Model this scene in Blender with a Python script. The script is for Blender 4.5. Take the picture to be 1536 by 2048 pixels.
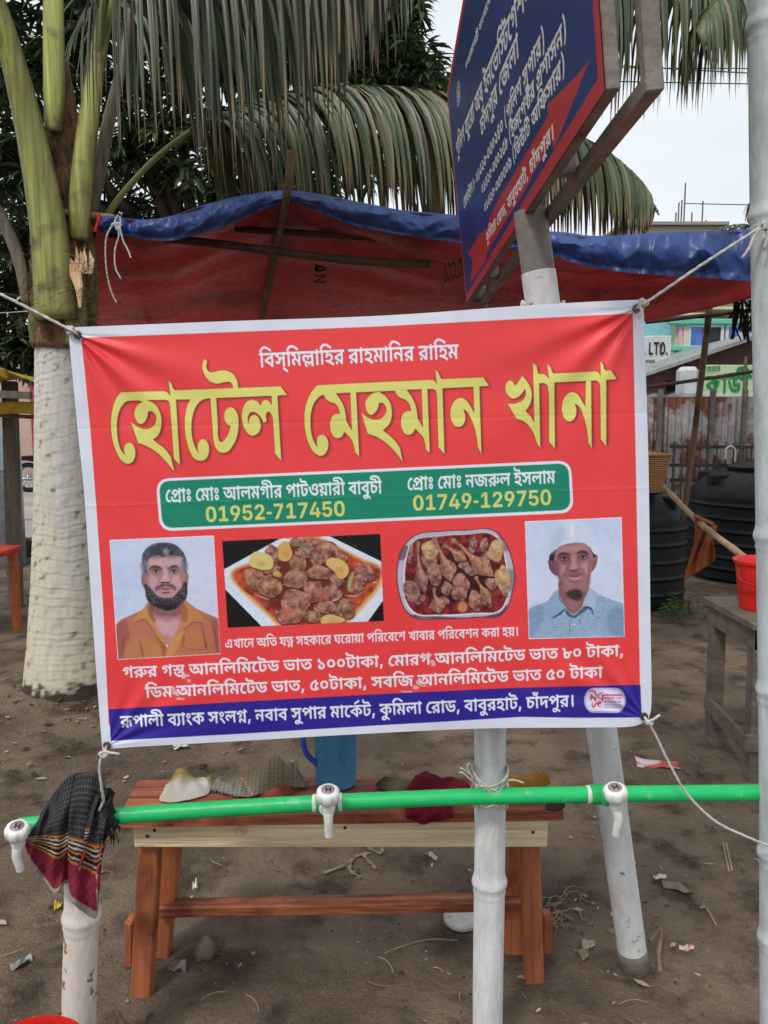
import bpy, math
import numpy as np
from mathutils import Vector, Matrix, Quaternion

SC = bpy.context.scene
for o in list(bpy.data.objects):
    bpy.data.objects.remove(o)
COL = SC.collection
PI = math.pi

# ---------------------------------------------------------------- camera (a phone held upright, tipped 6.45 degrees down)
F = 1540.0                       # focal length in photo pixels (photo is 1536 x 2048)
PITCH = math.radians(6.45)
CAM_Z = 1.5
cam_d = bpy.data.cameras.new('camera')
cam = bpy.data.objects.new('camera', cam_d)
COL.objects.link(cam)
cam.location = (0, 0, CAM_Z)
cam.rotation_euler = (PI/2-PITCH, 0, 0)
cam_d.sensor_fit = 'VERTICAL'
cam_d.sensor_height = 36.0
cam_d.lens = 36.0*F/2048
cam_d.clip_start = 0.05
cam_d.clip_end = 2000
SC.camera = cam

# ---------------------------------------------------------------- overcast daylight
SUN_EL, SUN_AZ = math.radians(52), math.radians(215)     # azimuth clockwise from +Y
w = bpy.data.worlds.new('World'); SC.world = w
w.use_nodes = True
nt = w.node_tree; nt.nodes.clear()
def wn(t, **k):
    n = nt.nodes.new(t)
    for a, b in k.items(): setattr(n, a, b)
    return n
out = wn('ShaderNodeOutputWorld'); bg = wn('ShaderNodeBackground'); bg.inputs['Strength'].default_value = 0.10
sky = wn('ShaderNodeTexSky', sky_type='NISHITA', sun_disc=False, sun_elevation=SUN_EL, sun_rotation=SUN_AZ, air_density=1.3, dust_density=2.0, ozone_density=1.0)
tc = wn('ShaderNodeTexCoord'); mp = wn('ShaderNodeMapping'); mp.inputs['Scale'].default_value = (1.0, 1.0, 2.4)
nz = wn('ShaderNodeTexNoise'); nz.inputs['Scale'].default_value = 2.2; nz.inputs['Detail'].default_value = 6; nz.inputs['Roughness'].default_value = .55
rp = wn('ShaderNodeValToRGB'); rp.color_ramp.elements[0].position = .30; rp.color_ramp.elements[1].position = .62
rp.color_ramp.elements[0].color = (.80, .80, .80, 1); rp.color_ramp.elements[1].color = (.97, .97, .97, 1)
mx = wn('ShaderNodeMix', data_type='RGBA')
mx.inputs['B'].default_value = (7.5, 7.95, 8.35, 1)      # the cloud deck
nt.links.new(tc.outputs['Generated'], mp.inputs['Vector']); nt.links.new(mp.outputs['Vector'], nz.inputs['Vector'])
nt.links.new(nz.outputs['Fac'], rp.inputs['Fac']); nt.links.new(rp.outputs['Color'], mx.inputs['Factor'])
nt.links.new(sky.outputs['Color'], mx.inputs['A']); nt.links.new(mx.outputs['Result'], bg.inputs['Color'])
nt.links.new(bg.outputs['Background'], out.inputs['Surface'])
sl = bpy.data.lights.new('sun', 'SUN'); sl.energy = 1.5; sl.angle = math.radians(10); sl.color = (1, .96, .9)
sun = bpy.data.objects.new('sun', sl); COL.objects.link(sun)
_d = Vector((math.sin(SUN_AZ)*math.cos(SUN_EL), math.cos(SUN_AZ)*math.cos(SUN_EL), math.sin(SUN_EL)))
sun.rotation_euler = _d.to_track_quat('Z', 'Y').to_euler()
sun.location = _d*40
SC.view_settings.view_transform = 'Standard'; SC.view_settings.look = 'None'
SC.view_settings.exposure = 0.3; SC.view_settings.gamma = 1.0; SC.view_settings.use_curve_mapping = False

# ---------------------------------------------------------------- helpers
CT, ST = math.cos(PITCH), math.sin(PITCH)
def ray(px, py):
    xc, yc = (px-768)/F, (1024-py)/F
    return Vector((xc, CT+yc*ST, -ST+yc*CT))
def P(px, py, Y):
    """world point seen at photo pixel (px,py), Y metres in front of the camera"""
    r = ray(px, py)
    return Vector((0, 0, CAM_Z))+r*(Y/r.y)
def onz(px, py, z=0.0):
    r = ray(px, py)
    return Vector((0, 0, CAM_Z))+r*((z-CAM_Z)/r.z)
def mpp(Y): return Y/F                 # metres per photo pixel at that distance
def lin(c):
    c = np.asarray(c, float)/255
    return np.where(c <= .04045, c/12.92, ((c+.055)/1.055)**2.4)
def rgba(c, k=1.0):
    v = lin(c)*k
    return (float(v[0]), float(v[1]), float(v[2]), 1.0)

def thing(name, label, cat, loc=(0, 0, 0), group=None, kind=None):
    o = bpy.data.objects.new(name, None); COL.objects.link(o)
    o.location = loc; o.empty_display_size = .1
    return tag(o, label, cat, group, kind)
def tag(o, label=None, cat=None, group=None, kind=None):
    if label: o['label'] = label
    if cat: o['category'] = cat
    if group: o['group'] = group
    if kind: o['kind'] = kind
    return o

def vnorm(a):
    n = np.linalg.norm(a); return a/n if n > 1e-9 else a

class MB:
    """collects shapes (in world coordinates) into ONE mesh object"""
    def __init__(s): s.v = []; s.f = []; s.c = []
    def add(s, vs, fs, col=None):
        o = len(s.v)
        s.v += [tuple(map(float, v)) for v in vs]
        s.f += [tuple(i+o for i in f) for f in fs]
        if col is not None:
            s.c += [tuple(col)]*len(vs) if np.ndim(col) == 1 else [tuple(c) for c in col]
        return s
    def box(s, c, size, R=None, bev=0.0, col=None):
        hx, hy, hz = [d/2 for d in size]
        b = min(bev, hx*.45, hy*.45, hz*.45)
        if b <= 0:
            vs = [(x, y, z) for x in (-hx, hx) for y in (-hy, hy) for z in (-hz, hz)]
            fs = [(0, 1, 3, 2), (4, 6, 7, 5), (0, 4, 5, 1), (2, 3, 7, 6), (0, 2, 6, 4), (1, 5, 7, 3)]
        else:
            vs, fs, idx = [], [], {}
            def vi(p):
                if p not in idx: idx[p] = len(vs); vs.append(p)
                return idx[p]
            H = (hx, hy, hz)
            def cv(sx, sy, sz, ax):
                q = [sx*(hx-b), sy*(hy-b), sz*(hz-b)]; q[ax] = (sx, sy, sz)[ax]*H[ax]
                return vi(tuple(q))
            for ax in range(3):
                a1, a2 = (ax+1) % 3, (ax+2) % 3
                for sg in (-1, 1):
                    q = []
                    for u, v in ((-1, -1), (1, -1), (1, 1), (-1, 1)):
                        t = [0, 0, 0]; t[ax] = sg; t[a1] = u; t[a2] = v
                        q.append(cv(*t, ax))
                    fs.append(tuple(q if sg > 0 else q[::-1]))
            for ax in range(3):
                a1, a2 = (ax+1) % 3, (ax+2) % 3
                for u in (-1, 1):
                    for v in (-1, 1):
                        q = []
                        for e, m in ((-1, a1), (1, a1), (1, a2), (-1, a2)):
                            t = [0, 0, 0]; t[ax] = e; t[a1] = u; t[a2] = v
                            q.append(cv(*t, m))
                        fs.append(tuple(q))
            for sx in (-1, 1):
                for sy in (-1, 1):
                    for sz in (-1, 1):
                        fs.append(tuple(cv(sx, sy, sz, a) for a in range(3)))
        c = Vector(c)
        vs = [c+(R @ Vector(v) if R is not None else Vector(v)) for v in vs]
        return s.add(vs, fs, col)
    def bar(s, a, b, w, h, up=(0, 0, 1), bev=0.002, col=None):
        """a board from a to b; w across, h along 'up'"""
        a, b = Vector(a), Vector(b); d = (b-a); L = d.length; d.normalize()
        u = Vector(up); u = (u-d*u.dot(d)).normalized(); r = d.cross(u)
        R = Matrix((d, r, u)).transposed()
        return s.box((a+b)/2, (L, w, h), R, bev, col)
    def tube(s, pts, rad, n=10, caps=True, flat=1.0, up=None, col=None, lump=None):
        pts = np.array([tuple(p) for p in pts], float); m = len(pts)
        rad = np.broadcast_to(np.asarray(rad, float), (m,))
        T = np.gradient(pts, axis=0); T /= np.linalg.norm(T, axis=1)[:, None]+1e-12
        u = np.array(up if up is not None else ((0, 0, 1) if abs(T[0][2]) < .9 else (0, -1, 0)), float)
        u = vnorm(u-T[0]*u.dot(T[0]))
        vs, fs = [], []
        for i in range(m):
            u = vnorm(u-T[i]*u.dot(T[i])); r = np.cross(T[i], u)
            for k in range(n):
                a = 2*PI*k/n
                q = rad[i]*(1+(lump(i, k) if lump else 0))
                vs.append(pts[i]+r*math.cos(a)*q+u*math.sin(a)*q*flat)
        for i in range(m-1):
            for k in range(n):
                k2 = (k+1) % n
                fs.append((i*n+k, i*n+k2, (i+1)*n+k2, (i+1)*n+k))
        if caps:
            fs.append(tuple(range(n-1, -1, -1))); fs.append(tuple((m-1)*n+k for k in range(n)))
        return s.add(vs, fs, col)
    def lathe(s, prof, c, n=24, axis=None, col=None, lobes=None, close=True):
        """prof: (radius, height) along axis from c"""
        ax = Vector(axis).normalized() if axis is not None else Vector((0, 0, 1))
        q = Vector((0, 0, 1)).rotation_difference(ax); c = Vector(c)
        vs, fs = [], []
        for i, (r, h) in enumerate(prof):
            for k in range(n):
                a = 2*PI*k/n
                rr = r*(1+(lobes(i, a) if lobes else 0))
                vs.append(c+q @ Vector((rr*math.cos(a), rr*math.sin(a), h)))
        for i in range(len(prof)-1):
            for k in range(n):
                k2 = (k+1) % n
                fs.append((i*n+k, i*n+k2, (i+1)*n+k2, (i+1)*n+k))
        if close:
            fs.append(tuple(range(n-1, -1, -1))); m = len(prof)-1; fs.append(tuple(m*n+k for k in range(n)))
        return s.add(vs, fs, col)
    def grid(s, fn, nu, nv, col=None):
        vs = [fn(u/(nu-1), v/(nv-1)) for v in range(nv) for u in range(nu)]
        fs = [(j*nu+i, j*nu+i+1, (j+1)*nu+i+1, (j+1)*nu+i) for j in range(nv-1) for i in range(nu-1)]
        cs = [col(u/(nu-1), v/(nv-1)) for v in range(nv) for u in range(nu)] if callable(col) else col
        return s.add(vs, fs, cs)
    def quad(s, a, b, c, d, col=None): return s.add([a, b, c, d], [(0, 1, 2, 3)], col)
    def build(s, name, m, parent=None, smooth=False, solid=0.0, auto=None):
        me = bpy.data.meshes.new(name); me.from_pydata(s.v, [], s.f)
        if s.c and len(s.c) == len(s.v):
            at = me.color_attributes.new('Col', 'FLOAT_COLOR', 'POINT')
            a = np.ones((len(s.v), 4), np.float32); a[:, :3] = np.array(s.c, np.float32)[:, :3]
            at.data.foreach_set('color', a.ravel())
        me.materials.append(m); me.update()
        o = bpy.data.objects.new(name, me); COL.objects.link(o)
        if smooth:
            me.polygons.foreach_set('use_smooth', [True]*len(me.polygons))
            if auto:
                try: me.set_sharp_from_angle(angle=math.radians(auto))
                except Exception: pass
        if solid:
            md = o.modifiers.new('thickness', 'SOLIDIFY'); md.thickness = solid; md.offset = 0
        if parent is not None:
            o.parent = parent; o.matrix_parent_inverse = Matrix.Translation(parent.location).inverted()
        return o

def fast_grid_mesh(name, V, nu, nv, colors, m, parent=None, smooth=True):
    """dense grid as numpy arrays; colors = linear rgb per vertex"""
    me = bpy.data.meshes.new(name)
    idx = np.arange(nu*nv).reshape(nv, nu)
    q = np.stack([idx[:-1, :-1], idx[1:, :-1], idx[1:, 1:], idx[:-1, 1:]], -1).reshape(-1, 4)
    me.vertices.add(nu*nv); me.loops.add(q.size); me.polygons.add(len(q))
    me.vertices.foreach_set('co', V.astype(np.float32).ravel())
    me.loops.foreach_set('vertex_index', q.astype(np.int32).ravel())
    me.polygons.foreach_set('loop_start', (np.arange(len(q))*4).astype(np.int32))
    try: me.polygons.foreach_set('loop_total', np.full(len(q), 4, np.int32))
    except Exception: pass
    me.update(calc_edges=True)
    at = me.color_attributes.new('Col', 'FLOAT_COLOR', 'POINT')
    a = np.ones((nu*nv, 4), np.float32); a[:, :3] = colors.reshape(-1, 3)
    at.data.foreach_set('color', a.ravel())
    if smooth: me.polygons.foreach_set('use_smooth', np.ones(len(q), bool))
    me.materials.append(m)
    o = bpy.data.objects.new(name, me); COL.objects.link(o)
    if parent is not None:
        o.parent = parent; o.matrix_parent_inverse = Matrix.Translation(parent.location).inverted()
    return o

# ---------------------------------------------------------------- materials (all node based)
def new_mat(name):
    m = bpy.data.materials.new(name); m.use_nodes = True
    n = m.node_tree; b = n.nodes['Principled BSDF']
    return m, n, b
def bump_on(n, b, src, strength, dist):
    bp = n.nodes.new('ShaderNodeBump'); bp.inputs['Strength'].default_value = strength; bp.inputs['Distance'].default_value = dist
    n.links.new(src, bp.inputs['Height']); n.links.new(bp.outputs['Normal'], b.inputs['Normal'])
def pm(name, c1, c2=None, scale=8, rough=.6, bump=0.0, bscale=None, spec=.4, metal=0.0, stretch=(1, 1, 1), c3=None, s3=3, f3=(.55, .65), detail=6, lo=.35, hi=.65, trans=0.0, coord='Object', grime=.22, gscale=24):
    """two colours blended by noise, a third in patches (dirt, rust, flaking), noise bump"""
    m, n, b = new_mat(name)
    tc = n.nodes.new('ShaderNodeTexCoord'); mp = n.nodes.new('ShaderNodeMapping'); mp.inputs['Scale'].default_value = stretch
    n.links.new(tc.outputs[coord], mp.inputs['Vector'])
    nz = n.nodes.new('ShaderNodeTexNoise'); nz.inputs['Scale'].default_value = scale; nz.inputs['Detail'].default_value = detail; nz.inputs['Roughness'].default_value = .6
    n.links.new(mp.outputs['Vector'], nz.inputs['Vector'])
    r = n.nodes.new('ShaderNodeValToRGB'); r.color_ramp.elements[0].position = lo; r.color_ramp.elements[1].position = hi
    r.color_ramp.elements[0].color = rgba(c1); r.color_ramp.elements[1].color = rgba(c2 or c1)
    n.links.new(nz.outputs['Fac'], r.inputs['Fac'])
    src = r.outputs['Color']
    if c3 is not None:
        z2 = n.nodes.new('ShaderNodeTexNoise'); z2.inputs['Scale'].default_value = s3; z2.inputs['Detail'].default_value = 8; z2.inputs['Roughness'].default_value = .65
        n.links.new(tc.outputs[coord], z2.inputs['Vector'])
        r2 = n.nodes.new('ShaderNodeValToRGB'); r2.color_ramp.elements[0].position = f3[0]; r2.color_ramp.elements[1].position = f3[1]
        n.links.new(z2.outputs['Fac'], r2.inputs['Fac'])
        mx = n.nodes.new('ShaderNodeMix'); mx.data_type = 'RGBA'; mx.inputs['B'].default_value = rgba(c3)
        n.links.new(r2.outputs['Color'], mx.inputs['Factor']); n.links.new(src, mx.inputs['A']); src = mx.outputs['Result']
    # everyday grime: fine uneven darkening and uneven gloss
    z5 = n.nodes.new('ShaderNodeTexNoise'); z5.inputs['Scale'].default_value = gscale; z5.inputs['Detail'].default_value = 9; z5.inputs['Roughness'].default_value = .7
    n.links.new(mp.outputs['Vector'], z5.inputs['Vector'])
    r5 = n.nodes.new('ShaderNodeValToRGB'); r5.color_ramp.elements[0].position = .34; r5.color_ramp.elements[1].position = .58
    g0 = 1-grime; r5.color_ramp.elements[0].color = (g0, g0*.98, g0*.95, 1); r5.color_ramp.elements[1].color = (1, 1, 1, 1)
    n.links.new(z5.outputs['Fac'], r5.inputs['Fac'])
    m5 = n.nodes.new('ShaderNodeMix'); m5.data_type = 'RGBA'; m5.blend_type = 'MULTIPLY'; m5.inputs['Factor'].default_value = 1
    n.links.new(src, m5.inputs['A']); n.links.new(r5.outputs['Color'], m5.inputs['B']); src = m5.outputs['Result']
    n.links.new(src, b.inputs['Base Color'])
    mr = n.nodes.new('ShaderNodeMapRange'); mr.inputs['From Min'].default_value = .35; mr.inputs['From Max'].default_value = .65
    mr.inputs['To Min'].default_value = min(1, rough*1.25+.05); mr.inputs['To Max'].default_value = rough*.9
    n.links.new(z5.outputs['Fac'], mr.inputs['Value']); n.links.new(mr.outputs['Result'], b.inputs['Roughness'])
    b.inputs['Specular IOR Level'].default_value = spec; b.inputs['Metallic'].default_value = metal
    if bump:
        z3 = n.nodes.new('ShaderNodeTexNoise'); z3.inputs['Scale'].default_value = bscale or scale*3; z3.inputs['Detail'].default_value = 8
        n.links.new(mp.outputs['Vector'], z3.inputs['Vector']); bump_on(n, b, z3.outputs['Fac'], bump, .01)
    if trans:
        t = n.nodes.new('ShaderNodeBsdfTranslucent'); n.links.new(src, t.inputs['Color'])
        ms = n.nodes.new('ShaderNodeMixShader'); ms.inputs[0].default_value = trans
        o = n.nodes['Material Output']
        n.links.new(b.outputs[0], ms.inputs[1]); n.links.new(t.outputs[0], ms.inputs[2]); n.links.new(ms.outputs[0], o.inputs['Surface'])
    return m
def vc_mat(name, rough=.6, bump=0.0, bscale=200, spec=.4, trans=0.0, sheen=0.0, k=1.0, streak=False):
    """colour comes from the mesh's own colour attribute (print, weave, leaf variety)"""
    m, n, b = new_mat(name)
    a = n.nodes.new('ShaderNodeVertexColor'); a.layer_name = 'Col'
    src = a.outputs['Color']
    if streak:
        tcs = n.nodes.new('ShaderNodeTexCoord'); mps = n.nodes.new('ShaderNodeMapping'); mps.inputs['Scale'].default_value = (55, 55, 2.2)
        zs = n.nodes.new('ShaderNodeTexNoise'); zs.inputs['Scale'].default_value = 1.0; zs.inputs['Detail'].default_value = 7
        n.links.new(tcs.outputs['Object'], mps.inputs['Vector']); n.links.new(mps.outputs['Vector'], zs.inputs['Vector'])
        rs = n.nodes.new('ShaderNodeValToRGB'); rs.color_ramp.elements[0].position = .3; rs.color_ramp.elements[1].position = .68
        rs.color_ramp.elements[0].color = (.52, .46, .40, 1); rs.color_ramp.elements[1].color = (1.1, 1.1, 1.0, 1)
        n.links.new(zs.outputs['Fac'], rs.inputs['Fac'])
        z6 = n.nodes.new('ShaderNodeTexNoise'); z6.inputs['Scale'].default_value = 7; z6.inputs['Detail'].default_value = 8
        n.links.new(tcs.outputs['Object'], z6.inputs['Vector'])
        r6 = n.nodes.new('ShaderNodeValToRGB'); r6.color_ramp.elements[0].position = .56; r6.color_ramp.elements[1].position = .70
        n.links.new(z6.outputs['Fac'], r6.inputs['Fac'])
        m6 = n.nodes.new('ShaderNodeMix'); m6.data_type = 'RGBA'; m6.inputs['B'].default_value = rgba((118, 94, 66))
        n.links.new(r6.outputs['Color'], m6.inputs['Factor']); n.links.new(src, m6.inputs['A'])
        ms_ = n.nodes.new('ShaderNodeMix'); ms_.data_type = 'RGBA'; ms_.blend_type = 'MULTIPLY'; ms_.inputs['Factor'].default_value = 1
        n.links.new(m6.outputs['Result'], ms_.inputs['A']); n.links.new(rs.outputs['Color'], ms_.inputs['B']); src = ms_.outputs['Result']
    n.links.new(src, b.inputs['Base Color'])
    b.inputs['Roughness'].default_value = rough; b.inputs['Specular IOR Level'].default_value = spec
    if bump:
        tc = n.nodes.new('ShaderNodeTexCoord')
        z = n.nodes.new('ShaderNodeTexNoise'); z.inputs['Scale'].default_value = bscale; z.inputs['Detail'].default_value = 4
        n.links.new(tc.outputs['Object'], z.inputs['Vector']); bump_on(n, b, z.outputs['Fac'], bump, .004)
    if trans:
        t = n.nodes.new('ShaderNodeBsdfTranslucent'); n.links.new(src, t.inputs['Color'])
        ms = n.nodes.new('ShaderNodeMixShader'); ms.inputs[0].default_value = trans
        o = n.nodes['Material Output']
        n.links.new(b.outputs[0], ms.inputs[1]); n.links.new(t.outputs[0], ms.inputs[2]); n.links.new(ms.outputs[0], o.inputs['Surface'])
    return m

def fbm(x, y, seed=0, oct=4):
    """cheap smooth noise from rotated sine sums"""
    g = np.random.default_rng(seed); o = 0; a = 1.0; t = 0
    for i in range(oct):
        for _ in range(3):
            th = g.random()*6.28; ph = g.random()*6.28; k = (1.0+g.random()*.6)*1.9**i
            o = o+a*np.sin(k*(x*math.cos(th)+y*math.sin(th))+ph); t += a
        a *= .55
    return o/t*1.8
def spline(pts, k=8):
    P_ = [np.array(tuple(p), float) for p in pts]
    if len(P_) == 2: return np.array([P_[0]+(P_[1]-P_[0])*t for t in np.linspace(0, 1, k)])
    P_ = [2*P_[0]-P_[1]]+P_+[2*P_[-1]-P_[-2]]; o = []
    for i in range(1, len(P_)-2):
        for t in np.arange(k)/k:
            a, b, c, d = P_[i-1:i+3]
            o.append(.5*((2*b)+(c-a)*t+(2*a-5*b+4*c-d)*t*t+(3*b-a-3*c+d)*t**3))
    o.append(P_[-2]); return np.array(o)
def interp_curve(pts):
    """px curve y(x) as a function"""
    xs = [p[0] for p in pts]; ys = [p[1] for p in pts]
    def f(x):
        # smooth (cosine-free cubic hermite through numpy)
        return float(np.interp(x, xs, ys))
    return f

def gh(x, y):
    """height of the bare ground"""
    h = .013*fbm(x*2.1, y*2.1, 5, 4)+.009*fbm(x*5.3, y*5.3, 6, 2)+.02*fbm(x*.55, y*.55, 9, 2)
    d = np.hypot(x+1.80, y-4.15)
    h = h+.13*np.exp(-(d/.55)**2)
    fade = np.clip((9.0-np.abs(y-3))/4, 0, 1)
    return h*fade
def ground_at(px, py):
    p = onz(px, py, 0)
    for _ in range(3): p = onz(px, py, float(gh(p.x, p.y)))
    return p

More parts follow.
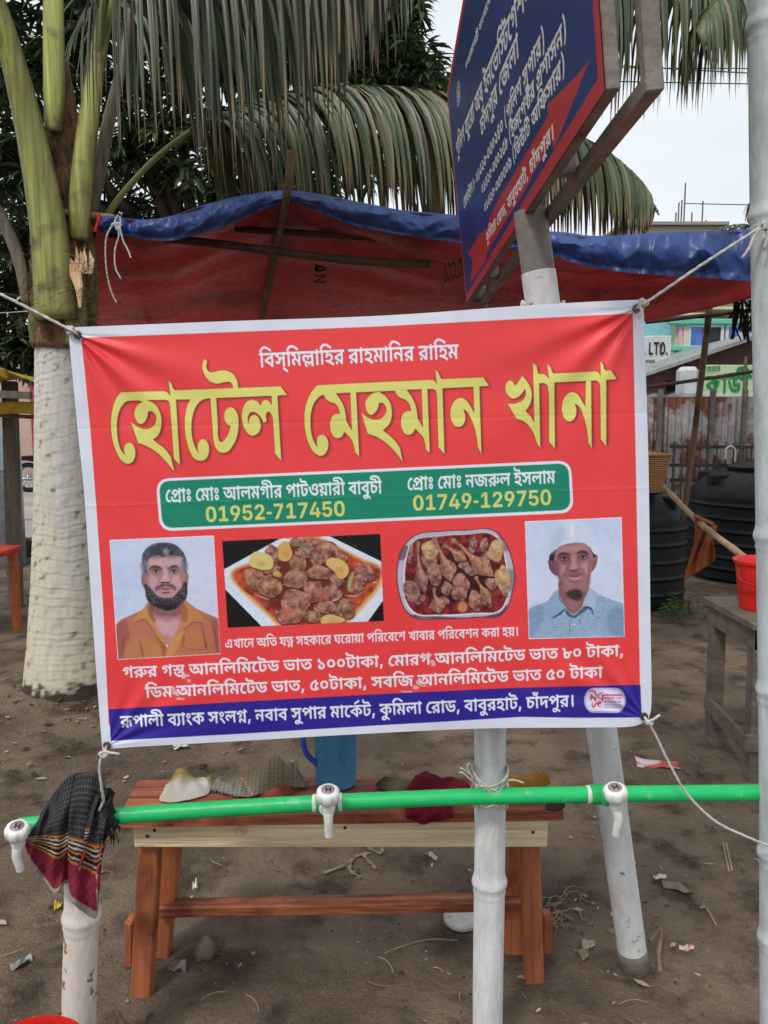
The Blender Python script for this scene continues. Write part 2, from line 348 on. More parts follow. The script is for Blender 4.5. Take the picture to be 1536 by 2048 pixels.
GLYPHS = [
[[157,156,157,129,109,129,109,0,45,0,45,129,-3,129,-3,156,45,156,36,160,16,172,11,176,34,196,82,219,136,229,169,229,192,229,236,225,284,215,342,199,381,187,347,165,306,178,250,195,202,202,177,202,152,202,116,194,92,180,81,172,86,168,98,159,105,156]],
[[319,156,319,129,271,129,271,0,207,0,188,14,136,34,72,48,35,52,9,80,56,94,164,117,217,124,209,116,209,129,-3,129,-3,156],[207,101,217,96,184,91,122,78,91,70,112,68,156,58,200,42,217,31,209,29,208,34,206,46,207,52]],
[[359,156,359,129,311,129,311,0,247,0,247,80,259,68,248,75,232,82,225,82,216,82,208,79,192,68,181,57,166,46,140,32,114,26,97,26,82,26,54,31,28,44,15,56,61,70,70,61,84,54,93,54,100,54,112,58,128,68,141,80,153,87,166,99,190,109,207,109,220,109,242,103,257,96,249,95,248,100,246,110,247,115,247,129,-3,129,-3,156],[123,62,118,78,108,96,97,101,84,106,44,112,13,113,31,141,67,133,94,130,128,123,150,112,158,96,161,84]],
[[-77,-3,65,-46,37,-68,-107,-26]],
[[327,156,327,129,279,129,279,0,215,0,215,32,225,19,204,32,170,51,136,61,117,61,104,61,88,54,89,48,88,42,108,34,125,31,107,3,76,7,40,22,20,40,21,49,20,62,46,79,84,87,107,87,132,87,172,80,208,66,227,55,217,52,216,58,214,70,215,76,215,129,-3,129,-3,156],[161,80,160,79,160,74,159,72,97,80,94,92,80,106,44,113,13,115,25,140,53,136,82,134,122,125,148,112,160,93]],
[[401,156,401,129,353,129,353,54,289,54,289,87,299,71,286,80,264,90,249,90,244,90,230,88,220,80,221,74,220,72,222,68,223,66,169,64,164,77,136,92,113,92,96,92,80,85,81,80,80,74,100,66,121,62,97,36,72,40,36,52,16,70,17,82,16,93,38,110,76,119,103,119,134,119,174,110,195,98,185,99,190,108,218,118,239,118,254,118,282,110,295,105,291,104,288,108,288,117,289,122,289,129,-3,129,-3,156],[157,49,180,49,214,41,229,34,234,40,252,44,263,44,276,44,298,37,311,30,291,33,288,37,288,45,289,51,289,56,353,56,353,-11,289,-11,289,24,301,4,296,10,280,20,271,20,264,20,256,16,257,11,256,10,258,6,259,4,205,3,202,14,180,24,167,24,156,24,146,20,147,16,146,12,158,6,175,4,153,-20,122,-15,86,5,87,19,86,32,124,49]],
[[157,156,157,129,109,129,109,0,45,0,45,112,38,119,16,129,-1,129,-3,129,-3,156,5,156,16,156,36,149,47,140,44,141,44,150,45,153,45,172,97,172,107,156]],
[[131,122,176,122,230,108,254,87,255,76,254,56,202,34,155,30,145,40,168,36,218,27,268,14,291,5,257,-17,232,-9,180,6,122,18,58,27,25,30,35,55,52,53,84,50,103,50,134,50,172,57,190,68,191,76,190,85,162,96,137,96,120,96,104,94,96,88,97,84,96,83,98,80,99,78,39,74,36,78,32,87,33,92,32,100,56,114,100,122],[75,108,72,116,46,128,23,131,59,142,83,139,110,133,134,119,137,108],[291,156,291,129,-3,129,-3,156]],
[[319,156,319,129,271,129,271,0,207,0,188,14,136,34,72,48,35,52,9,80,56,94,164,117,217,124,209,116,209,129,-3,129,-3,156],[207,101,217,96,184,91,122,78,91,70,112,68,156,58,200,42,217,31,209,29,208,34,206,46,207,52],[87,-3,70,-3,50,8,51,16,50,24,70,34,87,34,102,34,122,24,123,16,122,8,102,-3]],
[[321,156,321,129,273,129,273,0,209,0,209,53,219,40,204,50,166,67,130,77,113,77,100,77,80,71,81,64,80,59,98,51,117,48,87,20,54,27,16,51,17,66,16,79,40,96,80,104,101,104,124,104,164,97,202,84,221,75,211,72,208,78,208,91,209,97,209,129,-3,129,-3,156]],
[[203,156,203,129,177,129,158,125,126,112,102,96,86,77,87,66,86,50,104,33,132,26,147,26,156,26,172,28,185,31,209,7,192,2,160,-1,143,-1,106,-1,52,14,22,44,23,65,22,80,40,108,76,132,120,150,147,156]],
[[411,156,411,129,363,129,363,38,299,38,299,98,303,85,286,96,256,113,224,124,192,130,177,130,156,130,124,123,96,110,83,101,81,107,90,110,112,115,129,115,154,115,176,101,177,92,176,88,176,82,177,80,161,82,164,86,178,92,192,99,201,102,261,128,299,109,153,42,107,62,153,84,135,71,115,65,122,70,132,78,133,83,132,89,118,94,109,94,102,94,88,92,81,90,33,112,54,126,96,146,144,157,175,157,200,157,240,148,282,132,305,121,303,116,300,121,298,134,299,140,299,172,351,172,363,156],[363,-11,301,-11,296,-6,280,1,258,4,243,4,220,4,166,0,135,0,114,0,74,3,38,13,16,33,17,49,16,55,20,68,23,72,83,68,80,65,78,56,79,51,78,41,94,30,122,27,141,27,168,27,212,31,239,31,256,31,288,24,299,18,299,50,363,50]],
[[33,119,32,130,52,146,88,156,111,156,132,156,166,146,186,130,187,119,186,108,166,91,132,82,111,82,88,82,52,91,32,108],[83,119,82,112,98,105,111,105,122,105,136,112,137,119,136,125,122,132,111,132,98,132,82,125],[33,37,32,48,52,64,88,74,111,74,132,74,166,64,186,48,187,37,186,26,166,10,132,0,111,0,88,0,52,9,32,26],[83,37,82,31,98,23,111,23,122,23,136,31,137,37,136,43,122,51,111,51,98,51,82,43]],
[[483,156,483,129,435,129,435,0,371,0,356,13,306,33,283,39,311,60,330,54,362,42,373,36,372,39,370,44,370,50,371,54,371,129,-3,129,-3,156],[199,21,158,21,88,37,30,75,9,107,69,116,84,92,120,62,166,49,197,49,220,49,250,55,264,67,265,74,264,84,244,96,229,96,216,96,204,90,205,85,204,84,206,78,209,76,147,72,142,77,138,86,139,89,138,101,162,115,198,122,221,122,252,122,302,108,328,86,329,71,328,58,302,34,244,21],[169,108,166,116,140,128,119,131,153,142,177,139,204,133,228,119,233,108],[633,156,633,129,585,129,585,0,521,0,521,112,512,121,494,129,483,129,475,129,475,156,485,156,496,156,514,148,523,140,522,141,520,150,521,153,521,172,573,172,585,156]],
[[393,156,393,129,345,129,345,0,281,0,281,79,293,66,284,73,262,83,249,83,242,83,230,81,220,74,221,67,220,64,222,61,223,59,169,57,164,66,150,78,128,84,113,84,104,84,88,81,80,75,81,71,80,62,110,51,131,48,113,21,82,25,40,39,16,59,17,72,16,84,40,102,80,112,105,112,134,112,174,102,195,91,187,93,192,102,220,110,237,110,252,110,280,104,293,98,283,94,280,99,280,110,281,115,281,129,-3,129,-3,156]],
[[241,0,241,101,255,90,242,98,216,112,188,124,156,130,137,130,114,130,84,120,73,113,67,113,76,116,100,120,121,120,142,120,172,112,188,98,189,89,188,74,144,50,101,37,65,63,92,70,128,82,129,90,128,94,116,99,105,99,94,99,72,96,61,92,9,113,24,126,64,146,108,157,135,157,158,157,200,149,240,132,265,120,245,124,244,126,240,138,241,146,241,172,295,172,305,156,355,156,355,129,305,129,305,0]],
[[157,129,109,129,109,0,45,0,45,129,-3,129,-3,156,45,156,38,169,10,188,-36,199,-100,205,-139,205,-164,205,-198,202,-214,198,-213,195,-214,192,-202,191,-187,191,-137,191,-108,191,-74,186,-63,181,-54,177,-44,164,-43,154,-103,154,-106,158,-110,164,-115,166,-120,167,-132,168,-139,168,-177,168,-208,168,-240,172,-251,174,-264,178,-274,189,-273,195,-274,210,-204,229,-129,229,-22,229,100,194,109,156,157,156]],
[[387,156,387,129,339,129,339,0,275,0,275,98,277,85,260,96,230,113,200,124,168,130,151,130,130,130,98,123,70,110,57,101,57,107,64,110,88,115,105,115,128,115,152,101,153,92,152,88,152,82,151,80,137,82,140,86,152,92,168,99,177,102,237,128,275,109,127,42,83,62,129,84,111,71,89,65,98,70,106,78,107,83,106,89,94,94,85,94,76,94,64,92,57,90,9,112,30,126,72,146,120,157,149,157,174,157,216,148,256,132,281,121,277,116,276,121,274,134,275,140,275,172,327,172,337,156]],
[[301,156,301,129,105,129,105,54,104,46,108,38,113,36,120,32,137,32,150,32,176,38,189,44,200,50,212,61,213,68,212,72,200,79,187,79,180,79,168,78,165,78,157,104,166,105,188,107,205,107,228,107,260,98,276,83,277,73,276,60,252,35,233,26,212,16,162,5,133,5,106,5,76,10,67,15,56,19,40,36,41,54,41,129,-3,129,-3,156],[191,156,190,164,176,170,157,170,119,170,80,170,34,178,21,185,10,190,0,204,1,214,0,217,2,224,5,228,65,226,64,224,64,220,65,219,64,213,68,205,73,202,78,200,96,197,117,197,157,197,184,197,220,193,233,187,240,182,250,167,253,156]],
[[265,157,310,157,360,137,361,119,360,106,332,86,284,70,257,64,233,91,258,95,294,108,295,118,294,124,278,131,265,131,248,131,224,126,202,120,192,112,193,108,192,106,200,101,215,100,201,73,164,75,126,94,127,106,126,116,148,135,188,149,238,157],[365,54,364,33,298,7,241,7,200,7,132,18,74,43,28,86,9,119,69,127,90,93,136,52,196,35,237,35,262,35,298,46,299,58,298,66,274,77,259,80,317,93,336,86,364,67]],
[[337,156,337,129,289,129,289,0,225,0,204,12,150,30,82,41,41,44,17,72,30,76,60,84,94,93,111,97,90,103,42,112,13,115,31,135,49,129,-3,129,-3,156],[225,129,81,129,85,130,102,128,134,120,160,110,173,105,179,83,164,80,134,74,104,66,93,63,93,64,116,63,170,53,220,36,237,26,229,24,224,30,224,43,225,50],[87,-6,72,-6,50,4,51,12,50,20,72,30,87,30,102,30,122,20,123,12,122,4,102,-6]],
[[-151,-66,-168,-66,-204,-60,-230,-47,-229,-36,-230,-22,-188,-6,-149,-6,-114,-6,-52,-15,10,-34,47,-48,13,-68,-18,-54,-72,-36,-120,-27,-141,-27,-156,-27,-172,-32,-171,-37,-172,-41,-158,-46,-147,-46,-134,-46,-118,-39,-110,-30,-108,-20,-107,-15,-107,4,-43,4,-43,-8,-44,-16,-52,-36,-72,-54,-116,-66]],
[[301,156,301,129,105,129,105,122,105,99,104,96,104,89,105,86,105,54,104,46,108,38,113,36,120,32,137,32,150,32,176,38,189,44,200,50,212,61,213,68,212,74,198,78,189,78,183,78,168,78,144,81,129,85,118,88,104,95,99,98,103,129,112,121,136,111,168,106,189,106,199,106,224,106,252,101,261,96,268,92,276,80,277,74,276,59,252,35,233,26,212,16,162,5,133,5,106,5,76,10,67,14,56,19,40,36,41,54,41,129,-3,129,-3,156]],
[[219,8,184,8,120,18,68,40,24,79,9,108,69,116,86,86,128,51,182,36,217,36,252,36,282,49,283,60,282,68,274,79,271,83,317,82,300,74,268,64,232,58,209,58,186,58,152,64,134,79,135,91,134,101,156,120,189,129,178,129,160,129,153,129,-3,129,-3,156,501,156,501,129,353,129,338,129,304,130,293,130,260,124,220,112,198,100,199,94,198,89,208,84,217,84,230,84,252,90,267,95,337,85,340,80,344,67,345,59,344,47,320,23,264,8],[447,50,446,39,454,16,463,4,401,-3,390,11,382,36,383,51,382,61,388,79,393,86,356,89,302,100,264,117,253,128,321,131,326,126,348,118,384,113,413,113,418,113,428,113,437,114,467,89,456,80,446,61]],
[[429,156,429,129,271,129,271,64,269,54,268,49,270,38,271,33,271,0,207,0,188,14,136,34,72,48,35,52,9,80,56,94,164,117,217,124,209,116,209,129,-3,129,-3,156],[207,101,217,96,184,91,122,78,91,70,112,68,156,58,200,42,217,31,209,29,208,34,206,46,207,52],[337,33,312,33,274,43,244,62,231,76,265,91,270,80,288,66,312,59,325,59,332,59,346,64,347,70,346,74,340,80,322,86,309,88,327,115,352,111,388,98,408,80,409,68,408,52,370,33],[87,-3,70,-3,50,8,51,16,50,24,70,34,87,34,102,34,122,24,123,16,122,8,102,-3]],
[[177,156,176,164,162,170,143,170,113,170,74,170,28,178,15,185,4,190,-4,204,-3,214,-4,217,-4,224,-1,228,61,226,58,224,58,220,59,219,58,213,62,205,69,202,74,200,92,197,111,197,143,197,172,197,206,193,219,187,228,182,236,167,239,156],[131,122,176,122,230,108,254,87,255,76,254,56,202,34,155,30,145,40,168,36,218,27,268,14,291,5,257,-17,232,-9,180,6,122,18,58,27,25,30,35,55,52,53,84,50,103,50,134,50,172,57,190,68,191,76,190,85,162,96,137,96,120,96,104,94,96,88,97,84,96,83,98,80,99,78,39,74,36,78,32,87,33,92,32,100,56,114,100,122],[75,108,72,116,46,128,23,131,59,142,83,139,110,133,134,119,137,108],[291,156,291,129,-3,129,-3,156]],
[[163,-2,116,-2,52,20,22,61,23,91,22,120,52,162,116,184,163,184,208,184,270,162,302,120,303,91,302,61,270,20,208,-2],[163,29,184,29,212,43,226,70,227,91,226,112,212,139,184,153,163,153,140,153,112,139,98,112,99,91,98,70,112,43,140,29]],
[[43,0,43,31,291,31,291,0],[215,182,215,0,139,0,139,148,137,148,53,119,53,154,133,182]],
[[161,184,196,184,256,170,294,142,295,123,294,108,270,80,249,62,163,0,87,0,201,83,221,83,216,79,192,71,162,66,143,66,108,66,58,79,30,104,31,122,30,141,64,169,122,184],[161,154,144,154,116,146,102,132,103,123,102,114,116,100,144,92,161,92,178,92,204,100,220,114,221,123,220,132,204,146,178,154]],
[[159,-2,120,-2,62,12,28,36,27,52,103,52,102,44,118,34,144,28,159,28,176,28,204,36,220,50,221,60,220,69,204,84,176,92,157,92,140,92,112,86,105,80,35,86,53,182,275,182,275,150,117,150,107,105,109,105,118,112,156,120,181,120,204,120,246,112,276,96,294,74,295,61,294,42,260,14,200,-2]],
[[35,0,35,28,165,88,180,96,202,108,214,120,215,128,214,136,200,148,174,154,159,154,142,154,116,147,104,134,105,126,31,126,30,144,62,170,120,184,161,184,198,184,256,170,288,146,289,130,288,120,272,100,232,76,195,59,141,33,141,32,293,32,293,0]],
[[27,89,157,89,157,60,27,60]],
[[59,0,209,149,209,150,35,150,35,182,289,182,289,150,139,0]],
[[17,32,17,62,151,182,225,182,93,64,93,63,309,63,309,32],[191,0,191,41,193,55,193,114,263,114,263,0]],
[[267,157,290,157,320,152,333,148,340,144,354,130,355,116,355,0,293,0,286,6,272,14,252,17,237,17,218,17,186,15,156,13,137,13,116,13,72,17,38,28,16,50,17,68,16,74,20,89,23,94,85,90,82,86,80,76,81,69,80,60,90,49,110,43,132,41,145,41,168,41,208,45,229,45,248,45,276,40,291,32,291,109,290,117,286,124,283,127,274,130,261,130,246,130,222,124,204,114,192,104,193,101,192,98,196,95,208,92,219,92,224,92,232,93,237,93,241,67,232,66,214,65,201,65,170,65,130,80,131,96,130,107,150,128,188,146,238,157]],
[[379,156,379,129,329,129,329,0,265,0,248,10,210,27,166,40,114,48,85,50,69,79,97,73,144,70,206,58,248,44,267,36,266,41,264,53,265,60,265,172,317,172,329,156],[237,116,236,102,210,80,158,65,117,62,77,67,69,79,104,82,152,92,174,104,175,112,174,120,156,131,143,136,203,156,216,148,236,128],[97,106,62,106,22,122,23,136,22,142,28,152,33,157,91,150,88,148,86,144,87,141,86,136,96,132,107,132,116,132,132,136,148,144,157,151,203,156,209,146,194,134,162,115,122,106]],
[[203,156,203,129,177,129,158,125,126,112,102,96,86,77,87,66,86,50,104,33,132,26,147,26,156,26,172,28,185,31,209,7,192,2,160,-1,143,-1,106,-1,52,14,22,44,23,65,22,82,48,112,92,134,125,140,93,130,84,129,64,129,49,129,-3,129,-3,156]],
[[483,156,483,129,435,129,435,0,371,0,356,13,306,33,283,39,311,60,330,54,362,42,373,36,372,39,370,44,370,50,371,54,371,129,-3,129,-3,156],[199,21,158,21,88,37,30,75,9,107,69,116,84,92,120,62,166,49,197,49,220,49,250,55,264,67,265,74,264,84,244,96,229,96,216,96,204,90,205,85,204,84,206,78,209,76,147,72,142,77,138,86,139,89,138,101,162,115,198,122,221,122,252,122,302,108,328,86,329,71,328,58,302,34,244,21],[169,108,166,116,140,128,119,131,153,142,177,139,204,133,228,119,233,108]],
[[215,8,168,8,90,27,30,70,9,108,69,116,84,89,122,54,172,36,207,36,226,36,256,40,274,48,284,60,285,67,284,76,270,87,250,94,239,94,224,94,210,87,211,81,210,78,212,73,215,70,153,66,148,71,144,81,145,85,144,97,168,112,208,120,233,120,268,120,320,105,348,80,349,64,348,49,320,24,260,8],[371,156,371,129,-3,129,-3,156]],
[[337,156,337,129,289,129,289,0,225,0,204,12,150,30,82,41,41,44,17,72,30,76,60,84,94,93,111,97,90,103,42,112,13,115,31,135,49,129,-3,129,-3,156],[225,129,81,129,85,130,102,128,134,120,160,110,173,105,179,83,164,80,134,74,104,66,93,63,93,64,116,63,170,53,220,36,237,26,229,24,224,30,224,43,225,50]],
[[205,33,160,33,84,49,28,84,9,112,69,120,84,100,118,74,168,60,205,60,236,60,266,70,267,80,266,88,246,98,227,98,220,98,208,96,200,91,201,88,200,86,202,82,205,81,145,77,140,81,138,90,139,94,138,104,160,117,198,124,223,124,260,124,308,111,330,90,331,78,330,66,304,45,248,33],[353,156,353,129,-3,129,-3,156],[133,29,160,29,204,19,248,1,267,-12,237,-28,224,-20,192,-6,160,4,145,4,134,4,124,0,125,-3,124,-6,132,-11,143,-13,117,-35,100,-32,76,-22,60,-8,61,1,60,9,78,22,110,29],[301,-28,237,-28,237,-9,239,0,236,4,236,11,237,16,237,22,236,27,238,38,239,42,301,56]],
[[433,156,433,129,269,129,269,114,271,104,271,0,207,0,188,14,136,34,72,48,35,52,9,80,56,94,164,117,217,124,209,117,209,129,-3,129,-3,156],[207,101,217,96,194,92,152,84,112,75,91,70,112,68,156,58,200,42,217,31,209,29,208,33,206,44,207,51],[411,65,410,57,396,42,364,32,335,32,324,32,308,33,301,34,303,60,304,60,312,60,319,60,336,60,348,66,349,71,348,80,304,94,263,97,263,124,302,121,370,106,410,82]],
[[337,156,337,129,287,129,287,0,223,0,206,10,156,28,92,39,53,42,33,65,40,68,60,74,80,81,91,84,111,79,106,78,100,78,101,78,72,78,36,87,20,100,21,108,20,120,48,136,79,144,141,136,112,131,86,118,87,110,86,103,104,97,117,97,128,97,150,101,165,105,193,84,176,80,144,72,116,63,103,58,103,63,138,59,198,45,225,33,224,37,222,46,223,50,223,129,-3,129,-3,156]],
[[361,156,361,129,313,129,313,0,249,0,249,127,251,132,250,137,248,146,249,151,249,172,301,172,313,156],[175,157,196,157,228,150,254,136,265,126,265,93,248,110,208,130,185,130,168,130,148,122,149,114,148,106,178,96,209,96,201,67,164,68,122,80,104,102,105,115,104,130,122,148,156,157],[41,157,64,157,102,148,126,128,127,111,126,100,106,80,64,67,29,67,21,96,44,96,70,101,80,109,81,114,80,122,58,130,39,130,28,130,10,130,1,128,-5,155,8,156,30,157]],
[[91,0,91,156,155,156,155,0]],
[[259,67,222,67,170,84,159,98,167,98,162,91,144,76,114,67,93,67,78,67,50,72,24,84,9,96,55,110,64,101,80,96,89,96,100,96,116,102,124,117,125,131,189,131,190,123,200,110,216,99,238,94,251,94,264,94,278,102,279,109,278,117,258,132,245,137,311,141,318,137,332,126,344,112,345,103,344,86,300,67],[379,156,379,129,-3,129,-3,156],[221,-20,178,-20,104,-5,46,28,27,54,87,64,102,45,136,20,186,6,223,6,256,6,284,17,285,28,284,33,274,40,256,45,245,45,236,45,224,43,218,38,219,35,218,33,220,29,221,28,161,24,158,28,156,37,157,41,156,51,176,64,216,71,241,71,276,71,324,59,348,39,349,27,348,13,322,-8,266,-20]],
[[375,156,375,129,201,129,201,96,200,92,204,86,213,86,220,86,236,91,252,100,261,106,317,111,332,99,350,74,351,60,350,44,320,20,260,5,217,5,184,5,122,15,68,38,24,78,9,108,69,116,86,86,128,49,180,33,211,33,248,33,288,50,289,64,288,74,272,86,265,92,313,94,296,82,258,67,222,59,203,59,186,59,162,64,153,68,144,73,136,88,137,100,137,129,-3,129,-3,156]],
[[221,8,186,8,122,17,68,40,24,78,9,108,69,116,86,86,128,50,182,36,217,36,240,36,274,43,292,56,293,66,292,73,286,83,276,91,269,94,319,114,338,102,356,76,357,62,356,46,324,22,264,8],[203,64,168,64,130,81,131,95,130,101,136,112,141,116,199,109,196,107,192,103,193,100,192,96,204,91,213,91,222,91,238,94,256,103,265,110,319,114,321,99,304,88,268,72,228,64],[381,156,381,129,-3,129,-3,156]],
[[155,0,104,0,58,21,59,36,58,50,90,68,123,74,147,46,134,45,124,40,125,38,124,33,140,28,155,28,178,28,204,38,205,46,204,54,190,64,160,75,137,82,104,92,70,106,56,120,57,129,56,136,70,151,85,158,141,142,134,139,126,133,127,130,126,127,130,123,144,117,170,108,193,101,220,92,254,76,268,58,269,46,268,31,240,11,188,0]],
[[153,20,118,20,62,33,30,59,31,80,30,94,56,121,112,138,157,138,200,138,254,123,280,96,281,78,280,63,252,36,196,20],[159,112,140,112,112,104,96,89,97,78,96,69,108,55,132,47,153,47,172,47,200,55,214,70,215,81,214,91,200,104,176,112]],
[[115,35,119,32,112,22,100,1,84,-20,75,-30,23,-30,30,-14,44,21,49,35]],
[[133,0,112,0,80,4,71,9,58,14,46,30,47,44,47,111,46,116,40,123,28,126,17,126,23,156,48,155,82,151,93,146,100,142,110,131,111,118,111,96,120,97,140,98,149,98,156,98,172,98,181,97,188,96,202,94,209,94,222,94,244,100,253,108,307,94,298,83,272,72,244,68,229,68,226,68,216,69,213,70,237,77,242,72,248,61,249,55,248,38,216,13,164,0],[137,27,148,27,164,31,176,39,182,48,183,54,182,61,170,68,152,72,143,72,132,72,116,70,111,69,111,46,110,39,112,32,117,30,120,28,130,27]],
[[165,0,124,0,58,14,22,42,23,62,22,82,66,115,150,144,209,157,237,138,232,135,230,130,231,127,230,122,250,115,265,115,266,115,272,115,275,115,299,95,266,86,234,74,224,64,225,58,224,52,240,44,261,44,264,44,272,44,277,44,299,16,272,8,204,0],[169,27,182,27,200,28,216,30,229,32,237,24,196,27,160,46,161,58,160,67,174,83,206,98,233,108,247,92,224,92,192,101,178,112,179,116,178,121,180,126,185,130,215,128,176,118,118,97,88,74,89,60,88,48,110,33,148,27]],
[[413,156,413,129,271,129,271,0,207,0,188,14,136,34,72,48,35,52,9,80,56,94,164,117,217,124,209,116,209,129,-3,129,-3,156],[207,101,217,96,184,91,122,78,91,70,112,68,156,58,200,42,217,31,209,29,208,34,206,46,207,52],[373,54,372,44,378,26,385,16,325,10,318,22,310,42,311,51,310,63,322,83,331,91,357,81,344,79,306,72,270,65,259,62,253,90,274,94,324,104,349,108,389,89,380,81,372,63],[87,-3,70,-3,50,8,51,16,50,24,70,34,87,34,102,34,122,24,123,16,122,8,102,-3]],
[[147,156,147,129,107,129,137,134,122,127,104,116,98,105,99,98,98,90,106,72,116,54,117,44,116,34,106,17,80,2,36,-9,1,-13,-13,13,14,17,42,26,50,38,51,44,50,54,42,72,34,89,35,98,34,106,40,117,56,128,67,134,61,129,-3,129,-3,156]],
[[71,80,102,70,156,45,200,16,219,1,171,-12,150,2,112,25,64,46,33,56],[33,119,32,130,52,146,88,156,111,156,132,156,166,146,186,130,187,119,186,108,166,91,132,82,111,82,88,82,52,91,32,108],[83,119,82,112,98,105,111,105,122,105,136,112,137,119,136,125,122,132,111,132,98,132,82,125]],
[[363,156,363,129,315,129,315,59,251,56,251,101,263,90,252,98,224,112,196,124,164,130,145,130,118,130,86,122,73,115,67,115,76,118,104,122,123,122,144,122,172,115,188,103,189,95,188,80,148,59,107,49,71,74,94,78,118,85,126,91,127,94,126,98,116,102,105,102,92,102,70,99,57,95,9,115,36,134,100,157,143,157,166,157,208,149,250,132,275,120,253,124,252,126,250,138,251,146,251,172,303,172,315,156],[147,51,174,51,220,40,262,21,283,7,253,-8,240,0,208,15,174,25,159,25,148,25,140,21,141,18,140,15,146,10,157,8,131,-14,116,-10,90,-1,76,13,77,22,76,30,92,43,124,51],[315,61,315,-11,251,-11,251,8,253,22,252,29,250,41,251,47,251,58]],
[[-147,185,25,229,49,206,-121,161]],
[[29,219,24,204,2,182,-40,169,-73,169,-108,169,-152,182,-176,204,-177,218,-125,221,-124,207,-100,191,-75,191,-52,191,-28,206,-23,222],[-47,210,-48,204,-64,198,-75,198,-88,198,-102,205,-101,211,-102,215,-90,222,-75,222,-64,222,-48,216]],
[[325,156,325,129,103,129,103,59,89,64,106,74,154,92,212,108,247,115,293,96,284,90,274,76,270,60,271,51,270,41,278,17,287,4,225,-3,214,11,204,36,205,51,204,60,212,77,224,93,231,99,249,86,220,80,164,62,112,41,91,30,39,48,39,129,-3,129,-3,156]],
[[327,156,327,129,279,129,279,0,215,0,215,106,225,91,208,102,172,119,136,130,117,130,106,130,90,126,82,118,83,113,82,108,92,98,120,93,147,93,139,61,96,64,42,78,16,100,17,114,16,127,40,146,80,157,107,157,132,157,174,148,210,134,227,125,217,125,214,131,214,144,215,150,215,172,267,172,277,156]],
[[251,69,232,69,206,72,178,78,163,83,148,88,132,92,125,92,116,92,106,88,107,85,106,82,116,76,123,73,83,53,68,60,44,76,45,88,44,98,64,112,96,119,113,119,134,119,168,112,191,105,210,98,230,94,243,94,256,94,268,101,269,109,268,117,248,132,235,137,301,141,308,137,324,126,334,112,335,103,334,87,292,69],[373,156,373,129,-3,129,-3,156],[243,92,264,92,290,89,301,85,310,81,324,69,325,56,325,-29,261,-29,252,-20,226,-14,211,-14,194,-14,166,-16,138,-18,121,-18,102,-18,64,-15,34,-5,16,14,17,28,16,33,18,43,21,48,83,44,80,41,78,34,79,31,78,22,94,12,118,8,129,8,144,8,168,11,192,13,205,13,222,13,250,6,261,-1,261,56,260,60,256,64,253,66,250,67,242,68,237,68,228,68,210,65,194,60,184,54,185,51,184,49,192,46,201,46,204,46,212,47,217,47,223,24,216,23,196,22,185,22,166,22,140,27,124,38,125,46,124,56,144,72,180,85,222,92]],
[[97,26,82,26,54,31,28,44,15,56,61,70,70,61,84,54,93,54,100,54,112,58,128,68,141,80,153,87,166,99,190,109,207,109,220,109,242,103,257,96,265,81,259,68,248,75,232,82,225,82,216,82,208,79,192,68,181,57,166,46,140,32,114,26],[123,62,118,78,108,96,97,101,84,106,44,112,13,113,31,141,67,133,94,130,128,123,150,112,158,96,161,84],[505,156,505,129,311,129,311,54,310,46,314,38,319,36,324,32,341,32,356,32,380,38,395,44,404,50,416,61,417,68,416,72,404,79,393,79,384,79,374,78,369,78,361,104,372,105,392,107,409,107,432,107,464,98,480,83,481,73,480,60,456,35,437,26,418,16,366,5,337,5,310,5,280,10,271,15,260,19,246,36,247,54,247,95,249,98,246,103,246,115,247,121,247,129,-3,129,-3,156],[397,156,394,164,380,170,361,170,323,170,284,170,238,178,225,185,214,190,206,204,207,214,206,217,206,224,209,228,269,226,268,224,268,220,269,219,268,213,272,205,279,202,284,200,300,197,321,197,361,197,388,197,424,193,437,187,444,182,456,167,457,156]],
[[291,73,290,54,268,24,222,8,183,8,154,8,104,17,62,40,28,84,17,118,77,125,88,90,118,52,154,36,179,36,196,36,216,45,226,62,227,74,226,85,214,106,196,120,185,120,176,120,166,115,167,110,166,108,170,101,173,98,113,90,108,97,102,110,103,117,102,128,124,141,158,147,175,147,214,147,266,127,290,93]],
[[59,133,58,139,70,152,81,158,133,146,130,144,126,139,127,137,126,135,130,131,152,128,175,125,222,120,260,99,261,83,260,63,206,41,159,39,154,40,146,40,143,40,147,49,176,45,218,36,258,24,285,15,249,-7,224,3,174,18,120,28,60,37,27,40,37,66,52,63,92,60,115,60,160,60,196,72,197,80,196,86,184,93,162,98,145,99,108,103,72,113,58,126]],
[[157,0,94,0,28,24,29,44,28,58,68,79,115,86,113,75,84,82,50,93,32,107,33,117,32,128,60,145,114,156,153,156,198,156,252,145,276,128,277,119,276,108,256,93,222,83,201,78,199,87,238,80,282,61,283,44,282,22,218,0],[157,27,188,27,216,37,217,46,216,52,200,62,170,68,157,69,124,65,92,54,93,46,92,38,122,27],[157,95,168,96,194,102,210,110,211,114,210,121,182,129,153,129,138,129,112,126,98,119,99,114,98,108,126,98]],
[[127,-32,92,-8,52,52,53,82,52,114,92,174,127,198,187,198,152,173,116,113,117,82,116,53,152,-6,187,-32]],
[[41,-32,76,-6,110,54,111,84,110,114,76,174,41,198,101,198,136,174,174,115,175,84,174,52,136,-8,101,-32]],
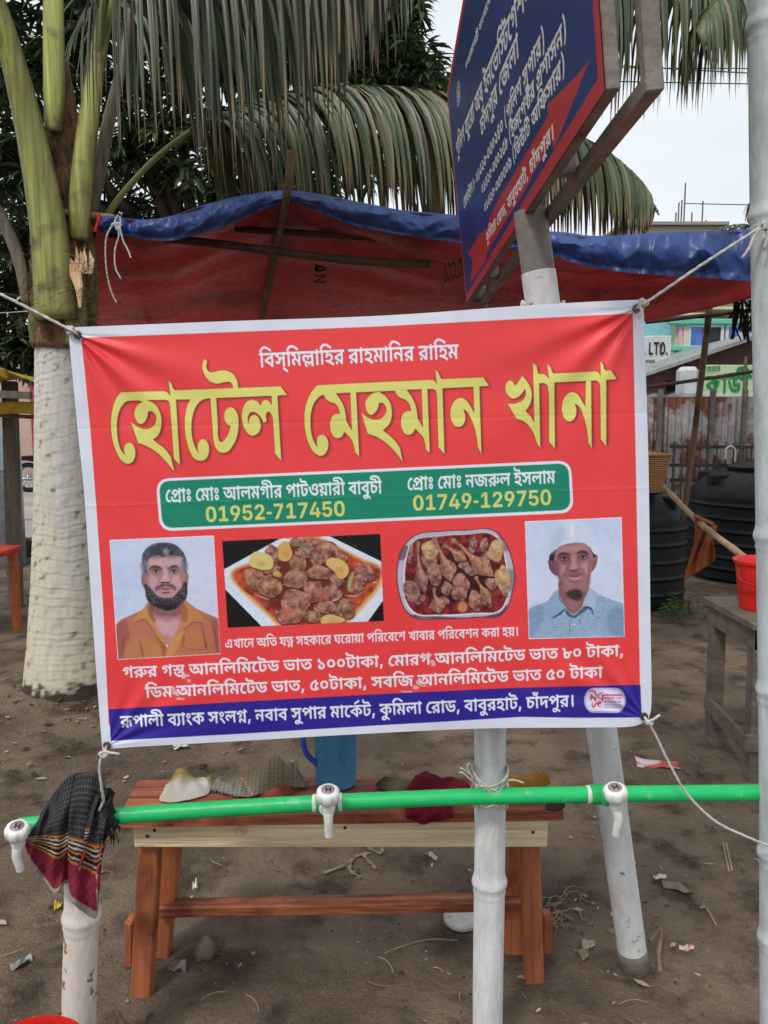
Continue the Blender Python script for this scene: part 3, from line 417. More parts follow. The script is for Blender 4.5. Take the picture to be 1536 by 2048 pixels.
[[471,156,471,129,423,129,423,0,359,0,359,73,371,62,360,68,342,75,337,75,328,75,318,72,304,61,293,50,276,39,252,25,226,19,209,19,194,19,166,24,140,37,127,49,173,62,180,54,196,46,205,46,212,46,224,49,240,60,253,72,267,79,278,92,300,102,319,102,332,102,354,96,369,89,361,88,360,93,358,104,359,108,359,129,-3,129,-3,156],[255,64,237,63,232,78,220,97,211,101,198,106,160,112,129,113,149,141,183,133,210,130,244,123,262,112,270,96,273,84],[99,106,128,106,182,96,234,77,261,64,235,48,216,56,176,69,132,78,111,78,96,78,80,73,81,68,80,63,94,56,111,53,83,26,52,33,16,55,17,69,16,82,40,98,76,106]],
[[229,-3,176,-3,124,17,125,34,124,43,136,56,147,64,161,74,166,79,172,87,176,97,177,104,177,115,177,118,177,132,241,132,241,102,240,94,236,82,228,70,219,63,201,50,196,47,192,42,188,38,189,36,188,31,200,26,220,23,233,23,252,23,278,27,292,35,293,40,292,42,290,46,287,47,343,60,352,54,360,44,361,38,360,27,330,8,272,-3],[181,100,162,97,124,90,88,83,73,79,69,83,94,81,140,71,161,65,139,45,124,50,92,56,54,62,33,63,9,92,36,98,92,111,150,121,179,125],[279,55,272,55,260,56,255,56,257,80,258,80,264,80,269,80,276,80,284,83,285,86,284,90,268,97,242,102,223,104,223,128,258,126,314,114,346,96,347,83,346,74,330,62,300,55],[-3,129,-3,156,387,156,387,129],[277,156,276,164,260,170,241,170,189,170,150,170,104,178,91,185,80,190,72,204,73,214,72,217,72,224,75,228,137,226,134,224,134,220,135,219,134,213,138,205,145,202,150,200,168,197,187,197,241,197,270,197,304,193,317,187,326,182,336,167,337,156]],
[[99,82,126,82,166,73,188,58,189,48,188,37,172,21,161,16,161,27,194,29,230,44,231,57,230,64,216,76,176,87,137,92,92,98,42,108,18,122,19,133,18,139,30,152,41,158,97,147,92,144,88,140,89,137,88,135,92,131,110,127,142,122,169,119,210,113,260,99,288,84,296,67,297,58,296,41,264,19,208,6,138,0,99,0,91,0,81,26,104,28,128,37,129,43,128,49,112,56,101,56,86,56,76,51,77,47,76,45,78,41,81,40,21,33,16,38,12,46,13,51,12,61,32,75,72,82]],
[[255,156,254,164,238,170,221,170,149,170,112,170,64,178,53,185,40,190,32,204,33,214,32,217,34,224,37,228,97,226,96,224,94,220,95,219,94,213,100,205,105,202,110,200,128,197,149,197,221,197,248,197,282,193,295,187,304,182,314,167,317,156],[375,156,375,129,201,129,201,96,200,92,204,86,213,86,220,86,236,91,252,100,261,106,317,111,332,99,350,74,351,60,350,44,320,20,260,5,217,5,184,5,122,15,68,38,24,78,9,108,69,116,86,86,128,49,180,33,211,33,248,33,288,50,289,64,288,74,272,86,265,92,313,94,296,82,258,67,222,59,203,59,186,59,162,64,153,68,144,73,136,88,137,100,137,129,-3,129,-3,156]],
[[447,156,447,129,81,129,85,130,102,128,134,120,160,110,173,105,179,83,164,80,134,74,104,66,93,63,93,64,112,63,158,55,204,42,221,33,220,37,220,46,221,50,221,122,243,122,276,122,330,118,374,108,395,99,408,92,424,74,425,65,424,57,410,42,378,32,349,32,338,32,320,33,315,34,317,60,318,60,326,60,333,60,350,60,362,66,363,71,362,79,324,92,285,94,285,0,221,0,200,12,148,30,80,41,41,44,17,72,30,76,60,84,94,93,111,97,90,103,42,112,13,115,31,135,49,129,-3,129,-3,156]],
[[361,156,361,129,165,129,165,59,164,50,168,42,173,40,178,36,197,36,208,36,234,42,249,49,260,54,272,66,273,72,272,77,260,84,245,84,238,84,228,83,225,82,215,109,224,110,248,112,263,112,288,112,320,102,334,88,335,78,334,68,324,52,304,37,293,30,272,21,220,10,193,10,164,10,136,15,125,20,114,24,100,41,101,59,101,129,-3,129,-3,156],[249,156,248,164,234,170,215,170,177,170,138,170,92,178,79,185,68,190,60,204,61,214,60,217,60,224,63,228,125,226,122,224,122,220,123,219,122,213,126,205,133,202,138,200,156,197,175,197,215,197,244,197,278,193,291,187,300,182,308,167,311,156],[311,-46,249,-46,242,-38,214,-31,193,-31,182,-31,156,-33,124,-36,107,-36,90,-36,58,-31,30,-20,12,-2,13,12,12,19,16,32,19,37,81,33,76,29,76,20,77,16,76,7,86,-4,106,-8,119,-8,132,-8,152,-6,176,-4,189,-4,206,-4,236,-11,247,-18,247,0,246,5,248,20,251,25,311,56]],
[[443,156,443,129,269,129,269,88,268,84,272,79,281,79,288,79,304,84,320,93,329,98,385,104,400,92,418,68,419,54,418,40,388,15,328,0,285,0,246,0,180,12,124,40,105,63,159,76,174,60,208,39,250,28,279,28,314,28,354,44,355,59,354,68,342,82,333,86,381,87,362,75,328,60,290,52,269,52,254,52,228,56,221,61,212,66,204,80,205,90,205,93,205,95,204,98,204,107,205,111,205,129,-3,129,-3,156],[99,120,120,120,162,114,202,102,221,94,225,62,192,76,134,94,105,94,94,94,80,89,81,85,80,81,88,76,99,74,71,50,42,56,16,75,17,86,16,98,38,113,76,120]],
[[163,-2,120,-2,56,11,20,34,21,49,20,60,42,79,76,92,101,94,101,95,70,98,34,120,35,136,34,150,66,172,124,184,163,184,198,184,256,172,288,150,289,136,288,120,252,98,225,95,225,94,246,92,282,79,302,60,303,49,302,34,266,11,202,-2],[163,26,180,26,208,32,222,44,223,52,222,60,206,72,180,79,163,79,144,79,116,72,100,60,101,52,100,44,116,32,144,26],[163,107,176,107,200,113,214,124,215,131,214,138,200,149,176,155,163,155,146,155,122,149,108,138,109,131,108,124,122,113,146,107]],
[[159,-2,118,-2,56,11,20,35,21,52,97,52,98,45,116,35,142,29,159,29,176,29,202,36,218,48,219,56,218,64,202,76,172,84,151,84,109,84,109,109,191,149,191,150,39,150,39,182,285,182,285,154,163,97,163,105,204,108,264,95,298,70,299,54,298,36,262,12,198,-2]],
[[163,-2,126,-2,66,12,30,40,31,59,30,74,52,102,77,120,161,182,239,182,125,99,103,99,108,103,130,111,162,116,181,116,214,116,264,102,294,77,295,60,294,41,260,13,200,-2],[163,28,180,28,206,36,222,50,223,59,222,68,206,82,180,90,163,90,144,90,118,82,104,68,105,59,104,50,118,36,144,28]],
[[33,0,33,182,109,182,109,32,265,32,265,0]],
[[19,150,19,182,317,182,317,150,207,150,207,0,129,0,129,150]],
[[161,0,67,0,67,33,159,33,192,33,238,45,262,71,263,91,262,111,238,137,192,149,159,149,65,149,65,182,163,182,216,182,296,160,340,119,341,91,340,63,296,22,216,0],[109,182,109,0,33,0,33,182]],
[[29,17,28,28,54,38,73,38,88,38,112,28,113,17,112,6,88,-3,73,-3,54,-3,28,6]],
[[143,-3,104,-3,48,11,20,34,21,48,20,59,36,76,68,90,89,96,159,120,166,122,178,128,184,135,185,139,184,145,168,154,153,154,140,154,124,150,116,142,117,137,116,132,128,120,148,107,165,99,337,0,257,0,113,80,98,88,70,106,52,126,53,138,52,151,76,172,120,184,151,184,180,184,222,172,244,153,245,141,244,132,232,118,212,105,197,99,123,72,108,67,92,57,93,50,92,43,106,33,128,28,145,28,164,28,202,36,232,53,252,75,253,89,315,89,314,72,300,45,274,26,257,19,237,13,216,5,166,-3]],
[[193,-2,144,-2,66,20,22,61,23,91,22,120,68,162,144,184,193,184,224,184,276,176,318,159,346,135,351,119,273,119,268,126,256,138,236,146,208,150,195,150,166,150,124,136,100,110,101,91,100,72,124,45,166,32,195,32,208,32,236,36,256,44,268,55,273,62,351,62,346,50,324,27,282,8,228,-2]],
[[193,-2,144,-2,68,20,22,61,23,91,22,120,68,162,144,184,193,184,240,184,318,162,364,120,365,91,364,61,318,20,240,-2],[193,32,220,32,262,45,284,72,285,91,284,110,262,137,220,150,193,150,164,150,124,136,100,110,101,91,100,72,124,45,164,32]],
[[183,-2,138,-2,70,14,32,44,33,64,33,182,109,182,109,67,108,57,128,40,160,32,183,32,204,32,238,40,256,57,257,67,257,182,335,182,335,64,334,44,296,14,228,-2]],
[[33,0,33,182,177,182,216,182,276,167,306,140,307,122,306,104,274,78,216,64,175,64,79,64,79,96,161,96,184,96,212,102,226,114,227,122,226,132,212,144,184,150,161,150,109,150,109,0],[235,0,147,83,229,83,321,0]],
[[13,0,137,182,237,182,365,0,279,0,223,86,210,104,188,145,177,169,195,169,182,145,162,103,153,86,97,0],[91,42,91,72,285,72,285,42]],
[[33,0,33,182,119,182,231,92,238,84,256,68,276,47,285,34,279,34,276,44,272,68,272,89,273,96,273,182,351,182,351,0,265,0,163,82,150,92,130,109,108,131,95,146,105,146,106,132,108,108,110,88,111,82,111,0]],
]
GLYPHS = [[[q for i in range(0, len(c), 2) for q in ((c[i]//2)*4, c[i+1]*4, c[i] % 2)] for c in g] for g in GLYPHS]
LINES = {
'bism': (12131, [(0,0,0),(1,301,0),(2,928,0),(3,1610,0),(0,1634,0),(4,1935,0),(5,2578,0),(6,3369,0),(0,3670,0),(7,3971,0),(8,4541,0),(8,5428,0),(6,6054,0),(7,6355,0),(4,6925,0),(6,7568,0),(0,7870,0),(9,8171,0),(8,8802,0),(8,9689,0),(6,10315,0),(0,10617,0),(7,10918,0),(4,11487,0)]),
'pro1': (15827, [(10,0,0),(11,395,0),(6,1206,0),(12,1508,0),(10,2206,0),(4,2601,0),(6,3244,0),(12,3545,0),(13,4243,0),(14,5499,0),(4,6272,0),(15,6915,0),(16,7612,0),(8,7913,0),(17,8799,0),(6,9560,0),(18,9862,0),(19,10453,0),(20,11229,0),(6,11892,0),(8,12193,0),(16,12819,0),(1,13380,0),(6,14007,0),(1,14308,0),(21,14904,0),(22,14934,0),(16,15526,0)]),
'pro2': (10738, [(10,0,0),(11,395,0),(6,1206,0),(12,1508,0),(10,2206,0),(4,2601,0),(6,3244,0),(12,3545,0),(9,4243,0),(23,4875,0),(24,5866,0),(14,6712,0),(25,7745,0),(2,8315,0),(14,9021,0),(6,9794,0),(4,10095,0)]),
'ph1': (7472, [(26,0,0),(27,646,0),(28,1292,0),(29,1938,0),(30,2585,0),(31,3231,0),(32,3595,0),(27,4241,0),(32,4887,0),(33,5533,0),(29,6179,0),(26,6826,0)]),
'ph2': (7472, [(26,0,0),(27,646,0),(32,1292,0),(33,1938,0),(28,2585,0),(31,3231,0),(27,3595,0),(30,4241,0),(28,4887,0),(32,5533,0),(29,6179,0),(26,6826,0)]),
'tag': (28827, [(34,0,0),(35,794,0),(6,1539,0),(36,1840,0),(9,2235,0),(37,3127,0),(0,4082,0),(38,4383,0),(39,5373,0),(40,6035,0),(2,6990,0),(7,7696,0),(41,8266,0),(6,9119,0),(36,9421,0),(8,9816,0),(42,10702,0),(36,11362,0),(8,11757,0),(6,12383,0),(20,12684,0),(6,13346,0),(17,13908,0),(0,14669,0),(8,14970,0),(36,15596,0),(1,15991,0),(36,16618,0),(43,17013,0),(35,17984,0),(6,18729,0),(1,19030,0),(6,19657,0),(8,19958,0),(17,20845,0),(0,21606,0),(8,21907,0),(36,22533,0),(1,22928,0),(43,23555,0),(9,24266,0),(41,25158,0),(8,26011,0),(6,26638,0),(7,27199,0),(20,27769,0),(44,28431,0)]),
'menu1': (31222, [(15,0,0),(24,697,0),(8,1543,0),(15,2430,0),(45,3126,0),(13,4131,0),(9,5387,0),(0,6019,0),(14,6320,0),(0,7092,0),(4,7394,0),(36,8037,0),(18,8432,0),(46,9023,0),(47,10022,0),(6,10770,0),(38,11071,0),(48,12061,0),(49,12680,0),(49,13298,0),(18,13917,0),(6,14508,0),(41,14809,0),(6,15663,0),(50,15964,0),(10,16525,0),(4,16920,0),(6,17563,0),(8,17864,0),(15,18491,0),(13,19447,0),(9,20703,0),(0,21335,0),(14,21636,0),(0,22409,0),(4,22710,0),(36,23353,0),(18,23748,0),(46,24339,0),(47,25338,0),(6,26086,0),(38,26387,0),(51,27377,0),(49,27996,0),(18,28875,0),(6,29466,0),(41,29767,0),(6,30620,0),(50,30921,0)]),
'menu2': (28378, [(0,0,0),(46,301,0),(4,1040,0),(13,1943,0),(9,3199,0),(0,3831,0),(14,4132,0),(0,4905,0),(4,5206,0),(36,5849,0),(18,6244,0),(46,6835,0),(47,7834,0),(6,8582,0),(38,8883,0),(50,9613,0),(52,10174,0),(49,10793,0),(18,11412,0),(6,12003,0),(41,12304,0),(6,13157,0),(50,13458,0),(2,14019,0),(1,14725,0),(0,15352,0),(23,15653,0),(13,16904,0),(9,18160,0),(0,18791,0),(14,19093,0),(0,19865,0),(4,20166,0),(36,20810,0),(18,21205,0),(46,21796,0),(47,22794,0),(6,23542,0),(38,23843,0),(52,24834,0),(49,25452,0),(18,26331,0),(6,26922,0),(41,27223,0),(6,28077,0)]),
'addr': (30880, [(53,0,0),(17,813,0),(6,1575,0),(14,1876,0),(16,2648,0),(1,3210,0),(54,3836,0),(6,4119,0),(55,4420,0),(41,4858,0),(2,5971,0),(55,6677,0),(14,7115,0),(56,7888,0),(50,8603,0),(9,9164,0),(1,9796,0),(6,10422,0),(1,10723,0),(2,11610,0),(21,12292,0),(17,12316,0),(6,13077,0),(8,13378,0),(4,14265,0),(6,14908,0),(36,15209,0),(41,15604,0),(57,16191,0),(18,16457,0),(50,17048,0),(41,17609,0),(21,18196,0),(0,18463,0),(4,18764,0),(14,19407,0),(6,20180,0),(10,20741,0),(8,21136,0),(6,21762,0),(46,22063,0),(50,22802,0),(1,23363,0),(6,23990,0),(1,24291,0),(21,24887,0),(8,24917,0),(7,25544,0),(6,26114,0),(18,26415,0),(50,27006,0),(22,27567,0),(6,28158,0),(58,28363,0),(59,28459,0),(17,29095,0),(21,29811,0),(8,29856,0),(44,30483,0)]),
's0': (13022, [(15,0,0),(60,697,0),(11,1338,0),(23,2149,0),(6,3140,0),(38,3441,0),(61,4172,0),(16,4905,0),(1,5466,0),(6,6093,0),(55,6394,0),(14,6832,0),(6,7605,0),(36,7906,0),(59,8301,0),(43,8937,0),(2,9908,0),(8,10614,0),(41,11241,0),(6,12094,0),(8,12395,0)]),
's1': (13220, [(17,0,0),(21,716,0),(0,761,0),(14,1062,0),(43,1835,0),(1,2806,0),(54,3433,0),(21,3716,0),(36,3716,0),(8,4111,0),(6,4737,0),(37,5298,0),(1,6253,0),(25,7140,0),(9,7710,0),(36,8342,0),(47,8737,0),(0,9485,0),(62,9786,0),(36,10786,0),(15,11181,0),(43,11877,0),(9,12589,0)]),
's2': (5636, [(22,0,0),(6,591,0),(58,796,0),(59,892,0),(17,1528,0),(21,2244,0),(8,2290,0),(10,3176,0),(23,3571,0),(14,4562,0),(6,5335,0)]),
's3': (18471, [(10,0,0),(4,395,0),(6,1038,0),(1,1339,0),(6,1966,0),(25,2267,0),(14,2838,0),(12,3870,0),(31,4308,0),(49,4932,0),(48,5551,0),(63,6170,0),(64,6789,0),(49,7408,0),(31,8026,0),(49,8390,0),(63,9009,0),(49,9628,0),(64,10247,0),(65,10866,0),(49,11485,0),(66,12363,0),(17,12817,0),(21,13533,0),(0,13578,0),(14,13879,0),(43,14652,0),(2,15623,0),(21,16305,0),(17,16329,0),(6,17090,0),(8,17391,0),(67,18018,0)]),
's4': (15805, [(49,0,0),(48,619,0),(63,1238,0),(64,1856,0),(49,2475,0),(31,3094,0),(49,3458,0),(63,4077,0),(49,4696,0),(64,5315,0),(52,5933,0),(51,6552,0),(66,7431,0),(25,7884,0),(68,8455,0),(36,9384,0),(17,9779,0),(69,10541,0),(8,11303,0),(11,12190,0),(43,13001,0),(6,13713,0),(2,14014,0),(9,14720,0),(67,15351,0)]),
's5': (15040, [(49,0,0),(48,619,0),(63,1238,0),(64,1856,0),(49,2475,0),(31,3094,0),(49,3458,0),(63,4077,0),(49,4696,0),(63,5315,0),(49,5933,0),(70,6552,0),(66,7431,0),(0,7884,0),(46,8185,0),(71,8924,0),(0,9663,0),(18,9964,0),(37,10815,0),(0,11770,0),(72,12071,0),(2,12953,0),(6,13659,0),(8,13960,0),(67,14586,0)]),
's6': (13289, [(41,0,0),(21,587,0),(0,853,0),(4,1154,0),(5,1798,0),(6,2589,0),(10,3150,0),(8,3545,0),(6,4171,0),(46,4473,0),(50,5211,0),(1,5772,0),(6,6399,0),(1,6700,0),(21,7296,0),(8,7326,0),(7,7953,0),(6,8523,0),(18,8824,0),(50,9415,0),(22,9976,0),(6,10567,0),(58,10772,0),(59,10868,0),(17,11504,0),(21,12220,0),(8,12266,0),(44,12892,0)]),
'kazi': (3810, [(41,0,0),(6,853,0),(23,1154,0),(16,2145,0),(10,2706,0),(73,3101,0)]),
'mes': (2751, [(10,0,0),(4,395,0),(2,1038,0),(6,1744,0),(2,2045,0),(57,2751,0)]),
'lg1': (5701, [(37,0,0),(72,955,0),(36,1836,0),(2,2231,0),(18,2937,0),(10,3788,0),(11,4183,0),(2,4995,0)]),
'lg2': (8394, [(34,0,0),(74,794,0),(0,1928,0),(46,2229,0),(0,2968,0),(23,3269,0),(18,4260,0),(6,4851,0),(14,5152,0),(2,6185,0),(6,6891,0),(25,7192,0),(9,7763,0)]),
'lg3': (7516, [(1,0,0),(6,627,0),(1,928,0),(21,1524,0),(8,1554,0),(7,2181,0),(6,2750,0),(18,3052,0),(50,3643,0),(22,4204,0),(6,4795,0),(58,5000,0),(59,5096,0),(17,5732,0),(21,6448,0),(8,6493,0),(44,7120,0)]),
'lg4': (7472, [(26,0,0),(27,646,0),(75,1292,0),(27,1938,0),(75,2585,0),(31,3231,0),(75,3595,0),(76,4241,0),(30,4887,0),(77,5533,0),(77,6179,0),(32,6826,0)]),
'ltd': (3066, [(78,0,0),(78,825,0),(79,1391,0),(80,2060,0),(81,2783,0)]),
'col': (4911, [(82,0,0),(83,674,0),(84,1414,0),(78,2185,0),(84,2751,0),(85,3522,0),(86,4253,0)]),
'an': (1514, [(87,0,0),(88,751,0)]),
}
# ---------------------------------------------------------------- print shop
# Small numpy painter for everything that is PRINTED on a flat sheet (banner, sign boards).
rng = np.random.default_rng(7)

def flat_contour(c, k=4):
    pts = [(c[i], c[i+1], c[i+2]) for i in range(0, len(c), 3)]
    P = []
    n = len(pts)
    for i in range(n):
        a, b = pts[i], pts[(i+1) % n]
        P.append(a)
        if not a[2] and not b[2]:
            P.append(((a[0]+b[0])/2, (a[1]+b[1])/2, 1))
    st = next(i for i, p in enumerate(P) if p[2])
    P = P[st:]+P[:st]
    P.append(P[0])
    out = []
    i = 0
    while i < len(P)-1:
        if P[i+1][2]:
            out.append(P[i][:2]); i += 1
        else:
            a, b, e = P[i], P[i+1], P[i+2]
            for t in range(k):
                t /= k
                out.append(((1-t)**2*a[0]+2*t*(1-t)*b[0]+t*t*e[0], (1-t)**2*a[1]+2*t*(1-t)*b[1]+t*t*e[1]))
            i += 2
    return out

def smooth(pts, k=6):
    """closed outline; points with a third value are corners, the rest is a smooth curve"""
    n = len(pts)
    out = []
    for i in range(n):
        p0, p1, p2, p3 = pts[i-1], pts[i], pts[(i+1) % n], pts[(i+2) % n]
        a = np.array(p1[:2], float); b = np.array(p2[:2], float)
        c1, c2 = len(p1) > 2, len(p2) > 2
        if c1 and c2:
            out.append(a); continue
        L = np.hypot(*(b-a))+1e-6
        def tang(q0, q1, q2):
            u = np.array(q1[:2], float)-np.array(q0[:2], float); v = np.array(q2[:2], float)-np.array(q1[:2], float)
            lu, lv = np.hypot(*u)+1e-6, np.hypot(*v)+1e-6
            d = u/lu*lv+v/lv*lu
            return d/(np.hypot(*d)+1e-6)*L
        m1 = (b-a) if c1 else tang(p0, p1, p2)
        m2 = (b-a) if c2 else tang(p1, p2, p3)
        for t in np.arange(k)/k:
            out.append((2*t**3-3*t**2+1)*a+(t**3-2*t**2+t)*m1+(-2*t**3+3*t**2)*b+(t**3-t**2)*m2)
    return np.array(out)

def opencurve(pts, k=8):
    P = [np.array(p[:2], float) for p in pts]
    if len(P) == 2:
        return np.array([P[0]+(P[1]-P[0])*t for t in np.linspace(0, 1, k)])
    P = [2*P[0]-P[1]]+P+[2*P[-1]-P[-2]]
    out = []
    for i in range(1, len(P)-2):
        for t in np.arange(k)/k:
            a, b, c, d = P[i-1:i+3]
            out.append(.5*((2*b)+(c-a)*t+(2*a-5*b+4*c-d)*t*t+(3*b-a-3*c+d)*t**3))
    out.append(P[-2])
    return np.array(out)

def gblur(A, s):
    if s <= 0.2: return A
    r = int(3*s)+1
    k = np.exp(-.5*(np.arange(-r, r+1)/s)**2); k /= k.sum()
    for ax in (0, 1):
        pad = [(0, 0)]*A.ndim; pad[ax] = (r, r)
        B = np.pad(A, pad, mode='edge')
        out = np.zeros_like(A)
        n = A.shape[ax]
        for i, w in enumerate(k):
            out += w*(B[i:i+n] if ax == 0 else B[:, i:i+n])
        A = out
    return A

def vnoise(h, w, cell, seed, oct=3):
    g = np.random.default_rng(seed)
    out = np.zeros((h, w), np.float32); amp = 1; tot = 0
    for o in range(oct):
        c = max(cell/2**o, 1.0)
        gh, gw = int(h/c)+3, int(w/c)+3
        G = g.random((gh, gw)).astype(np.float32)
        y = np.arange(h)/c; x = np.arange(w)/c
        yi = y.astype(int); xi = x.astype(int)
        fy = (y-yi)[:, None]; fx = (x-xi)[None]
        fy = fy*fy*(3-2*fy); fx = fx*fx*(3-2*fx)
        a = G[yi][:, xi]; b = G[yi][:, xi+1]; c_ = G[yi+1][:, xi]; d = G[yi+1][:, xi+1]
        out += amp*((a*(1-fx)+b*fx)*(1-fy)+(c_*(1-fx)+d*fx)*fy)
        tot += amp; amp *= .55
    return out/tot

class Sheet:
    """a printed sheet: x0,y0 = corner in the drawing's own units, S = cells per unit"""
    def __init__(s, x0, y0, x1, y1, S, base):
        s.x0, s.y0, s.S = x0, y0, S
        s.w, s.h = int((x1-x0)*S)+1, int((y1-y0)*S)+1
        s.A = np.empty((s.h, s.w, 3), np.float32); s.A[:] = np.array(base, np.float32)/255
        s.T = None; s.q = 1.0; s.lim = None
    def use(s, ox=0, oy=0, sc=None):
        s.T = crop(ox, oy, sc) if sc else None
        s.q = 1/sc if sc else 1.0
        s.lim = None
    def tf(s, P):
        P = np.asarray([p[:2] for p in P], float)
        if s.T is not None: P = s.T(P)
        return (P-np.array([s.x0, s.y0]))*s.S
    def mask(s, polys, pad=2, ss=3):
        Ps = [s.tf(P) for P in polys]
        al = np.concatenate(Ps)
        xa = max(0, int(al[:, 0].min())-pad); xb = min(s.w, int(al[:, 0].max())+pad+2)
        ya = max(0, int(al[:, 1].min())-pad); yb = min(s.h, int(al[:, 1].max())+pad+2)
        if xb <= xa or yb <= ya: return None
        w, h = xb-xa, yb-ya
        A = np.zeros((h*ss, w*ss+1), np.int16)
        for P in Ps:
            P = (P-np.array([xa, ya]))*ss
            Q = np.roll(P, -1, 0)
            for (ax, ay), (bx, by) in zip(P.tolist(), Q.tolist()):
                if ay == by: continue
                sg = 1
                if ay > by: ax, ay, bx, by, sg = bx, by, ax, ay, -1
                y0 = max(0, math.ceil(ay-.5)); y1 = min(h*ss-1, math.ceil(by-.5)-1)
                if y1 < y0: continue
                ys = np.arange(y0, y1+1)
                xs = ax+(ys+.5-ay)/(by-ay)*(bx-ax)
                np.add.at(A, (ys, np.clip(np.ceil(xs-.5), 0, w*ss).astype(int)), sg)
        M = (np.cumsum(A[:, :-1], 1) != 0).reshape(h, ss, w, ss).mean((1, 3)).astype(np.float32)
        return xa, ya, M
    def union(s, polys, pad=2):
        al = np.concatenate([s.tf(P) for P in polys])
        xa = max(0, int(al[:, 0].min())-pad-2); xb = min(s.w, int(al[:, 0].max())+pad+4)
        ya = max(0, int(al[:, 1].min())-pad-2); yb = min(s.h, int(al[:, 1].max())+pad+4)
        M = np.zeros((yb-ya, xb-xa), np.float32)
        for P in polys:
            r = s.mask([P])
            if r is None: continue
            x, y, m = r
            sub = M[y-ya:y-ya+m.shape[0], x-xa:x-xa+m.shape[1]]
            np.maximum(sub, m[:sub.shape[0], :sub.shape[1]], out=sub)
        return xa, ya, M
    def put(s, r, col, a=1.0):
        if r is None: return
        x, y, m = r
        if s.lim is not None:
            m = m*s.lim[y:y+m.shape[0], x:x+m.shape[1]]
        sub = s.A[y:y+m.shape[0], x:x+m.shape[1]]
        m = (m*a)[:sub.shape[0], :sub.shape[1], None]
        col = np.asarray(col, np.float32)
        if col.ndim == 1: col = col/255
        else: col = col[:sub.shape[0], :sub.shape[1]]/255
        sub += (col-sub)*m
    def fill(s, pts, col, a=1.0, blur=0, sm=True, clip=None):
        P = smooth(pts) if sm else pts
        r = s.mask([P], pad=2+int(3.2*blur*s.q*s.S))
        if r is None: return
        x, y, m = r
        if blur: m = gblur(m, blur*s.q*s.S)
        if clip is not None:
            cx, cy, cm = clip
            full = np.zeros((s.h, s.w), np.float32); full[cy:cy+cm.shape[0], cx:cx+cm.shape[1]] = cm
            m = m*full[y:y+m.shape[0], x:x+m.shape[1]]
        s.put((x, y, m), col, a)
    def region(s, pts, sm=True):
        return s.mask([smooth(pts) if sm else pts])
    def limit(s, r):
        s.lim = np.zeros((s.h, s.w), np.float32)
        s.lim[r[1]:r[1]+r[2].shape[0], r[0]:r[0]+r[2].shape[1]] = r[2]
    def line(s, pts, wd, col, a=1.0, blur=0, taper=True, clip=None):
        C = opencurve(pts)
        d = np.gradient(C, axis=0); d /= np.hypot(d[:, 0], d[:, 1])[:, None]+1e-9
        nrm = np.stack([-d[:, 1], d[:, 0]], 1)
        t = np.linspace(0, 1, len(C))
        w = wd/2*(np.sin(np.pi*np.clip(t, .06, .94))**.6 if taper else np.ones(len(C)))
        poly = np.concatenate([C+nrm*w[:, None], (C-nrm*w[:, None])[::-1]])
        s.fill(poly, col, a, blur, sm=False, clip=clip)
    def oval(s, cx, cy, rx, ry, col, a=1.0, blur=0, ang=0, clip=None):
        t = np.linspace(0, 2*np.pi, 28, endpoint=False)
        c, q = math.cos(ang), math.sin(ang)
        X, Y = rx*np.cos(t), ry*np.sin(t)
        s.fill(np.stack([cx+X*c-Y*q, cy+X*q+Y*c], 1), col, a, blur, sm=False, clip=clip)
    def speckle(s, region, cell, seed, dark, light, a=1.0, thr=None):
        x, y, m = region
        n = vnoise(m.shape[0], m.shape[1], max(1.2, cell*s.q*s.S), seed)
        n = (n-n.mean())/(n.std()+1e-6)
        s.put((x, y, m*np.clip(-n-.2, 0, 1)*a), dark)
        s.put((x, y, m*np.clip(n-.2, 0, 1)*a), light)
    def text(s, key, p0, p1, hgt, col, down=(0, 1), down1=None, bold=0.0, cap=622, fit='ink', outline=None):
        """p0,p1: the two ends of the head line; hgt: head line to base line"""
        adv, L = LINES[key]
        xs = [GLYPHS[g][k][i]+x for g, x, y in L for k in range(len(GLYPHS[g])) for i in range(0, len(GLYPHS[g][k]), 3)]
        xa, xb = min(xs), max(xs)
        p0 = np.array(p0, float); p1 = np.array(p1, float)
        d0 = np.array(down, float); d1 = np.array(down1 if down1 else down, float)
        polys = []
        for g, gx, gy in L:
            cs = []
            for c in GLYPHS[g]:
                F = np.array(flat_contour(c))
                u = ((F[:, 0]+gx-xa)/(xb-xa))[:, None]
                v = ((cap-(F[:, 1]+gy))/cap)[:, None]
                cs.append(p0+(p1-p0)*u+(d0*(1-u)+d1*u)*hgt*v)
            polys.append(cs)
        M = None
        al = np.concatenate([s.tf(c) for cs in polys for c in cs])
        pad = 4+int(3*bold*s.S)
        xa_ = max(0, int(al[:, 0].min())-pad); xb_ = min(s.w, int(al[:, 0].max())+pad+2)
        ya_ = max(0, int(al[:, 1].min())-pad); yb_ = min(s.h, int(al[:, 1].max())+pad+2)
        if xb_ <= xa_ or yb_ <= ya_: return
        M = np.zeros((yb_-ya_, xb_-xa_), np.float32)
        for cs in polys:
            r = s.mask(cs)
            if r is None: continue
            x, y, m = r
            yy, xx = y-ya_, x-xa_
            sub = M[yy:yy+m.shape[0], xx:xx+m.shape[1]]
            np.maximum(sub, m[:sub.shape[0], :sub.shape[1]], out=sub)
        if bold > 0:
            B = gblur(M, bold*s.S)
            M = np.clip((B-.22)/.45, 0, 1)
        if outline:
            O = np.clip((gblur(M, outline[1]*s.S)-.1)/.5, 0, 1)
            s.put((xa_, ya_, O), outline[0], outline[2])
        s.put((xa_, ya_, M), col)
# ---------------------------------------------------------------- the banner's print
def crop(ox, oy, sc):
    return lambda P: np.asarray(P, float)/sc+np.array([ox, oy])

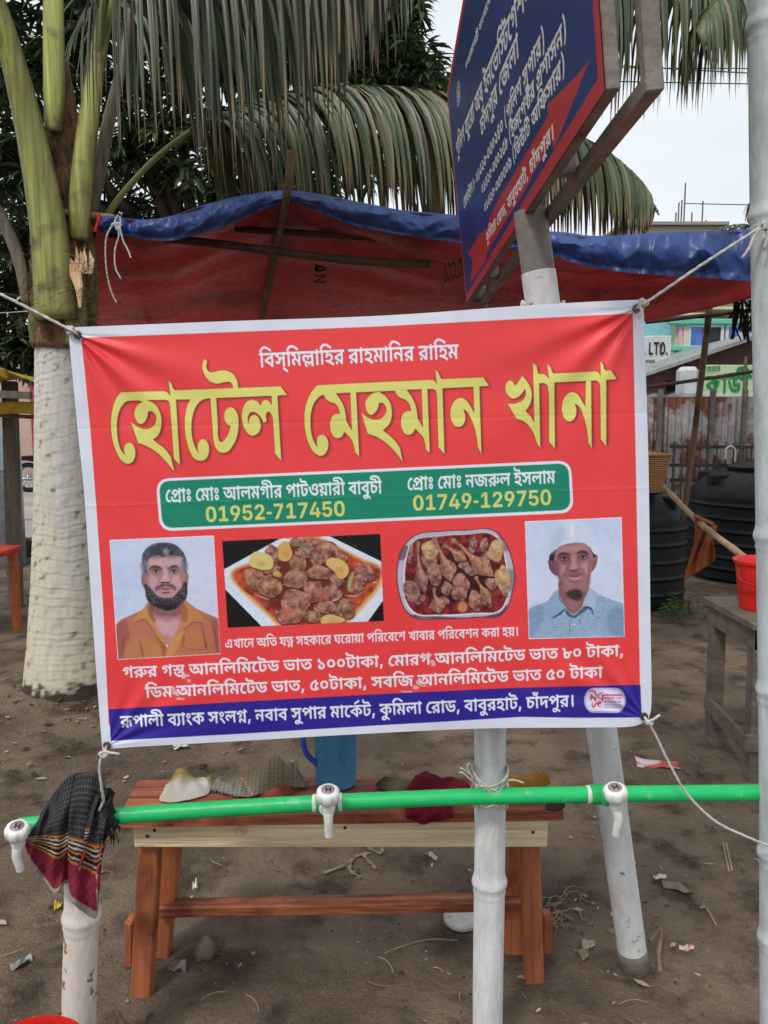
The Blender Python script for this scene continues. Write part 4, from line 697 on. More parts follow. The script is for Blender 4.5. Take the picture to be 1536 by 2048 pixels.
def paint_banner():
    S = Sheet(124, 586, 1316, 1512, 1.35, (210, 214, 228))
    RED = (224, 64, 67)
    S.fill([(163, 676), (740, 654), (1266, 627), (1272, 927), (1281, 1400), (1060, 1420), (760, 1440), (218, 1450), (206.6, 1215), (193, 1013), (180, 846)], RED, sm=False)
    S.fill([(218, 1419), (480, 1404), (760, 1388.6), (1030, 1376), (1281, 1370), (1284, 1435), (1160, 1436), (1044, 1434), (900, 1443), (740, 1452), (480, 1468), (222, 1482)], (44, 36, 140), sm=False)
    # title, traced letter by letter
    C1, C3, C4, C5 = 1, 3, 4, 5
    c = 'c'
    T = []
    k1 = crop(210, 700, 7.68); k2 = crop(380, 700, 7.68); k3 = crop(600, 710, 7.68); k4 = crop(780, 710, 7.314); k5 = crop(1000, 710, 6.144)
    def add(k, pts): T.append(k(smooth(pts)))
    add(k1, [(250,650,c),(190,720),(130,860),(97,1050),(95,1200),(115,1370),(170,1550),(250,1690),(310,1738),(360,1750),(420,1725),(460,1650),(470,1570),(450,1490),(410,1435),(370,1425),(320,1450),(295,1520),(310,1620,c),(250,1540),(205,1400),(187,1250),(190,1080),(215,960),(270,850),(330,795),(380,782),(450,780,c)])
    add(k1, [(250,650,c),(880,634,c),(930,637),(970,662),(1008,708,c),(1095,765,c),(1003,860,c),(990,800),(945,768,c),(655,772,c),(640,800,c),(575,800,c),(560,790),(520,778,c),(380,782,c),(320,760,c)])
    add(k1, [(975,470,c),(1035,535,c),(1045,580),(1080,622,c),(1540,605,c),(1540,755,c),(1092,765,c),(1155,1775,c),(1060,1670,c),(1003,860,c),(985,790,c),(1008,708,c)])
    add(k1, [(575,800,c),(500,850),(460,930),(455,1000),(480,1080),(520,1130),(555,1142),(600,1120),(640,1060),(660,1000),(667,945,c),(720,945),(770,985),(790,1060),(775,1130),(720,1190),(640,1218),(560,1205),(480,1165),(400,1108,c),(515,1435,c),(600,1460),(700,1510),(830,1600),(960,1740),(1068,1870,c),(1015,1650,c),(930,1530),(830,1450),(740,1380,c),(820,1310),(862,1200),(872,1090),(850,970),(800,870),(730,810),(655,778,c)])
    add(k2, [(10,757,c),(-40,860),(-70,1000),(-77,1180),(-65,1330),(-30,1470),(10,1580),(80,1680),(170,1705),(240,1680),(285,1610),(297,1530),(280,1440),(235,1380),(195,1372),(150,1400),(118,1470),(120,1530),(140,1590,c),(100,1530),(55,1420),(28,1280),(25,1180),(40,1030),(90,880),(170,785),(250,750),(315,745,c),(315,640,c),(10,640,c)])
    add(k2, [(-230,622,c),(1395,560,c),(1495,695,c),(315,745,c),(-215,765,c)])
    add(k2, [(665,620,c),(655,540),(620,495),(560,492),(400,518),(300,475),(220,370),(190,260),(200,190),(235,145),(262,180),(255,250),(270,310),(320,343),(390,335),(480,315),(570,320),(660,370),(720,460),(748,600,c)])
    add(k2, [(315,740,c),(350,1200,c),(365,1400),(400,1510),(450,1565),(510,1583),(580,1565),(660,1470),(725,1330),(748,1180),(745,1050),(715,950),(670,895),(620,882),(570,905),(535,970),(530,1040),(550,1110),(590,1155),(630,1170,c),(600,1270),(550,1360),(490,1413),(460,1408),(447,1380),(430,1150,c),(405,740,c)])
    add(k2, [(1255,700,c),(1260,850,c),(1225,800),(1170,768),(1120,790),(1085,858,c),(1050,805),(1000,775),(950,768),(880,795),(825,870),(800,980),(805,1100),(840,1210),(900,1290),(960,1320),(1030,1295),(1080,1230),(1090,1160),(1070,1080),(1030,1015),(985,1000),(940,1020),(910,1080),(912,1160,c),(892,1080),(905,1000),(940,960),(990,955),(1050,990),(1105,1060),(1135,1125,c),(1182,1095,c),(1170,1030),(1180,970),(1205,948),(1240,970),(1275,1050,c),(1310,1590,c),(1405,1710,c),(1345,700,c)])
    add(k3, [(270,465,c),(180,570),(110,720),(75,880),(72,1050),(95,1220),(150,1390),(230,1510),(320,1553),(390,1520),(430,1440),(438,1350),(410,1270),(370,1232),(320,1230),(280,1260),(262,1320),(272,1420,c),(215,1330),(175,1190),(163,1040),(175,880),(220,740),(290,650),(365,608,c),(365,500,c)])
    add(k3, [(270,465,c),(1540,405,c),(1540,548,c),(550,590,c),(365,608,c)])
    add(k3, [(365,608,c),(395,670),(450,715),(540,750),(595,820),(620,905,c),(560,908),(500,945),(468,1030),(465,1120),(490,1210),(540,1270),(590,1280),(640,1260),(685,1185,c),(740,1240),(800,1310),(830,1400),(855,1505,c),(912,1558,c),(865,575,c),(775,575,c),(800,1165,c),(720,1030,c),(705,920),(670,780),(610,670),(550,590,c),(450,560,c)])
    add(k3, [(1130,585,c),(1060,640),(1010,720),(1008,790),(1030,870),(1070,915),(1100,925),(1150,890),(1195,830),(1220,735,c),(1270,738),(1315,790),(1332,850),(1300,930),(1240,980),(1150,998),(1060,970),(945,890,c),(1045,1215,c),(1160,1250),(1280,1320),(1420,1440),(1520,1560),(1580,1643,c),(1538,1428,c),(1450,1310),(1370,1235),(1275,1160,c),(1370,1070),(1410,960),(1412,850),(1380,720),(1310,630),(1215,570,c)])
    add(k4, [(-20,397,c),(570,366,c),(630,370),(665,395),(690,437,c),(765,490,c),(690,580,c),(680,530),(630,498,c),(245,510,c),(-20,525,c)])
    add(k4, [(70,520,c),(100,580),(150,625),(230,660),(290,730),(315,820,c),(260,822),(200,855),(170,920),(162,1000),(180,1090),(225,1155),(275,1172),(325,1155),(372,1080,c),(430,1140),(490,1210),(515,1290),(530,1385,c),(585,1435,c),(550,500,c),(465,500,c),(485,1062,c),(410,940,c),(400,850),(370,720),(310,600),(245,512,c)])
    add(k4, [(665,210,c),(720,272,c),(730,310),(755,355,c),(1365,328,c),(1452,455,c),(770,490,c),(800,1450,c),(712,1355,c),(690,600,c),(675,520,c),(690,437,c)])
    add(k4, [(1222,460,c),(1235,850,c),(1190,770),(1130,680),(1080,640),(1030,630),(970,655),(910,730),(888,830),(890,920),(920,1000),(970,1050),(1015,1055),(1065,1030),(1098,970),(1105,910),(1075,795,c),(1120,820),(1180,920),(1230,1040),(1270,1200),(1290,1360,c),(1340,1450,c),(1310,460,c)])
    add(k5, [(275,255,c),(330,320),(375,400),(393,470),(390,540),(360,630),(315,690,c),(370,745),(425,835,c),(415,400,c),(405,92,c),(455,138,c),(460,190),(475,235,c),(540,238),(575,260),(603,295,c),(670,340,c),(600,440,c),(590,390),(550,350),(483,350,c),(498,1148,c),(455,1080),(430,1000),(370,890),(300,820),(205,785,c),(95,597,c),(160,603),(230,585),(290,550),(320,490),(310,415,c),(270,475),(220,520),(160,538),(110,510),(75,450),(68,390),(90,335),(130,315),(165,335),(185,380,c),(230,330)])
    add(k5, [(583,108,c),(630,158,c),(635,190),(660,230,c),(1170,203,c),(1210,215),(1240,265,c),(1310,305,c),(1235,420,c),(1225,350),(1190,315,c),(1122,318,c),(670,340,c),(678,1152,c),(605,1065,c),(603,480,c),(590,390),(603,295,c)])
    add(k5, [(1057,322,c),(1052,640,c),(1010,570),(960,490),(900,458),(840,475),(785,540),(762,640),(768,720),(800,790),(850,820),(900,800),(940,720),(940,670),(920,597,c),(970,630),(1030,760),(1070,910),(1090,1080,c),(1130,1150,c),(1122,318,c)])
    add(k5, [(1235,75,c),(1272,125,c),(1280,170),(1300,192,c),(1368,192,c),(1437,300,c),(1308,308,c),(1308,1122,c),(1240,1035,c),(1235,400,c),(1225,345,c),(1240,265,c)])
    # the printed drop shadow of the title, then the letters
    sh = S.union([P+np.array([3.4, 2.6]) for P in T], pad=14)
    S.put((sh[0], sh[1], gblur(sh[2], 2.6*S.S)), (84, 22, 34), .8)
    ed = S.union(T, pad=6)
    S.put((ed[0], ed[1], np.clip(gblur(ed[2], .9*S.S)*2.0, 0, 1)), (110, 38, 30), .75)
    S.put(ed, (210, 206, 112))
    # owners' panel
    def rrect(q, r):
        q = [np.array(p, float) for p in q]; out = []
        for i in range(4):
            p, a, b = q[i], q[i-1], q[(i+1) % 4]
            ua = (a-p)/np.hypot(*(a-p)); ub = (b-p)/np.hypot(*(b-p))
            for t in np.linspace(0, 1, 9):
                out.append(p+ua*r*(1-t)**2+ub*r*t**2)
        return out
    S.fill(rrect([(312, 958), (1142, 921), (1148, 1026), (320, 1063)], 28), (219, 221, 234), sm=False)
    S.fill(rrect([(318, 963), (1137, 927), (1142, 1020), (325.5, 1057)], 23), (16, 128, 100), sm=False)
    W = (222, 224, 238); Y = (208, 204, 116)
    dl = lambda x: (0.074-(x-180)/1100*.058, 1.0)
    def tx(key, p0, p1, h, col=W, bold=.2, cap=622, outline=None):
        S.text(key, p0, p1, h, col, dl(p0[0]), dl(p1[0]), bold, cap, outline=outline)
    tx('bism', (518, 707), (917, 689), 28.5, bold=.3, outline=((120, 40, 70), 1.2, .5))
    tx('pro1', (331, 980), (764, 962), 25, bold=.3)
    tx('pro2', (815, 956), (1111, 942), 25, bold=.3)
    tx('ph1', (411, 1013.5), (689, 1001.5), 31, Y, .3, 737)
    tx('ph2', (826, 991), (1102, 979), 31, Y, .3, 737)
    tx('tag', (450, 1279.5), (1036, 1254.5), 17.5, bold=0)
    tx('menu1', (245, 1335), (1246, 1291), 21.5, bold=.25)
    tx('menu2', (290, 1375), (1206, 1334), 21.5, bold=.25)
    tx('addr', (240, 1433), (1147, 1390.5), 23, bold=.25)
    paint_man_beard(S); paint_man_cap(S); paint_beef(S); paint_chicken(S); paint_logo(S)
    # halftone grain of the four photographs
    for q in ([(219, 1080), (428, 1071), (441, 1308), (236, 1320)], [(1050, 1043), (1243, 1035), (1250, 1273), (1058, 1278)], [(445, 1083), (761, 1068), (768, 1242), (456, 1256)], [(790, 1060), (1035, 1060), (1035, 1245), (790, 1245)]):
        x, y, m = S.mask([q]); sub = S.A[y:y+m.shape[0], x:x+m.shape[1]]
        nn = vnoise(m.shape[0], m.shape[1], 3.2, int(q[0][0]), 2)-.5+.6*(vnoise(m.shape[0], m.shape[1], 14, int(q[0][1]), 2)-.5)
        sub *= (1+.07*nn*(m > .5))[:, :, None]
    # scuffed ink: flaked white patches
    for i, (x, y, rx, ry) in enumerate([(372, 1352, 11, 6), (362, 1342, 6, 4), (378, 1362, 5, 4), (352, 1386, 10, 7), (360, 1398, 9, 2.5), (346, 1378, 4, 6), (857, 1312, 7, 7), (866, 1326, 5, 9), (846, 1308, 5, 4), (840, 1362, 7, 8), (832, 1376, 6, 5), (815, 1384, 16, 2.2), (848, 1372, 10, 2.4)]):
        g = np.random.default_rng(i)
        t = np.linspace(0, 2*np.pi, 14, endpoint=False)
        r = .4+g.random(14)*.9
        S.fill(np.stack([x+rx*r*np.cos(t), y+ry*r*np.sin(t)], 1), (216, 196, 204), .8, sm=False)
    # weave and fold wear of the vinyl
    n = vnoise(S.h, S.w, 60, 3, 4)
    S.A *= (1+.05*(n-.5))[:, :, None]
    for (y0, y1) in ((857, 826), (1012, 976)):
        for i in range(26):
            g = np.random.default_rng(900+i+int(y0))
            x = 180+g.random()*1080; L = 8+g.random()*40
            yy = y0+(y1-y0)*(x-160)/1110
            S.line([(x, yy+g.normal()*.8), (x+L/2, yy-L*.014+g.normal()*.5), (x+L, yy-L*.028+g.normal()*.8)], .8, (225, 200, 205), .25)
    return S

def paint_man_beard(S):
    S.use(210, 1060, 6.4)
    fr = S.region([(60, 130), (1395, 72), (1480, 1590), (165, 1665)], sm=False)
    S.put(fr, (222, 226, 240))
    fr = S.region([(68, 138), (1390, 82), (1476, 1584), (172, 1658)], sm=False)
    x, y, m = fr
    g = np.linspace(0, 1, m.shape[1])[None, :, None]*np.ones((m.shape[0], 1, 1))
    S.limit(fr)
    S.put(fr, np.array((186, 200, 228))*(1-g)+np.array((200, 203, 228))*g)
    sh = [(145,1220),(230,1140),(350,1085),(480,1020),(580,930),(780,960),(1000,890),(1150,995),(1300,1070),(1465,1155),(1500,1400),(1490,1600),(165,1680)]
    S.fill(sh, (174, 108, 86), clip=fr)
    S.speckle((fr[0], fr[1], fr[2]*0), 10, 1, (0, 0, 0), (0, 0, 0))
    S.fill([(145,1220),(250,1150),(300,1250),(215,1650),(150,1690)], (144, 84, 82), .8, 12, clip=fr)
    S.fill([(1380,1150),(1480,1180),(1500,1620),(1440,1560),(1390,1350)], (152, 82, 74), .8, 12, clip=fr)
    S.fill([(300,1420),(560,1380),(760,1620),(250,1660)], (184, 122, 80), .9, 24, clip=fr)
    S.fill([(900,1400),(1260,1330),(1300,1560),(860,1600)], (184, 116, 76), .8, 20, clip=fr)
    for P in ([(250,1350),(235,1500),(215,1640)], [(1230,1190),(1270,1350),(1300,1530)], [(440,1400),(470,1520),(490,1640)], [(1390,1190),(1420,1380),(1440,1560)], [(1000,1280),(1010,1400),(980,1520)]):
        S.line(P, 22, (106, 60, 58), .6, 5, clip=fr)
    S.line([(1000,1500),(1100,1530),(1310,1535)], 8, (114, 66, 56), .8, 1)
    S.line([(1285,1420),(1300,1530)], 26, (98, 54, 54), .8, 2)
    # neck and chest
    S.fill([(590,900),(620,1120),(660,1210),(720,1370),(790,1500),(850,1400),(910,1330),(960,1180),(985,1060),(1010,880)], (171, 119, 120))
    S.fill([(640,1150),(800,1180),(950,1150),(900,1320),(800,1430),(730,1350)], (195, 150, 161), .9, 14)
    S.fill([(600,960),(800,1060),(1000,960),(990,1060),(800,1110),(620,1060)], (120, 77, 86), .8, 16)
    S.oval(790, 1390, 60, 40, (160, 110, 116), .6, 12)
    S.oval(560, 1010, 40, 90, (107, 60, 51), .7, 16, .2)
    # placket and collars
    S.fill([(900,1340),(1010,1280),(960,1420),(870,1600),(780,1615),(800,1530),(830,1430)], (192, 132, 80), 1, 2)
    S.fill([(690,1380),(740,1420),(790,1530),(760,1620),(720,1500)], (150, 84, 50), .8, 6)
    S.fill([(785,1470),(805,1470),(798,1510)], (225, 224, 236), sm=False)
    S.fill([(580,930,1),(598,1060),(618,1130),(640,1200,1),(790,1490,1),(700,1400),(570,1215,1),(510,1150,1),(430,1170),(345,1188,1),(440,1060)], (190, 130, 84))
    S.fill([(1010,890,1),(1110,960),(1180,1020),(1240,1110),(1298,1205,1),(1200,1178),(1130,1180,1),(1060,1235,1),(980,1290),(900,1340,1),(950,1220),(975,1100),(985,1000)], (184, 124, 78))
    S.line([(345,1188),(430,1170),(510,1150),(570,1215),(700,1400)], 16, (104, 56, 38), .65, 5)
    S.line([(1298,1205),(1200,1185),(1130,1185),(1060,1240),(950,1320)], 16, (104, 56, 38), .6, 5)
    S.fill([(590,930),(620,1120),(650,1180),(580,1120)], (120, 66, 40), .7, 8)
    S.fill([(1000,930),(1060,1030),(1010,1180),(975,1110)], (136, 78, 46), .6, 8)
    # ears, head
    S.fill([(520,555),(482,560),(466,620),(485,720),(530,770)], (151, 108, 112)); S.fill([(1035,545),(1068,570),(1062,660),(1045,740),(1010,740)], (157, 115, 118))
    S.line([(500,590),(488,650),(510,720)], 14, (107, 73, 79), .6, 5); S.line([(1050,590),(1050,650),(1030,710)], 14, (107, 73, 79), .6, 5)
    S.fill([(515,520),(520,640),(545,760),(600,880),(700,980),(800,1010),(900,985),(1000,890),(1035,740),(1035,560),(1010,420),(950,320),(840,290),(700,300),(580,340),(535,430)], (179, 137, 140))
    S.fill([(560,430),(700,360),(860,350),(980,430),(960,480),(800,470),(600,470)], (199, 161, 168), .8, 18)
    S.fill([(740,340),(960,350),(990,430),(930,450),(780,430)], (186, 152, 162), .7, 18)
    S.fill([(540,600),(660,610),(700,680),(640,740),(570,720)], (195, 152, 157), .9, 16); S.fill([(860,610),(1000,590),(1000,680),(920,730),(870,690)], (199, 156, 161), .9, 16)
    S.fill([(520,500),(560,500),(560,700),(590,800),(530,720)], (135, 95, 103), .6, 14); S.fill([(1000,450),(1030,500),(1030,700),(1000,700)], (142, 101, 109), .6, 14)
    S.fill([(590,490),(720,500),(730,560),(600,560)], (142, 101, 109), .6, 12); S.fill([(820,500),(950,490),(950,560),(840,560)], (142, 101, 109), .6, 12)
    # nose
    S.fill([(745,480),(800,480),(815,560),(840,640),(800,680),(740,680),(700,640),(730,560)], (197, 154, 157), .9, 10)
    S.line([(735,500),(728,580),(700,630),(702,665)], 18, (129, 88, 94), .6, 7); S.line([(812,510),(822,590),(848,640),(842,670)], 16, (135, 93, 99), .55, 7)
    S.oval(772, 610, 26, 46, (202, 168, 174), .7, 10)
    S.line([(700,662),(735,682),(770,672),(805,684),(842,660)], 20, (91, 55, 62), .9, 3)
    S.oval(735, 676, 18, 9, (60, 34, 40), .8, 3); S.oval(808, 676, 18, 9, (60, 34, 40), .8, 3)
    S.line([(690,680),(650,730)], 16, (129, 88, 94), .5, 6); S.line([(850,680),(900,730)], 16, (129, 88, 94), .5, 6)
    S.line([(770,460),(775,490)], 10, (129, 88, 94), .6, 3); S.line([(800,470),(806,500)], 8, (129, 88, 94), .6, 3)
    # eyes and brows
    for ex in (655, 885):
        S.oval(ex, 530, 46, 15, (156, 140, 148), 1, 4); S.oval(ex, 528, 21, 17, (46, 32, 38), 1, 2); S.oval(ex+6, 520, 5, 5, (220, 220, 230), .9, 1)
        S.line([(ex-62, 540), (ex-35, 514), (ex, 507), (ex+38, 514), (ex+60, 538)], 15, (52, 34, 40), .95, 2)
        S.line([(ex-48, 548), (ex, 556), (ex+50, 546)], 7, (107, 73, 79), .7, 2)
        S.line([(ex-55, 575), (ex, 590), (ex+50, 575)], 10, (140, 101, 109), .6, 5)
    S.line([(568,512),(620,472),(690,482),(742,502)], 34, (66, 48, 56), .9, 5); S.line([(800,505),(860,474),(915,468),(952,496)], 32, (66, 48, 56), .9, 5)
    # beard, moustache, mouth
    br = [(520,690),(560,730),(620,790),(665,840),(720,868),(790,872),(880,860),(930,800),(985,740),(1030,660),(1056,740),(1055,820),(1030,900),(960,960),(900,1010),(800,1036),(700,1005),(600,960),(535,880),(520,800)]
    S.fill(br, (62, 56, 64), 1, 5)
    r = S.region(br); S.speckle(r, 14, 11, (22, 20, 26), (104, 98, 106), .75)
    S.fill([(640,960),(800,960),(960,930),(880,1015),(800,1036),(700,1005)], (26, 22, 28), .7, 16)
    S.fill([(648,775),(650,740),(690,712),(735,692),(780,700),(830,692),(880,712),(912,745),(908,775),(870,748),(780,722),(700,748)], (84, 66, 74), .85, 5)
    S.fill([(690,770),(738,736),(780,742),(828,735),(878,760),(780,768)], (142, 95, 103), 1, 2)
    S.fill([(692,770),(780,766),(876,762),(835,786),(780,794),(730,790)], (193, 141, 148), 1, 3)
    S.line([(690,770),(780,768),(878,761)], 7, (66, 38, 46), .9, 1)
    S.line([(725,800),(780,808),(840,797)], 22, (58, 40, 48), .85, 5)
    S.oval(785, 838, 70, 22, (177, 137, 142), .7, 10)
    # hair
    hr = [(512,560),(490,500),(473,400),(490,300),(545,228),(640,178),(760,164),(880,182),(970,245),(1030,340),(1048,450),(1032,560),(1012,520),(1000,430),(975,345),(930,335),(850,322),(790,320),(740,352),(700,325),(600,345),(560,380),(535,450),(525,560)]
    S.fill(hr, (74, 76, 88), 1, 3)
    r = S.region(hr); S.speckle(r, 12, 5, (40, 40, 50), (118, 122, 136), .7)
    S.fill([(560,240),(700,190),(860,200),(930,320),(740,340),(590,340)], (52, 52, 60), .55, 22)
    S.fill([(480,390),(530,390),(525,540),(505,560)], (116, 126, 140), .6, 8); S.fill([(990,390),(1045,400),(1030,550),(1010,520)], (112, 122, 136), .6, 8)
    S.fill([(750,250),(800,240),(815,310),(765,318)], (150, 158, 174), .7, 8)
    S.use()

def paint_man_cap(S):
    S.use(1040, 1030, 6.98)
    S.put(S.region([(72, 92), (1420, 32), (1465, 1700), (125, 1735)], sm=False), (224, 228, 242))
    fr = S.region([(80, 100), (1412, 42), (1458, 1693), (132, 1727)], sm=False)
    x, y, m = fr
    g = np.linspace(0, 1, m.shape[0])[:, None, None]*np.ones((1, m.shape[1], 1))
    S.limit(fr)
    S.put(fr, np.array((188, 200, 230))*(1-g)+np.array((206, 210, 234))*g)
    sh = [(100,1330),(200,1280),(380,1200),(540,1040),(760,1150),(960,1020),(1100,1110),(1300,1190),(1470,1260),(1490,1720),(110,1760)]
    S.fill(sh, (146, 170, 200), clip=fr)
    r = S.region(sh); rx, ry, rm = r
    full = np.zeros((S.h, S.w), np.float32); full[fr[1]:fr[1]+fr[2].shape[0], fr[0]:fr[0]+fr[2].shape[1]] = fr[2]
    rm = rm*full[ry:ry+rm.shape[0], rx:rx+rm.shape[1]]
    n = vnoise(rm.shape[0], rm.shape[1], 9, 21, 2)
    q = np.abs(np.sin(n*26))
    S.put((rx, ry, rm*np.clip(1-q*2.6, 0, 1)), (70, 98, 132), .75)
    S.put((rx, ry, rm*np.clip(q*2-1.5, 0, 1)), (190, 206, 228), .6)
    S.fill([(110,1340),(330,1270),(300,1500),(140,1720)], (96, 126, 164), .4, 30, clip=fr); S.fill([(1290,1300),(1460,1300),(1480,1700),(1330,1700)], (90, 118, 156), .45, 24, clip=fr)
    S.line([(700,1450),(690,1700)], 10, (70, 94, 130), .8, 2); S.line([(880,1350),(820,1540)], 8, (74, 98, 134), .7, 2)
    # neck
    S.fill([(555,900),(560,1130),(640,1280),(745,1390),(860,1290),(920,1150),(970,1000),(960,900)], (129, 88, 94))
    S.fill([(650,1200),(850,1180),(800,1320),(745,1380),(690,1310)], (151, 101, 107), .8, 16)
    # collar
    S.fill([(555,1010,1),(530,1050),(520,1120,1),(560,1200),(640,1300,1),(540,1380),(440,1450,1),(330,1380),(420,1180)], (138, 164, 196)); 
    S.fill([(970,1020,1),(1040,1090),(1060,1200),(1020,1400,1),(1010,1320),(960,1285),(900,1285),(870,1300,1),(900,1180),(940,1100)], (160, 182, 206))
    for P in ([(640,1305),(560,1380),(440,1450)], [(870,1300),(930,1288),(1000,1320),(1020,1395)]):
        S.line(P, 26, (34, 42, 66), .85, 5)
    S.fill([(650,1320),(745,1400),(870,1310),(940,1300),(860,1380),(745,1440),(640,1360)], (50, 66, 98), .75, 5)
    S.line([(640,1300),(745,1392),(870,1300)], 9, (196, 206, 226), .9, 2)
    S.line([(540,1060),(560,1180),(640,1280)], 14, (54, 66, 92), .7, 4)
    S.oval(755, 1540, 30, 22, (176, 192, 212), 1, 3); S.line([(728,1545),(755,1566),(786,1550)], 8, (50, 66, 92), .8, 2)
    # ears and face
    S.fill([(470,630),(400,632),(400,700),(440,800),(520,850),(530,700)], (120, 79, 88)); S.fill([(1020,570),(1080,560),(1084,620),(1050,740),(990,800),(980,700)], (138, 93, 99))
    S.line([(430,660),(430,720),(480,800)], 18, (70, 44, 54), .7, 6); S.line([(1060,600),(1040,700),(1005,770)], 14, (89, 57, 66), .6, 6)
    S.fill([(420,640),(430,540),(520,480),(540,560),(480,640)], (42, 36, 44)); S.fill([(960,450),(1030,540),(1060,560),(1020,600),(990,560)], (46, 40, 48))
    S.fill([(480,640),(490,560),(540,460),(700,400),(860,395),(970,460),(1020,560),(1025,680),(990,800),(975,920),(960,1020),(880,1090),(760,1120),(640,1080),(570,980),(540,860),(490,740)], (151, 106, 109))
    S.fill([(560,480),(720,440),(900,430),(960,500),(880,500),(740,520),(580,530)], (179, 132, 135), .75, 20)
    S.fill([(520,660),(640,690),(650,800),(580,850),(530,780)], (171, 123, 129), .85, 20); S.fill([(860,660),(990,640),(980,780),(930,830),(890,760)], (186, 137, 137), .85, 18)
    S.fill([(480,640),(520,640),(560,860),(600,1000),(540,900)], (98, 64, 75), .7, 16); S.fill([(990,620),(1020,640),(990,820),(960,960),(950,850)], (113, 75, 83), .6, 14)
    S.fill([(530,570),(690,560),(700,640),(560,660)], (107, 71, 79), .6, 14); S.fill([(800,550),(950,540),(960,620),(830,640)], (111, 75, 81), .55, 14)
    # nose
    S.fill([(725,560),(775,560),(790,680),(840,760),(760,800),(680,760),(715,680)], (173, 121, 122), .9, 12)
    S.oval(752, 690, 20, 80, (188, 144, 146), .65, 12)
    S.line([(700,600),(705,680),(660,750),(690,775)], 24, (98, 62, 68), .65, 9); S.line([(800,600),(815,690),(850,740)], 18, (102, 66, 73), .5, 8)
    S.line([(672,762),(720,782),(758,778),(800,770),(842,742)], 22, (54, 28, 34), .9, 4)
    # eyes
    for ex, ey in ((620, 612), (880, 590)):
        S.oval(ex, ey, 50, 16, (146, 132, 142), 1, 4, -.08); S.oval(ex, ey-2, 23, 18, (34, 22, 28), 1, 2); S.oval(ex-6, ey-8, 6, 5, (210, 210, 222), .9, 1)
        S.line([(ex-72, ey+18), (ex-35, ey-14), (ex, ey-22), (ex+45, ey-12), (ex+72, ey+8)], 17, (38, 24, 30), .95, 3)
        S.line([(ex-60, ey+24), (ex, ey+30), (ex+60, ey+20)], 9, (66, 42, 50), .8, 3)
        S.line([(ex-70, ey+55), (ex, ey+72), (ex+60, ey+56)], 14, (94, 60, 68), .6, 6)
    S.line([(530,600),(580,545),(660,545),(710,570)], 36, (48, 34, 42), .85, 7); S.line([(790,545),(850,515),(920,525),(960,565)], 38, (52, 38, 44), .85, 7)
    # smile lines, moustache, mouth, beard
    S.line([(665,760),(620,830),(610,900)], 20, (89, 55, 62), .6, 7); S.line([(850,740),(895,800),(890,880)], 18, (96, 60, 66), .6, 7)
    S.fill([(640,850),(700,800),(770,795),(850,790),(880,840),(780,830),(690,845)], (116, 86, 94), .75, 7)
    S.fill([(655,870),(720,838),(780,842),(840,835),(880,850),(780,868)], (120, 73, 81), 1, 3)
    S.fill([(665,873),(780,866),(876,853),(830,895),(770,912),(705,897)], (186, 134, 142), 1, 4)
    S.line([(652,872),(720,868),(790,864),(884,848)], 8, (48, 24, 30), .9, 2)
    S.line([(690,925),(770,940),(840,915)], 20, (87, 53, 60), .6, 8)
    S.fill([(640,1000),(760,960),(880,1000),(890,1060),(760,1090),(640,1060)], (160, 104, 103), .6, 16)
    bd = [(650,1080),(700,1060),(780,1040),(860,1065),(875,1110),(850,1180),(800,1200),(740,1180),(680,1150)]
    S.fill(bd, (40, 34, 38), .85, 14); S.speckle(S.region(bd), 14, 31, (20, 18, 22), (80, 64, 66), .6)
    # cap
    cp = [(430,540,1),(425,450),(440,330),(490,220),(560,140),(680,95),(800,90),(910,120),(1000,220),(1040,350),(1052,480),(1045,555,1),(1000,480),(920,415),(820,396),(700,405),(560,445),(480,500)]
    S.fill(cp, (196, 208, 226))
    S.fill([(430,540),(430,380),(500,230),(600,140),(640,250),(560,420)], (168, 184, 210), .7, 24); S.fill([(720,100),(760,240),(740,395),(700,400),(700,240)], (214, 222, 236), .7, 10)
    S.line([(430,545),(560,445),(700,403),(820,394),(920,413),(1045,555)], 12, (104, 92, 104), .75, 3)
    S.line([(560,140),(480,240),(440,340),(428,460)], 8, (160, 176, 202), .8, 3)
    S.use()

def chunk(S, x, y, rx, ry, col, seed, ang=0, light=(206, 158, 132), dark=(66, 32, 30)):
    g = np.random.default_rng(seed)
    t = np.linspace(0, 2*np.pi, 11, endpoint=False)+g.random()*.5
    r = .82+g.random(11)*.36
    c, q = math.cos(ang), math.sin(ang)
    X, Y = rx*r*np.cos(t), ry*r*np.sin(t)
    P = np.stack([x+X*c-Y*q, y+X*q+Y*c], 1)
    S.fill([tuple(p) for p in P+np.array([6, 14])], dark, .8, 6)
    S.fill([tuple(p) for p in P], col, 1, 1)
    rg = S.region([tuple(p) for p in P])
    if rg is None: return
    S.speckle(rg, max(14, min(rx, ry)*.5), seed, dark, light, .5)
    S.speckle(rg, 9, seed+50, dark, light, .28)
    S.oval(x-rx*.18, y-ry*.35, rx*.55, ry*.35, light, .35, rx*.16, ang)
    S.oval(x+rx*.25, y+ry*.55, rx*.6, ry*.3, dark, .4, rx*.16, ang)

